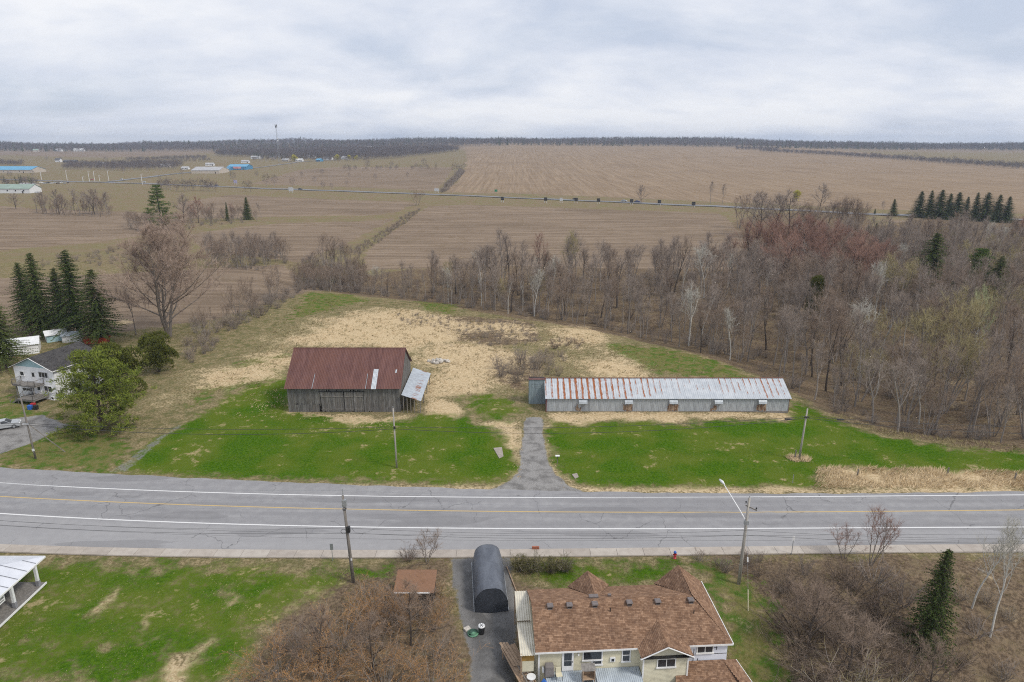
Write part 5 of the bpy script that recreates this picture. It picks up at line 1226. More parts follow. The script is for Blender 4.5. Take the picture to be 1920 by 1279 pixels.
for px, py, top, kd, w_, lb in ((1736, 555, 436, 'spruce', 1.45, 'tall dark spruce among the red-grey woods'), (1822, 560, 464, 'pine', 1.35, 'bushy pine near the right edge of the woods'), (1862, 565, 480, 'spruce', 1.25, 'dark spruce beside the bushy pine at the right edge'), (1522, 600, 512, 'cedar', .42, 'narrow olive cedar inside the woods')):
    tree('evergreen_tree', kd, px, py, top, lb, i=1, wide=w_)
tree('birch_tree', 'birch', 1676, 520, 452, 'white-limbed birch standing out of the red-budded trees', i=0, wide=1.2); tree('birch_tree', 'birch', 1640, 600, 480, 'thin pale birch stem in the middle of the woods', i=1)
tree('poplar_tree', 'palegreen', 1828, 650, 528, 'pale green budding poplar at the right of the woods', i=0, wide=.62)
for j, (px, py, top, w_) in enumerate(((1470, 560, 432, 1.1), (1530, 560, 436, 1.15), (1590, 556, 438, 1.2), (1625, 560, 446, 1.1), (1440, 560, 452, .9))):
    tree('maple_tree', 'woodred', px, py, top, ORD[(4, 1, 2, 3, 0).index(j) if False else (1, 2, 3, 4, 0)[j]] + ' red-budded maple from the left among those rising above the woods', i=j, wide=w_, group='red-budded maples in the woods')
for px, py, top, kd, i, w_, lb in ((1010, 545, 428, 'woodred', 3, .9, 'tall russet bare tree in the tree belt'), (1062, 545, 424, 'woodolive', 3, .8, 'tall yellowish tree rising from the tree belt'), (975, 545, 442, 'wood', 1, 1.0, 'dark grey bare tree left of the russet one in the belt'), (900, 545, 452, 'pole', 0, 1.0, 'snapped slim tree at the back of the belt'),
                            (925, 545, 455, 'woodbrown', 0, 1.2, 'vine-covered dark tree in the tree belt'), (1390, 556, 445, 'pole', 1, 1.3, 'tall slim bare tree at the right end of the belt'), (1248, 540, 455, 'pole', 3, 1.0, 'lone thin tree sticking up from the belt near the brown field'), (620, 510, 430, 'multi', 1, 1.0, 'bushy grey tree at the left end of the belt'), (655, 505, 445, 'multi', 2, 1.0, 'second bushy grey tree at the left end of the belt')):
    tree('bare_tree', kd, px, py, top, lb, i=i, wide=w_)
# the grove beyond the brown field on the right
for j, (px, py, top, kd, w_) in enumerate(((1385, 428, 358, 'multi', 1.1), (1405, 436, 352, 'wood', 1.1), (1425, 442, 352, 'wide', 1.1), (1452, 448, 356, 'wide', 1.2), (1478, 448, 350, 'wide', 1.25), (1500, 452, 372, 'multi', 1.2), (1520, 452, 376, 'multi', 1.2),
                                 (1545, 446, 370, 'wood', 1.1), (1562, 446, 362, 'multi', 1.0), (1580, 448, 362, 'multi', 1.0), (1598, 448, 364, 'multi', 1.0), (1612, 446, 370, 'multi', 1.0))):
    tree('bare_tree', kd, px, py, top, 'grey bare tree, %s from the left in the grove beyond the brown field' % ORD[j], i=j, wide=w_, group='grove beyond the brown field')
tree('bare_tree', 'wide', 1537, 392, 340, 'bare vase-shaped tree standing beside the country road behind the grove', i=2, wide=.9); tree('willow_tree', 'willow', 1494, 378, 355, 'yellow leafing tree showing behind the grove', i=0, wide=.9)
for px, py, top, lb in ((1332, 382, 337, 'slim bare roadside tree with a vine-clad trunk'), (1354, 383, 342, 'second vine-clad bare tree beside the country road'), (1202, 381, 344, 'lone forked bare tree at the field side of the country road'), (1655, 402, 374, 'tiny bare tree by the country road')): tree('bare_tree', 'wide' if px == 1202 else 'wood', px, py, top, lb, i=px, wide=.8)
for j, (px, top) in enumerate(((1720, 358), (1740, 356), (1758, 355), (1776, 362), (1792, 360), (1826, 360), (1846, 360), (1866, 364), (1886, 368), (1808, 368))):
    tree('spruce_tree', 'smallspruce', px, 408 + (px - 1720) * .055, top, 'dark spruce, %s from the left in the row along the country road' % ORD[(0, 1, 2, 3, 4, 6, 7, 8, 9, 5)[j]], i=j * 3 + 1, wide=(1.15, .95, 1.1, 1.0, 1.25, .9, 1.2, 1.0, 1.1, .95)[j], group='row of spruces by the country road')
tree('spruce_tree', 'smallspruce', 1674, 405, 373, 'single spruce just left of the spruce row', i=1); tree('spruce_tree', 'smallspruce', 1640, 402, 391, 'tiny spruce beside the country road', i=0)
for px, py, top in ((1627, 438, 422), (1642, 436, 417)): tree('spruce_tree', 'smallspruce', px, py, top, ('left' if px < 1630 else 'right') + ' one of two small spruces in the clearing', i=px, group='small spruces in the clearing')
for px, py, top in ((470, 575, 538), (505, 555, 520)): tree('bare_tree', 'wood', px, py, top, 'small dark tree at the edge of the left field' if px == 470 else 'second small dark tree at the edge of the left field', i=1, wide=1.2)
tree('bare_tree', 'multi', 782, 386, 352, 'round bare tree where the ditch meets the country road', i=0, wide=1.5)
for j, (px, py, top, kd) in enumerate(((398, 500, 430, 'pole'), (420, 502, 436, 'multi'), (446, 504, 438, 'pole'), (470, 504, 434, 'multi'), (500, 500, 440, 'pole'), (345, 415, 358, 'wide'), (372, 418, 365, 'woodred'), (395, 414, 375, 'multi'), (437, 412, 378, 'woodred'), (490, 408, 378, 'pole'))):
    tree('bare_tree', kd, px, py, top, ('slender tree, %s from the left in the thicket between the left fields' if j < 5 else 'bare tree, %s from the left in the scrub beyond the left fields') % ORD[j % 5], i=j, wide=1.1, group='thicket between the left fields' if j < 5 else 'scrub beyond the left fields')
for j, (px, py, top, w_) in enumerate(((88, 400, 356, 1.2), (112, 402, 352, 1.2), (150, 404, 348, 1.3), (178, 402, 350, 1.3), (205, 402, 356, 1.2), (30, 392, 360, 1.2))): tree('bare_tree', 'wide' if j % 2 else 'wood', px, py, top, 'grey bare tree, %s from the left in the clump at the far left' % ORD[(1, 2, 3, 4, 5, 0)[j]], i=j, wide=w_, group='clump of trees at the far left')
# trees along the far road and field lines
for j, (px, py, top) in enumerate(((316, 352, 330), (362, 357, 332), (382, 358, 335), (398, 357, 338), (438, 342, 318), (460, 360, 338), (470, 360, 336), (500, 350, 322), (515, 349, 326), (549, 352, 330), (606, 356, 338), (622, 356, 342), (690, 320, 297), (735, 317, 300), (795, 315, 296), (852, 328, 303), (862, 326, 304), (870, 318, 305), (818, 315, 304), (20, 336, 318), (62, 333, 318), (232, 326, 312), (278, 324, 310), (342, 330, 315), (482, 334, 318), (566, 334, 320), (604, 330, 316), (655, 334, 322), (704, 338, 324), (764, 334, 322), (300, 340, 326), (52, 352, 336), (590, 345, 330), (650, 350, 336))):
    tree('bare_tree', 'farbare' if j % 3 else 'farred', px, py, top, 'bare tree standing along the far road and field line', i=j, wide=.8, group='bare trees along the far road', single=True)

# ------------------------------------------------------------------ plants of the near foreground
BUD = ((752, 1150, 3.8, 1.0), (795, 1146, 3.6, 1.0), (722, 1138, 3.4, 1.0), (835, 1140, 2.6, .9), (606, 1168, 3.0, 1.1), (520, 1265, 5.2, 1.2), (600, 1280, 5.0, 1.2), (560, 1200, 3.8, 1.15), (640, 1205, 5.2, 1.2), (700, 1150, 4.8, 1.1), (700, 1105, 3.2, 1.0), (720, 1280, 5.2, 1.1), (812, 1165, 3.2, 1.0), (820, 1220, 4.2, 1.0), (810, 1285, 5.0, 1.1), (780, 1100, 3.0, .9), (480, 1300, 4.2, 1.1), (745, 1165, 4.4, 1.1), (820, 1100, 2.2, .9))
rk = ranks(BUD, lambda q: 'front' if q[1] > 1240 else 'middle' if q[1] > 1160 else 'back')
for j, (px, py, h_, w_) in enumerate(BUD):
    p = P(px, py + 14); plant('budding_shrub', K['tanglegrey' if j % 3 == 1 else 'bud'][j % 3], p, h_ * (.85 if j % 3 == 1 else 1), ('grey loose twiggy shrub' if j % 3 == 1 else 'orange-brown budding shrub') + ', %s from the lawn in the %s row of the thicket' % (rk[j][1], rk[j][0]), 'shrub', 'budding shrubs left of the driveway', wide=w_)
for j, (px, py, h_) in enumerate(((600, 1240, 7.0), (770, 1190, 7.5), (700, 1240, 6.5))): plant('bare_tree', K['widebrown'][j], P(px, py + 20), h_, ('left', 'right', 'middle')[j] + ' one of three spreading bare trees inside the orange-brown thicket', 'tree', 'bare trees in the foreground thicket', wide=1.2)
plant('bare_shrub', K['multi'][0], P(800, 1056), 4.2, 'upright dark bare bush beside the pavement left of the tarp shelter', 'shrub', wide=1.55)
plant('bare_shrub', K['brush'][1], P(765, 1050), 2.6, 'low round bare bush left of the upright dark bush by the pavement', 'shrub', wide=1.3)
for j, (px, py, h_) in enumerate(((972, 1068, 2.1), (1000, 1070, 2.0), (1032, 1072, 2.0), (1058, 1070, 1.8))): plant('green_shrub', K['greenshrub'][j % 2], P(px, py), h_, 'dull green shrub, %s from the tarp shelter in the row before the bungalow' % ORD[j], 'shrub', 'green shrubs in front of the bungalow', wide=1.15)
plant('bare_shrub', K['brush'][0], P(1312, 1052), 1.6, 'small bare bush on the verge right of the hydrant', 'shrub')
GUL = ((1470, 1085, 3.4, 'tangle', 1.0), (1530, 1120, 4.2, 'tangle', 1.1), (1600, 1110, 4.0, 'tangle', 1.1), (1560, 1180, 5.0, 'tangle', 1.1), (1640, 1165, 5.0, 'tangle', 1.1), (1500, 1175, 4.6, 'tangle', 1.0), (1640, 1080, 3.2, 'brush', 1.3), (1580, 1075, 2.8, 'tangle', .9), (1560, 1250, 5.0, 'tangle', 1.2), (1640, 1255, 5.0, 'tangle', 1.1), (1520, 1290, 5.0, 'tangle', 1.1), (1700, 1290, 5.0, 'tangle', 1.1), (1790, 1240, 3.6, 'tangle', 1.0), (1800, 1110, 2.2, 'brushtan', 1.5), (1850, 1120, 2.0, 'brushtan', 1.4), (1690, 1120, 3.0, 'brush', 1.2), (1600, 1310, 4.5, 'brusholive', 1.2), (1660, 1320, 4.5, 'brusholive', 1.2), (1830, 1180, 2.4, 'brush', 1.3), (1890, 1150, 2.2, 'brushtan', 1.3), (1880, 1260, 2.4, 'brush', 1.3), (1420, 1066, 2.4, 'tangle', .9), (1360, 1060, 2.2, 'brush', 1.1))
rk = ranks(GUL, lambda q: q[3] + ('front' if q[1] > 1230 else 'middle' if q[1] > 1115 else 'roadside'))
for j, (px, py, h_, kd, w_) in enumerate(GUL):
    wd = {'tangle': 'tangled dark bare shrub', 'brush': 'brown twiggy shrub', 'brushtan': 'tan dead-stemmed shrub', 'brusholive': 'olive budding shrub'}[kd]
    plant('gully_shrub', K[kd][j % len(K[kd])], P(px, py + 12), h_, '%s, %s from the bungalow in the %s gully row' % (wd, rk[j][1], rk[j][0][len(kd):]), 'shrub', 'shrubs in the gully', wide=w_)
K['poplarpale'] = [proto(bare_tree(181, 14, .13, .4, 12, .5, 7, 11, 1.0, .013, .16, lean=.14), BARK_PALE, TW['pale'])]
K['maplebud'] = [recolour(p, BARK, TW['red']) for p in K['multi']]
for px, py, top, kd, i, w_, lb in ((1582, 1048, 985, 'maplebud', 0, 1.3, 'low reddish budding tree overhanging the pavement'), (1630, 1060, 946, 'maplebud', 1, 1.0, 'taller reddish budding tree in front of the road at right'), (1655, 1056, 972, 'wood', 1, .7, 'small leaning bare tree beside the reddish budding one'), (1822, 1140, 980, 'birch', 1, .95, 'slim pale-barked poplar right of the near spruce'), (1856, 1195, 975, 'poplarpale', 0, .95, 'tall pale-barked poplar at the right edge')):
    tree('young_tree', kd, px, py, top, lb, i=i, wide=w_)
tree('bare_tree', 'widebrown', 1520, 1215, 1090, 'grey bare tree leaning over the gully tangle', i=0, wide=1.5); tree('bare_tree', 'widebrown', 1590, 1270, 1150, 'second grey bare tree deep in the gully', i=2, wide=1.5)
tree('bare_tree', 'widebrown', 1740, 1300, 1185, 'pale grey bare tree at the foot of the near spruce', i=1, wide=1.1)
tree('spruce_tree', 'smallspruce', 1736, 1215, 1026, 'dark spruce standing in the gully by the road', i=0, wide=.8)

# ------------------------------------------------------------------ dead grass, tufts and verges
def grass(name, polys, dens, hmin, hmax, m, seed, lean=.9, wdt=.03, clump=4, sel=None):
    r_ = np.random.default_rng(seed); P_ = []
    for poly in polys:
        q = np.array(poly); (x0, y0), (x1, y1) = q.min(0), q.max(0); n = int((x1 - x0) * (y1 - y0) * dens); p = r_.uniform((x0, y0), (x1, y1), (n, 2)); P_.append(p[sdist(p[:, 0], p[:, 1], poly) > -.2])
    p = np.concatenate(P_); keep = (wob(p[:, 0], p[:, 1], 2.1, 11) + .6 * wob(p[:, 0], p[:, 1], .8, 12)) > (sel if sel is not None else -9); p = p[keep]
    p = np.repeat(p, clump, 0) + r_.normal(0, .12, (len(p) * clump, 2)); n = len(p); flow = 2.4 * wob(p[:, 0], p[:, 1], 5, 13) + r_.normal(0, .7, n); d = np.stack([np.cos(flow) * lean, np.sin(flow) * lean, np.full(n, 1.0)], 1) + r_.normal(0, .25, (n, 3)); d[:, 2] = np.abs(d[:, 2]); d /= np.linalg.norm(d, axis=1, keepdims=True)
    L = r_.uniform(hmin, hmax, n); v, f = blades(np.column_stack([p, zt(p[:, 0], p[:, 1]) - .02]), d, L, wdt * (1 + L), r_)
    return stuff(link(name, raw_mesh(name, v, f), m))
M['strawblade'] = veg_mat('dead_straw', (.46, .34, .19), (.70, .56, .37), isl=1.0); M['dryblade'] = veg_mat('dry_olive_grass', (.17, .145, .062), (.33, .27, .15), isl=1.0); M['greenblade'] = veg_mat('green_grass', (.036, .098, .006), (.085, .150, .016), isl=1.0)
grass('straw_grass', STRAW[:4], 1.0, .35, .9, M['strawblade'], 1, 2.4, .022, 5, -.2); grass('straw_grass', [STRAW[4]], 12, .4, 1.0, M['strawblade'], 2, 1.0, .035, 4, -.5); grass('straw_grass', STRAW[5:10], 2.5, .15, .45, M['strawblade'], 3, 1.3, .04, 3, -.1)
ROUGH = W((330, 760), (470, 660), (560, 560), (800, 560), (1150, 630), (1440, 705), (1480, 760), (1480, 712), (1030, 712), (985, 740), (860, 745), (540, 655), (540, 712))
grass('dry_grass', [ROUGH], .9, .25, .7, M['dryblade'], 4, 1.0, .05, 4, -.1); grass('dry_grass', W and [W((1560, 770), (1640, 805), (1780, 838), (1920, 850), (1920, 840), (1700, 805), (1580, 762))], 3.0, .3, .8, M['dryblade'], 5, 1.0, .045, 4)
grass('dry_grass', [LITTER[1]], 2.2, .2, .6, M['dryblade'], 6, 1.2, .03, 4, .15); grass('dry_grass', [LITTER[2]], 2.5, .2, .6, M['dryblade'], 7, 1.2, .03, 4, .1)
grass('lawn_tufts', [LAWN[2]], 9, .05, .14, M['greenblade'], 8, 1.0, .02, 3, -.2); grass('lawn_tufts', [LAWN[3]], 26, .06, .18, M['greenblade'], 9, 1.0, .02, 3); grass('lawn_tufts', LAWN[:2], 2.2, .07, .18, M['greenblade'], 10, 1.0, .03, 3, .0)
grass('dry_tufts', [LAWN[2]], 9, .05, .14, M['strawblade'], 11, 1.2, .02, 3, .15); grass('dry_tufts', [LAWN_PALE[0]], 18, .05, .16, M['dryblade'], 12, 1.0, .02, 3)
# ------------------------------------------------------------------ poles, wires, lamp
def pole(label, base, h, lean_=(0, 0), r_=.15, group=None):
    t_ = thing('utility_pole', label, 'pole', base, 0, group); q = MB(); pm = M['polegrey'] if 'lamp' in label or 'lawn' in label or 'barn' in label else M['polewood']; q.tube([(0, 0, -.5), (lean_[0] * .5, lean_[1] * .5, h * .5), (*lean_, h)], [r_, r_ * .85, r_ * .66], 9); q.build('shaft', pm, t_, True); return t_
def pin(t_, x, z, y=0, r_=.06, m='steel'): MB().tube([(x, y, z), (x, y, z + .12), (x, y, z + .14), (x, y, z + .26)], [.025, .025, r_, r_ * .7], 8).build('insulator', M[m], t_)
pL, pM, pR = P(67, 860), P(744, 877), P(1498, 862)
t_ = pole('weathered utility pole with a brace by the left driveway', pL, 9.6, (-.3, 0)); MB().beam((-.15, .05, 5.6), (3.0, 2.4, -.2), .12).build('brace', M['polewood'], t_)
MB().box(-.75, .2, -.2, -.12, 5.55, 5.68).build('cross_arm', M['white'], t_); MB().box(-.12, .2, -.24, -.14, 1.3, 1.65).build('tag_plate', M['white'], t_); pin(t_, -.3, 9.6)
t_ = pole('bare utility pole in front of the old barn', pM, 9.2, (-.1, 0), .14); MB().box(-.14, .14, -.2, -.1, 6.1, 6.5).build('cable_clamp', M['black'], t_); pin(t_, -.1, 9.2)
t_ = pole('leaning utility pole at the right end of the lawn', pR, 8.1, (.3, 0), .16); MB().box(-.1, .55, -.2, -.1, 6.75, 6.9).build('cable_clamp', M['black'], t_); MB().beam((.55, .1, 6.55), (-.1, .1, 6.85), .06).build('bracket', M['steel'], t_)
pNL, pNR = P(663, 1092), P(1385, 1095)
t_ = pole('utility pole in the thicket on the near side of the road', pNL, 10.3, (-.45, 0), .19)
MB().tube([(-.42, 0, 10.1), (-.43, 0, 10.9)], .04, 6).build('top_pin', M['steel'], t_); pin(t_, -.43, 10.85); MB().box(-.56, -.1, -.2, .12, 9.1, 9.9).build('switch_box', M['steel'], t_, bevel=.04); MB().box(-.55, -.2, -.16, .16, 8.7, 8.85).build('band', M['black'], t_)
MB().box(-.3, .08, -.24, .1, 6.1, 6.8).build('splice_case', M['black'], t_, bevel=.05); b = MB(); b.tube([(-.62 + .28 * math.cos(a / 8 * 6.283), -.1, 6.2 + .28 * math.sin(a / 8 * 6.283)) for a in range(9)], .025, 5); b.build('cable_coil', M['cable'], t_)
MB().box(-.08, .08, -.22, -.15, 2.8, 3.0).build('tag_plate', M['trim'], t_)
t_ = pole('utility pole carrying the street lamp beside the bungalow lawn', pNR, 10.2, (.15, 0), .19)
MB().tube([(.12, 0, 7.4), (-.25, .9, 8.1), (-1.3, 3.9, 9.75)], [.06, .06, .045], 8).build('lamp_arm', M['trim'], t_); b = MB(); b.tube([(-1.24, 3.7, 9.72), (-1.36, 4.1, 9.82), (-1.52, 4.6, 9.86)], [.07, .16, .1], 10); b.build('lamp_head', M['white'], t_, True)
MB().beam((-.15, 0, 9.35), (.95, -.25, 8.9), .09, .11).build('cross_arm', M['polewood'], t_); pin(t_, .15, 10.2); pin(t_, .9, 8.95, -.22, .09, 'black'); pin(t_, -.1, 9.5, .1, .09, 'black'); MB().box(-.12, .32, -.15, .15, 7.15, 7.6).build('arm_bracket', M['steel'], t_)
b = MB(); b.tube([(-.1, 0, .1), (0, 0, .1)], .02, 5)
gy = thing('guy_wire', 'guy wire with a pale guard anchored right of the street lamp pole', 'guy wire', P(1403, 1146)); d0 = Vector(pNR) + Vector((.1, 0, 8.4)) - gy.location
MB().tube([(0, 0, 0), tuple(d0)], .012, 5).build('wire', M['steel'], gy); MB().tube([(0, 0, -.1), tuple(d0.normalized() * 2.1)], .05, 7).build('guard', mottled('cream_guard', (.62, .57, .40), (.55, .50, .36), 3, .6), gy); b = MB(); pt = d0 * .5; b.tube([tuple(pt), tuple(pt + d0.normalized() * .45)], .07, 7); b.build('strain_insulator', M['trim'], gy)
def wire(name, label, pts, sag, rad, m, n=16):
    b = MB(); path = []
    for a, c in zip(pts[:-1], pts[1:]):
        a, c = Vector(a), Vector(c)
        for i in range(n): f = i / n; path.append(a.lerp(c, f) - Vector((0, 0, sag * 4 * f * (1 - f) * ((c - a).length / 50) ** 2)))
    path.append(Vector(pts[-1])); b.tube(path, rad, 5); o = b.build(name, m); return tag(o, label, 'cable')
endR, endL = Vector((106, 90, 6.2)), Vector((-128, 97, 6.0))
wire('overhead_cable', 'upper thick black cable along the far side of the road', [endL, pL + Vector((-.25, -.2, 5.75)), pM + Vector((0, -.2, 6.45)), pR + Vector((.2, -.2, 6.95)), endR], .55, .028, M['cable'])
wire('overhead_cable', 'lower thick black cable along the far side of the road', [endL - Vector((0, 0, .5)), pL + Vector((-.25, -.2, 5.5)), pM + Vector((0, -.2, 6.15)), pR + Vector((.2, -.2, 6.7)), endR - Vector((0, 0, .35))], 1.0, .032, M['cable'])
for f, lb in ((-2.4, 'black splice case on the cable just left of the leaning pole'), (5.2, 'black splice case on the cable right of the leaning pole')):
    c = pR + Vector((f, -.2, 6.62 - abs(f) * .03)); b = MB(); b.tube([(-.55, 0, 0), (-.42, 0, 0), (.42, 0, 0), (.55, 0, 0)], [.05, .13, .13, .05], 8); o = b.build('splice_case', M['cable'], None, True); o.location = c; tag(o, lb, 'splice case')
aL, aR = Vector((-66, 66.5, 10.4)), Vector((92, 64.5, 10.6))
for z, y, rd, m, lb in ((10.9, 0, .014, 'barewire', 'topmost bare wire over the near side of the road'), (9.6, .1, .014, 'barewire', 'second bare wire over the near side of the road'), (8.9, -.3, .016, 'barewire', 'third bare wire over the near side of the road'), (6.7, -.25, .013, 'cable', 'upper dark telephone cable over the near side of the road'), (6.15, -.25, .016, 'cable', 'lower dark telephone cable over the near side of the road')):
    dz = z - 10.9; wire('overhead_wire', lb, [aL + Vector((0, y, dz)), pNL + Vector((-.3, y, z - (.0 if z < 10 else 0))), pNR + Vector((.15, y, min(z, 10.4) - .1)), aR + Vector((0, y, dz))], .5 if m == 'barewire' else .8, rd, M[m])

# ------------------------------------------------------------------ street furniture and small things
M['red'] = mottled('hydrant_red', (.45, .03, .035), (.36, .025, .03), 4, .45); M['blue'] = mottled('bright_blue', (.03, .14, .50), (.025, .11, .42), 4, .5)
hy = thing('fire_hydrant', 'red fire hydrant with a blue cap on the verge', 'hydrant', P(1265, 1047))
MB().tube([(0, 0, -.1), (0, 0, .06), (0, 0, .07), (0, 0, .68), (0, 0, .72)], [.2, .2, .13, .13, .17], 12).build('barrel', M['red'], hy, True); MB().tube([(0, 0, .7), (0, 0, .8), (0, 0, .92), (0, 0, .98)], [.17, .17, .1, .03], 12).build('bonnet', M['blue'], hy, True)
for s in (-1, 1): MB().tube([(s * .1, 0, .5), (s * .24, 0, .5)], .08, 8).build('outlet', M['red'], hy)
MB().tube([(0, -.1, .42), (0, -.25, .42)], .1, 8).build('outlet', M['red'], hy)
M['signback'] = mottled('dull_aluminium', (.30, .32, .34), (.25, .27, .29), 4, .5, .4)
def post_sign(label, p, h, w_, hh, m): 
    t_ = thing('road_sign', label, 'sign', p); MB().beam((0, 0, -.2), (0, 0, h), .06).build('post', M['steel'], t_); MB().box(-w_ / 2, w_ / 2, -.05, -.03, h - hh, h + .02).build('plate', m, t_); return t_
post_sign('grey back of a small road sign on the left verge', P(624, 1052), 2.2, .35, .75, M['signback']); post_sign('small white road sign on a thin post at the right pavement', P(1484, 1040), 2.4, .3, .55, M['trim'])
post_sign('thin grey marker post on the lawn below the leaning pole', P(1486, 906), 1.3, .08, .5, M['signback'])
mbx = thing('mailbox', 'small white mailbox on a post by the gravel drive', 'mailbox', P(1045, 869)); MB().beam((0, 0, -.2), (0, 0, 1.05), .1).build('post', M['greywood'], mbx); MB().tube([(-.3, 0, 1.2), (.3, 0, 1.2)], .15, 10).build('box', M['trim'], mbx); MB().box(-.05, .0, -.2, -.16, .75, 1.1).build('number_plate', M['black'], mbx)
M['brick'] = mottled('red_brick', (.36, .13, .075), (.26, .09, .055), 6, .9)
bp = thing('brick_stack', 'small stack of red bricks at the kerb', 'bricks', P(1004, 1031)); rr = random.Random(2)
for k in range(3):
    for i in range(4): q = MB().box(-.4 + i * .21, -.4 + i * .21 + .2, -.12, .12, .05 + k * .13, .05 + k * .13 + .12).build('brick', M['brick'], bp)
M['rock'] = mottled('pale_rock', (.52, .49, .44), (.34, .31, .28), 3, .95, bump=.3); p = P(822, 679); rp_ = thing('rock_pile', 'heap of pale stones in the straw behind the barn', 'rocks', p); rr = random.Random(6)
rock_me = []
for k in range(4):
    bm = bmesh.new(); bmesh.ops.create_icosphere(bm, subdivisions=2, radius=.5)
    for v in bm.verts: v.co *= 1 + .22 * math.sin(v.co.x * 7 + k * 2) * math.cos(v.co.y * 6 + k) + rr.uniform(-.08, .08)
    me = bpy.data.meshes.new('stone'); bm.to_mesh(me); bm.free(); me.materials.append(M['rock']); rock_me.append(me)
for i in range(34):
    o = link('stone', rock_me[i % 4], None, rp_); a = rr.uniform(0, 6.28); q = rr.random() ** .6; o.location = (2.3 * q * math.cos(a), 1.2 * q * math.sin(a), .12 + .55 * (1 - q) * rr.random()); s = rr.uniform(.45, 1.15); o.scale = (s, s * .9, s * .65); o.rotation_euler = (rr.random(), rr.random(), rr.uniform(0, 6))
M['slabgrey'] = mottled('old_concrete', (.33, .29, .26), (.26, .23, .20), 2, .95)
for lb, c in (('flat triangular concrete slab lying in the lawn left of the drive', ((925, 841), (941, 839), (944, 856), (936, 860))), ('small flat stone slab in the grass right of the drive entrance', ((1072, 890), (1082, 888), (1085, 895), (1078, 898)))):
    q = [G(*k) for k in c]; b = MB(); b.prism(q[::-1] if False else q, -.05, .09); o = b.build('concrete_slab', M['slabgrey'], bevel=.02); tag(o, lb, 'slab')
for i, (px, py) in enumerate(((1490, 861), (1607, 893), (1776, 890), (1902, 900))): o = MB().beam((0, 0, -.2), (.06, 0, 1.5 if i == 0 else 1.1), .14).build('stub_post', M['polewood']); o.location = P(px, py); tag(o, ('short wooden stub beside the leaning pole', 'weathered stub post in the left part of the roadside straw', 'weathered stub post in the middle of the roadside straw', 'weathered stub post at the right end of the roadside straw')[i], 'post')
grass('pole_foot_straw', [[(pR.x + 1.5 * math.cos(a), pR.y + .9 * math.sin(a)) for a in np.linspace(0, 6.0, 9)]], 40, .4, .9, M['strawblade'], 60, 1.2, .03, 4)

# ------------------------------------------------------------------ tarp shelter on the driveway
t = NT('grey_tarpaulin'); n_ = t.noise(1.2, 4, .6, t.map(t.obj(), (1, .35, 1))); t.bump(t.noise(2.2, 4, .6, t.map(t.obj(), (.5, 2.0, .5)), 1.0), .7, .08)
M['tarp'] = t.out(t.mix(t.rng(n_, .35, .65), (.080, .090, .112), (.115, .128, .155)), .42, 0, .5); M['tarpdark'] = mottled('dark_tarpaulin', (.022, .026, .034), (.035, .040, .052), 2, .5, bump=.4)
sh = thing('tarp_shelter', 'grey tarpaulin tunnel shelter standing on the driveway', 'shelter', (-2.05, 58.0, 0), R(5)); Ls, Ws, Hs, ni, nj = 8.4, 1.68, 2.65, 20, 36; b = MB(); rg = np.random.default_rng(3)
def sec(a, sc_=1.0): return (Ws * sc_ * math.copysign(abs(math.cos(a)) ** .75, math.cos(a)), Hs * sc_ * abs(math.sin(a)) ** .72)
for j in range(nj + 1):
    f = j / nj; y = Ls * f; rib = .04 * abs(math.sin(f * math.pi * 6)); endf = 1 - .35 * max(0, (f - .93) / .07) ** 2
    for i in range(ni + 1): x, z = sec(math.pi * i / ni, (1 - rib) * endf); b.v.append((x + .03 * math.sin(9 * f + i), y, max(z + rg.normal() * .008, .02) * (1 - .02 * math.sin(5 * f))))
for j in range(nj):
    for i in range(ni): q = j * (ni + 1) + i; b.f.append((q, q + ni + 1, q + ni + 2, q + 1)); b.m.append(0)
b.build('tunnel_cover', M['tarp'], sh, True); b = MB(); b.v = [(*((lambda s_: (s_[0], -.02 - (.25 * (1 - k / 6)) ** 1, s_[1]))(sec(math.pi * i / ni, .05 + .94 * k / 6))),) for k in range(7) for i in range(ni + 1)]
for k in range(6):
    for i in range(ni): q = k * (ni + 1) + i; b.f.append((q, q + 1, q + ni + 2, q + ni + 1)); b.m.append(0)
b.build('end_cover', M['tarpdark'], sh, True); b = MB(); b.add([(sec(math.pi * i / ni, .66)[0], Ls + .02, max(sec(math.pi * i / ni, .66)[1], 0)) for i in range(ni + 1)], (tuple(range(ni + 1)),)); b.build('end_cover', M['tarp'], sh)
b = MB(); b.tube([(Ws * 1.02, 0, .05), (Ws * 1.02, Ls, .05)], .05, 6); b.build('ground_rail', M['steel'], sh); b = MB(); b.tube([(-Ws * 1.02, 0, .05), (-Ws * 1.02, Ls, .05)], .05, 6); b.build('ground_rail', M['steel'], sh)
def lying(name, label, cat, pix, z, r_, m):
    p = [Vector((*G(x, y, z_), z_)) for (x, y), z_ in zip(pix, z)]; b = MB(); b.tube(p, r_, 6); return tag(b.build(name, m), label, cat)
lying('timber_rail', 'pale timber rail lying between the shelter and the bungalow', 'timber', ((950, 1062), (970, 1113)), (.1, .08), .07, M['rawwood'])
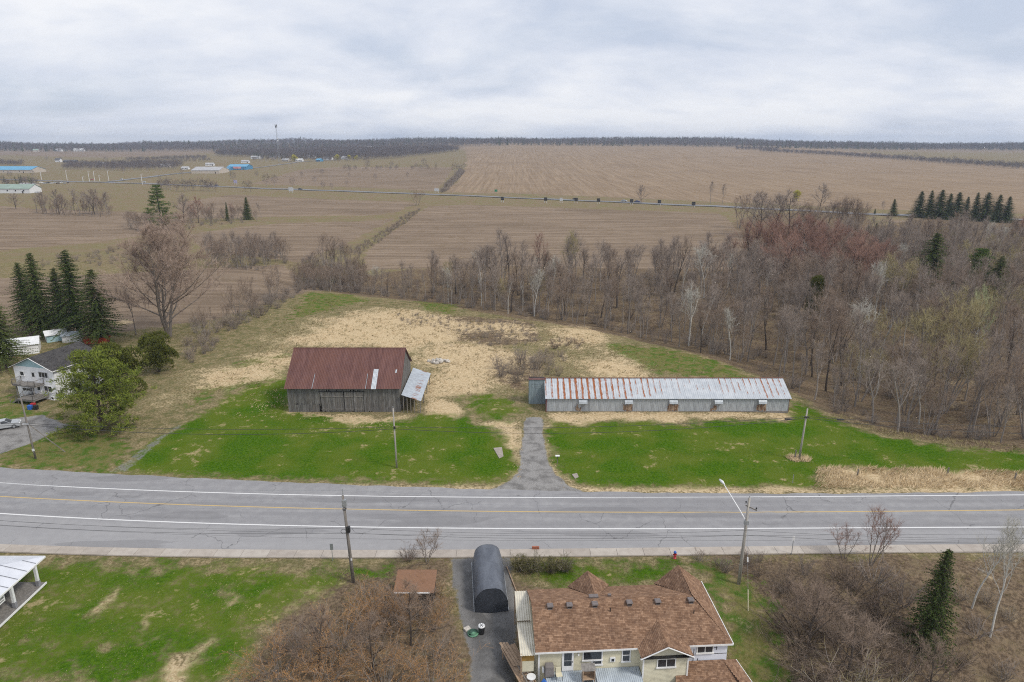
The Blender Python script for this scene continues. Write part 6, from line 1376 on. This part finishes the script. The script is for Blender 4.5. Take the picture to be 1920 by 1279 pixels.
# back-yard clutter
M['greenlid'] = mottled('pale_green_plastic', (.15, .34, .22), (.11, .27, .17), 3, .6); c = P(887, 1189)
b = MB(); b.tube([(0, 0, 0), (0, 0, .18), (0, 0, .2), (0, 0, .17)], [.5, .54, .46, .06], 20); o = b.build('sandbox_lid', M['greenlid'], None, True); o.location = c; tag(o, 'round pale green plastic tub on the driveway', 'tub')
o = MB().box(-.32, .3, -.25, .25, 0, .22).build('paving_block', M['rock'], bevel=.03); o.location = P(876, 1181); o.rotation_euler = (.08, .05, .7); tag(o, 'pale block lying beside the green tub', 'block')
bn = thing('rubbish_bin', 'black bin with a white patterned lid on the driveway', 'bin', P(903, 1188)); MB().tube([(0, 0, 0), (0, 0, .85)], [.26, .33], 14).build('barrel', M['black'], bn); MB().tube([(0, 0, .85), (0, 0, .95)], [.35, .3], 14).build('lid', M['white'], bn)
for k in range(3): MB().beam((.3 * math.cos(k * 1.05), .3 * math.sin(k * 1.05), .956), (-.3 * math.cos(k * 1.05), -.3 * math.sin(k * 1.05), .956), .05, .012).build('lid_bar', M['black'], bn)
rmp = thing('wooden_ramp', 'raw wooden ramp and plank walk beside the bungalow', 'ramp', (0, 0, 0)); tp_, bt_ = Vector((*G(952, 1212, .9), .9)), Vector((*G(1000, 1300, .3), .3)); dd = (bt_ - tp_).normalized(); sd = dd.cross(Vector((0, 0, 1))).normalized()
k = int((bt_ - tp_).length / .16)
for i in range(k): c = tp_ + (bt_ - tp_) * (i / k); b = MB(); b.beam(c - sd * .62, c + sd * .62, .15, .035, up=dd.cross(sd)); b.build('plank', M['rawwood'], rmp)
for s in (-.66, .66): MB().beam(tp_ + sd * s + Vector((0, 0, .06)), bt_ + sd * s + Vector((0, 0, .06)), .06, .14).build('side_rail', M['rawwood'], rmp)
q0 = Vector((*G(938, 1206, 1.0), 1.0)); q1 = Vector((*G(965, 1250, .7), .7))
for s in (0, .28, .56): MB().beam(q0 + Vector((s, .05 * s, .06)), q1 + Vector((s, 0, .06)), .22, .05).build('loose_board', M['rawwood'], rmp)
for p_ in (tp_, bt_): 
    for s in (-.5, .5): MB().beam(p_ + sd * s - Vector((0, 0, 3.4)), p_ + sd * s - Vector((0, 0, .02)), .1).build('leg', M['rawwood'], rmp)
ld = thing('ladder', 'wooden ladder lying beside the plank walk', 'ladder', (0, 0, 0)); a, c = Vector((*G(975, 1246, 1.0), 1.0)), Vector((*G(1006, 1300, .7), .7)); sd2 = (c - a).normalized().cross(Vector((0, 0, 1))).normalized() * .24
for s in (-1, 1): MB().beam(a + sd2 * s, c + sd2 * s, .07, .07).build('rail', M['greywood'], ld)
for i in range(9): m_ = a + (c - a) * ((i + .5) / 9); MB().beam(m_ - sd2, m_ + sd2, .045, .045).build('rung', M['greywood'], ld)
def hl(px, py, z): x, y = G(px, py, z); return Vector((x, y, z))
gr = thing('covered_grill', 'grill under a grey-brown cover against the bungalow wall', 'grill', hl(1030, 1266, .97), R(3.7)); MB().hexa([(-.45, -.3, 0), (.4, -.3, 0), (.4, .3, 0), (-.45, .3, 0), (-.4, -.26, 1.05), (.36, -.26, 1.05), (.34, .26, 1.15), (-.38, .26, 1.15)]).build('cover', mottled('taupe_cover', (.20, .18, .175), (.15, .135, .13), 2, .8, bump=.3), gr, bevel=.08); MB().box(-.62, -.46, -.1, .2, .35, .75).build('side_shelf', M['white'], gr)
ch = thing('garden_chair', 'black-framed garden chair with a cream back', 'chair', hl(1048, 1273, .97), R(10))
for x in (-.25, .25):
    for y in (-.25, .25): MB().beam((x, y, 0), (x, y, .45 if y < 0 else .95), .035).build('leg', M['black'], ch)
MB().box(-.26, .26, -.26, .26, .42, .47).build('seat', M['cream'], ch); MB().box(-.24, .24, .24, .29, .5, .98).build('backrest', M['cream'], ch)
hu = thing('wooden_hutch', 'brown wooden hutch with a sloping lid under the bungalow window', 'hutch', hl(1103, 1276, .97), R(3.7)); 
for x in (-.52, .48): MB().box(x, x + .05, -.3, .4, 0, 1.1).build('side_board', M['rawwood'], hu)
MB().box(-.47, .48, .35, .4, 0, 1.2).build('back_board', M['rawwood'], hu); MB().slab([(-.6, -.15, 1.08), (.6, -.15, 1.08), (.6, .45, 1.4), (-.6, .45, 1.4)], .05).build('lid', M['greywood'], hu); MB().box(-.47, .48, -.3, .35, .3, .34).build('shelf', M['rawwood'], hu); MB().box(-.42, .38, -1.0, -.3, .02, .1).build('step', M['greywood'], hu)
b = MB(); b.add([(-.3, 0, 0), (.25, -.1, 0), (.3, .3, 0), (-.25, .3, 0), (-.02, .1, .6)], ((0, 1, 4), (1, 2, 4), (2, 3, 4), (3, 0, 4))); o = b.build('blue_tarp', M['blue']); o.location = hl(1020, 1284, .97); tag(o, 'crumpled bright blue tarp by the bungalow back door', 'tarp')
pl_ = thing('patio_table', 'small white table standing left of the bungalow corner', 'table', hl(996, 1282, .2)); MB().tube([(0, 0, .7), (0, 0, .76)], .4, 14).build('top', M['white'], pl_); MB().tube([(0, 0, -.1), (0, 0, .7)], .06, 8).build('leg', M['white'], pl_)
p = P(778, 1133); fs = thing('thicket_shed', 'low shed with a brown board roof half hidden in the thicket', 'shed', (p.x, p.y - .4, p.z)); M['brownboard'] = island_mat('red_brown_boards', [(.20, .105, .062), (.27, .15, .09)], .9, 3, (1, 6, 1))
MB().box(-1.9, 1.9, .1, 2.8, -.2, 1.7).build('wall', M['barn_dark'], fs)
for i in range(9): MB().slab([(-2.05 + .05 * (i % 2), .34 * i - .1, 1.72 + .06 * i), (2.05, .34 * i - .1, 1.72 + .06 * i), (2.05, .34 * i + .26, 1.79 + .06 * i), (-2.05, .34 * i + .26, 1.79 + .06 * i)], .04).build('roof_board', M['brownboard'], fs)
MB().beam((-1.9, -.14, 1.7), (1.6, -.14, 1.72), .06, .14).build('fascia', M['trim'], fs)

# ------------------------------------------------------------------ cars
def car_proto(name, m, kind='sedan'):
    t_ = bpy.data.objects.new(name, None); COL.objects.link(t_); hw_ = .88
    prof = {'sedan': [(-2.25, .35), (-2.28, .72), (-2.1, .9), (-1.5, .95), (.95, .95), (2.0, .82), (2.25, .62), (2.25, .33)], 'suv': [(-2.25, .4), (-2.3, .95), (-2.2, 1.05), (-1.5, 1.08), (1.0, 1.05), (2.1, .95), (2.28, .7), (2.25, .4)]}[kind]
    cab = {'sedan': [(-1.55, .94), (-.95, 1.38), (.25, 1.42), (1.05, .94)], 'suv': [(-2.1, 1.06), (-1.85, 1.65), (.3, 1.68), (1.15, 1.05)]}[kind]
    def loft(pr, w0, w1, zlo, zhi):
        b = MB(); k = len(pr)
        for s in (-1, 1): b.v += [(x, s * (w0 + (w1 - w0) * (z - zlo) / (zhi - zlo)), z) for x, z in pr]
        b.f += [tuple(range(k)), tuple(range(2 * k - 1, k - 1, -1))] + [(i, (i + 1) % k, k + (i + 1) % k, k + i) for i in range(k)]; b.m += [0] * (k + 2); return b
    loft(prof, hw_, hw_ * .97, .3, 1.0).build('body', m, t_, bevel=.06)
    zl, zh = cab[0][1], cab[1][1]; g = loft(cab, hw_ * .95, hw_ * .72, zl, zh).build('glasshouse', M['glass'], t_, bevel=.03)
    rf = MB(); (xa, za), (xb, zb) = cab[1], cab[2]; rf.hexa([(xa - .05, -.66, za - .01), (xb + .05, -.66, zb - .01), (xb + .05, .66, zb - .01), (xa - .05, .66, za - .01), (xa, -.6, za + .04), (xb, -.6, zb + .04), (xb, .6, zb + .04), (xa, .6, za + .04)]); rf.build('roof', m, t_)
    for s in (-1, 1):
        for (x0, z0), (x1_, z1_) in ((cab[0], cab[1]), (cab[2], cab[3]), ((-.3, zl), (-.35, zh))): MB().beam((x0, s * hw_ * (.95 if z0 < z1_ else .72), z0), (x1_, s * hw_ * (.72 if z0 < z1_ else .95), z1_), .07, .05).build('pillar', m, t_)
        for x in (-1.42, 1.42): w_ = MB().tube([(x, s * .72, .33), (x, s * .92, .33)], .33, 16).build('wheel', M['rubber'], t_); MB().tube([(x, s * .9, .33), (x, s * .935, .33)], .2, 12).build('rim', M['steel'], w_)
        MB().box(2.12, 2.27, s * .62 - .16, s * .62 + .16, .6, .72).build('headlight', M['trim'], t_); MB().box(-2.3, -2.2, s * .66 - .14, s * .66 + .14, .68, .82).build('tail_light', M['red'], t_)
    return t_
def paintm(n_, c): return NT(n_).out(c, .3, .2, .5)
CP_ = {n_: paintm(n_ + '_car_paint', c) for n_, c in (('silver', (.42, .44, .46)), ('white', (.72, .73, .74)), ('black', (.02, .021, .025)), ('navy', (.03, .05, .16)), ('red', (.40, .03, .03)))}
protos_ = {n_: car_proto('parked_car', CP_[n_]) for n_ in CP_}; first = set()
def car(colr, px, py, rz, label, group=None, up=0.0):
    o = copy_tree(protos_[colr]) if colr in first else protos_[colr]; first.add(colr); p = P(px, py); o.name = 'car'; o.location = (p.x, p.y, p.z + up); o.rotation_euler = (0, 0, rz); tag(o, label, 'car', group)
car('silver', 9, 803, R(28), 'silver car parked on the driveway of the white house', up=.05); RA = math.atan2(-160, 319)
for colr, px, py, lb in (('black', 563, 356.4, 'dark car on the country road near the white roadside sign'), ('black', 1079, 375.4, 'black car on the country road behind a signboard'), ('silver', 1170, 379.0, 'silver car on the country road left of the forked tree'), ('navy', 1195, 380.3, 'dark blue car passing behind the forked roadside tree'), ('white', 396, 349.0, 'white car on the country road left of the blue one'), ('navy', 406, 349.5, 'blue car on the country road by the roadside trees'), ('white', 228, 337.5, 'white car on the side road'), ('white', 271, 343.2, 'white car on the country road near the lamp posts'), ('red', 173, 338.0, 'red truck-like car at the road junction')): car(colr, px, py, RA, lb, up=.45)
for i in range(9): car(('white', 'silver', 'black')[i % 3], 78 + i * 6.2, 343.5 + (i % 2) * 1.2, R(60 + 7 * i), '%s car, %s from the left in the lot by the road junction' % (('white', 'silver', 'black')[i % 3], ORD[i]), 'cars in the lot at the junction', .1)
car('white', 70, 362.5, R(-10), 'white car beside the white and green building at the left', up=.1)
# bins by the white house steps
for px, py, m, lb in ((57, 768, 'blue', 'blue recycling bin at the foot of the white house steps'), (68, 768, 'black', 'black rubbish bin beside the white house deck'), (63, 764, 'red', 'red crate between the bins of the white house')):
    o = MB().hexa([(-.3, -.25, 0), (.3, -.25, 0), (.3, .25, 0), (-.3, .25, 0), (-.36, -.3, .8), (.36, -.3, .8), (.36, .3, .8), (-.36, .3, .8)]).build('wheelie_bin', M[m], bevel=.04); o.location = P(px, py); tag(o, lb, 'bin')

# ------------------------------------------------------------------ far buildings, signs, masts
M['roofblue'] = mottled('bright_blue_metal', (.10, .33, .52), (.08, .27, .44), .3, .5); M['wallblue'] = mottled('blue_cladding', (.05, .20, .36), (.06, .24, .42), .3, .6); M['greyroof'] = mottled('grey_sheet_roof', (.40, .40, .41), (.33, .33, .34), .2, .6)
M['greenroof'] = mottled('pale_green_roof', (.26, .34, .29), (.22, .29, .25), .2, .6); M['tanwall'] = mottled('tan_cladding', (.50, .44, .37), (.44, .39, .33), .3, .7); M['signred'] = mottled('red_white_sign', (.60, .10, .10), (.62, .45, .45), 1.2, .5, lo=.45, hi=.55); M['darkroof'] = mottled('dark_roof', (.07, .065, .065), (.10, .09, .09), .5, .9)
def far_house(name, label, x0, x1, py, wall_px, roof_px, deep, mw, mr, wins=3, cat='building', gable=0):
    a, c = P(x0, py), P(x1, py); L = (c - a).length; s = mpp(a.y); t_ = thing(name, label, cat, a, math.atan2(c.y - a.y, c.x - a.x)); hw_, hr_ = wall_px * s, (wall_px + roof_px) * s
    b = MB(); b.add([(x, y, z) for x in (0, L) for y, z in ((0, -1), (deep, -1), (deep, hw_), (deep / 2, hr_), (0, hw_))], ((4, 3, 2, 1, 0), (5, 6, 7, 8, 9), (0, 5, 9, 4), (6, 1, 2, 7))); b.build('wall', mw, t_)
    e_ = .5
    for y0, y1 in ((-e_, deep / 2), (deep + e_, deep / 2)): MB().slab([(-e_, y0, hw_ - .2), (L + e_, y0, hw_ - .2), (L + e_, y1, hr_ + .15), (-e_, y1, hr_ + .15)], .25).build('roof_slope', mr, t_)
    for i in range(wins):
        x = L * (i + .6) / (wins + .3); w_ = MB().box(x - .8, x + .8, -.1, -.02, hw_ * .4, hw_ * .75).build('window', M['trim'], t_); MB().box(x - .65, x + .65, -.14, -.1, hw_ * .43, hw_ * .72).build('pane', M['glass'], w_)
    d_ = MB().box(L * .85, L * .85 + 1.4, -.1, -.02, -.5, min(hw_ * .8, 2.3)).build('door', M['darkroof'], t_); return t_
far_house('roadside_store', 'white building with a pale green roof at the left edge', -40, 56, 362.5, 9, 7, 16, M['white'], M['greenroof'], 6); far_house('warehouse', 'long tan building with a bright blue roof at the far left', -40, 58, 324.5, 6, 5.5, 34, M['tanwall'], M['roofblue'], 3)
far_house('grey_warehouse', 'large grey curved-roof warehouse in the middle distance', 359, 411, 325.5, 6, 5.5, 40, M['tanwall'], M['greyroof'], 0); t_ = far_house('blue_store', 'bright blue store with a red and white sign panel', 427, 462, 318.5, 6, 3.5, 30, M['wallblue'], M['roofblue'], 0); MB().box(9, 22, -.5, -.12, 1.8, 5.0).build('sign_panel', M['signred'], t_)
far_house('blue_annex', 'low blue annex left of the blue store', 410, 428, 320, 3.5, 1.6, 20, M['wallblue'], M['roofblue'], 2); far_house('farmhouse', 'small white farmhouse beyond the left fields', 103, 112, 304, 4, 3, 9, M['white'], M['darkroof'], 2); far_house('farm_barn', 'long dark barn beside the small white farmhouse', 118, 141, 305, 2.5, 2.5, 12, M['darkroof'], M['darkroof'], 0)
for x0, x1, y, lb, m1, m2 in ((138, 157, 284, 'long white farm building at the foot of the far woods', 'white', 'white'), (104, 113, 284, 'white farmhouse at the foot of the far woods', 'white', 'white'), (62, 72, 285, 'pale green-roofed farm shed at the foot of the far woods', 'tanwall', 'greenroof'), (553, 566, 303, 'white house beside the yellow tree', 'white', 'white'), (592, 600, 303, 'blue shed among the trees of the village', 'wallblue', 'roofblue'), (575, 590, 296, 'white village house among bare trees', 'white', 'greyroof'), (470, 486, 298, 'pale village houses at the edge of the green meadow', 'white', 'greyroof'), (505, 518, 298, 'small tan village house by the meadow', 'tanwall', 'darkroof'), (300, 318, 314, 'pale grey house behind the scrub belt', 'tanwall', 'greyroof'), (385, 400, 311, 'white house behind the grey warehouse', 'white', 'greyroof'), (684, 696, 280, 'white barn in a gap of the far woods', 'white', 'white'), (1282, 1292, 270, 'white farm building on the far ridge', 'white', 'white'), (606, 620, 300, 'second white village house right of the blue shed', 'white', 'darkroof'), (640, 650, 299, 'small white house between the yellow willows', 'white', 'greyroof'), (528, 540, 303, 'tan house below the radio mast', 'tanwall', 'greyroof'), (340, 352, 318, 'low white house left of the grey warehouse', 'white', 'greyroof'), (452, 466, 306, 'pale house behind the blue store', 'white', 'greyroof'), (180, 192, 310, 'small pale house in the scrub belt at left', 'white', 'greyroof'), (34, 62, 349, 'grey store with a flat front behind the parked cars', 'tanwall', 'greyroof')):
    far_house('village_house', lb, x0, x1, y, 3.2, 2.2, 10, M[m1], M[m2], 2, 'house')
M['boardface'] = mottled('dark_sign_face', (.035, .033, .033), (.06, .055, .05), .8, .6)
def board(px, py, w_, h_, m, label, group=None):
    p = P(px, py); t_ = thing('roadside_sign', label, 'sign', p, R(-25), group)
    for s in (-1, 1): MB().beam((s * w_ * .35, 0, -.5), (s * w_ * .35, 0, 2.0), .22).build('post', M['white'], t_)
    MB().box(-w_ / 2, w_ / 2, -.12, .12, 1.6, 1.6 + h_).build('board', m, t_)
for px, py in ((942, 379.5), (1023, 380.5), (1080, 381.5), (1122, 382.5), (1184, 384), (1236, 385.5), (1300, 389.5)): board(px, py, 2.6, 2.6, M['boardface'], 'dark square signboard, %s from the left in the row along the country road' % ORD[(942, 1023, 1080, 1122, 1184, 1236, 1300).index(px)], 'row of dark signboards by the country road')
board(1052, 381, 2.4, 2.4, M['white'], 'white signboard in the row of dark ones by the country road'); board(546, 362, 5.4, 3.6, M['white'], 'white billboard beside the country road left of the lone tree'); board(442, 346.5, 5.0, 3.6, mottled('lilac_sign', (.40, .36, .60), (.55, .52, .66), .6, .6), 'lilac billboard by the roadside trees'); board(819, 362, 5.0, 2.6, M['white'], 'white billboard where the ditch meets the country road')
post_sign('green road sign at the edge of the big brown field', P(930, 365), 4.5, 2.6, 2.0, mottled('road_sign_green', (.03, .22, .12), (.025, .18, .1), 1, .5))
for i, (px, py, h_) in enumerate(((78, 337, 9), (126, 338, 12), (168, 341, 12), (178, 341, 12), (187, 340, 7), (204, 339, 12), (156, 341, 6), (267, 346, 11))):
    p = P(px, py); t_ = thing('lamp_post', ('slim pale lamp post at the left of the junction', 'tall lamp post left of the junction', 'tall lamp post in the middle of the junction', 'second tall lamp post in the middle of the junction', 'short signal post at the junction', 'tall lamp post right of the junction', 'short signal post left in the junction', 'wooden-looking pole where the country road leaves the junction')[i], 'lamp post', p); MB().tube([(0, 0, -.5), (0, 0, h_)], [.28, .2], 7).build('shaft', M['white'], t_); MB().beam((0, 0, h_ - .1), (2.4, 0, h_ + .3), .22, .2).build('arm', M['white'], t_)
p = P(524, 308); hT = Zat(524, 234, p.y) - p.z; tw = thing('radio_mast', 'tall lattice radio mast with antennas on the skyline', 'mast', p); b = MB(); nseg = 22; wT = 1.7
for k in range(3):
    a = k * 2.094; b.beam((wT * math.cos(a), wT * math.sin(a), -1), (wT * .55 * math.cos(a), wT * .55 * math.sin(a), hT), .2)
for i in range(nseg):
    z0, z_1 = hT * i / nseg, hT * (i + 1) / nseg; w0, w1 = wT * (1 - .45 * i / nseg), wT * (1 - .45 * (i + 1) / nseg)
    for k in range(3): a, c = k * 2.094, (k + 1) * 2.094; b.beam((w0 * math.cos(a), w0 * math.sin(a), z0), (w1 * math.cos(c), w1 * math.sin(c), z_1), .1)
b.build('lattice', M['steel'], tw)
for k in range(6): a = k * 1.047; MB().box(1.7 * math.cos(a) - .35, 1.7 * math.cos(a) + .35, 1.7 * math.sin(a) - .35, 1.7 * math.sin(a) + .35, hT - 5.5 + (k % 2) * 2.5, hT - 2 + (k % 2) * 2.5).build('antenna', M['darkroof'], tw)
for z in (hT * .66, hT * .6): MB().tube([(1.4, -.6, z), (1.4, -1.3, z)], [.3, 1.3], 12).build('dish', M['white'], tw)

# ------------------------------------------------------------------ far woods and hedges
fr = np.random.default_rng(50)
def far_belt(name, poly, spacing, kinds, lo, hi, seed): 
    p = sample([(v.x, v.y) for v in (P(*q) for q in poly)], spacing, fr); p = p[in_view(p, 1.12)]
    if len(p): scatter(name, np.column_stack([p, zt(p[:, 0], p[:, 1]) - .3]), fr.uniform(lo, hi, len(p)), kinds, seed)
Yb = 2330
for nm, kinds, sp, lo, hi, sd_ in (('far_woods_bare', K['farbare'] + K['farred'], 19, .95, 1.45, 70), ('far_woods_evergreen', K['farcon'], 30, .85, 1.45, 71)):
    gx, gy = np.meshgrid(np.arange(-2600, 2600, sp), np.arange(Yb, 3000, sp)); p = np.stack([gx.ravel(), gy.ravel()], 1) + fr.uniform(-.5, .5, (gx.size, 2)) * sp; front_ = Yb + 60 + 90 * wob(p[:, 0], p[:, 1] * 0, 260, 14) - 60 * S(400, 900, np.abs(p[:, 0])); clear = (p[:, 1] > front_) & in_view(p, 1.1)
    if 'ever' in nm: clear &= wob(p[:, 0], p[:, 1], 150, 15) > -.15
    p = p[clear]; scatter(nm, np.column_stack([p, zt(p[:, 0], p[:, 1]) - .5]), fr.uniform(lo, hi, len(p)) * (1 + .3 * wob(p[:, 0], p[:, 1], 95, 16)), kinds, sd_)
FB = K['farbare'] + K['farred']
far_belt('far_woods_bare', ((560, 299), (720, 299), (760, 296), (862, 284), (840, 281), (640, 283), (420, 288), (400, 293)), 11, FB, .75, 1.15, 72); far_belt('far_scrub', ((115, 318), (230, 321), (330, 318), (350, 311), (300, 308), (130, 311)), 10, FB, .5, .8, 73)
far_belt('far_scrub', ((240, 304), (390, 299), (385, 296), (235, 300)), 11, FB, .4, .65, 74); far_belt('far_hedge', ((1425, 285), (1550, 292), (1700, 302), (1925, 319), (1925, 313), (1700, 298), (1550, 289), (1425, 283)), 8.5, FB, .35, .75, 75)
far_belt('far_woods_evergreen', ((470, 298), (620, 298), (700, 293), (690, 290), (480, 293)), 20, K['farcon'], .55, .85, 76); far_belt('far_scrub', ((0, 312), (40, 314), (40, 309), (0, 307)), 10, FB, .5, .8, 77); far_belt('far_hedge', ((1380, 281), (1460, 283), (1460, 281), (1380, 279)), 10, FB, .4, .7, 78)
far_belt('far_scrub', ((300, 358), (405, 361), (410, 357), (300, 353)), 12, FB, .5, .9, 80); far_belt('far_scrub', ((470, 303), (690, 304), (700, 298), (480, 297)), 17, FB, .4, .75, 81); far_belt('far_scrub', ((640, 322), (830, 318), (830, 315), (640, 318)), 16, FB, .3, .7, 82); far_belt('far_hedge', ((200, 312), (400, 303), (400, 301), (200, 308)), 12, FB, .35, .6, 83)
far_belt('far_scrub', ((60, 340), (70, 352), (20, 354), (0, 346)), 12, FB + K['farcon'], .4, .7, 79)
for px, py, top in ((553, 303, 289), (632, 301, 289), (655, 300, 290), (668, 300, 291)): tree('willow_tree', 'willow', px, py, top, {553: 'leftmost bright yellow willow of the village', 632: 'yellow willow left of a close pair', 655: 'left one of the close pair of small yellow willows', 668: 'rightmost small yellow willow'}[px], i=0, wide=1.1)
for j, (px, py, top) in enumerate(((44, 312, 297), (88, 303, 291), (200, 308, 293), (115, 303, 292), (1548, 293, 280), (1566, 294, 281), (1698, 303, 287), (1716, 304, 285), (1788, 308, 291))): tree('bare_tree', 'farbare', px, py, top, 'tiny bare tree on the far field lines', i=j, wide=.8, group='tiny bare trees on the far field lines', single=True)

# ------------------------------------------------------------------ haze
b = MB(); b.box(-9400, 9400, -300, 7300, -14, 112); hz = b.mesh('haze'); hm = bpy.data.materials.new('pale_haze'); hm.use_nodes = True; hm.node_tree.nodes.clear()
ho = hm.node_tree.nodes.new('ShaderNodeOutputMaterial'); hv = hm.node_tree.nodes.new('ShaderNodeVolumePrincipled'); hv.inputs['Color'].default_value = (.68, .80, 1.0, 1); hv.inputs['Density'].default_value = 1.25e-4; hv.inputs['Anisotropy'].default_value = .2
hm.node_tree.links.new(hv.outputs[0], ho.inputs['Volume']); stuff(link('haze', hz, hm))
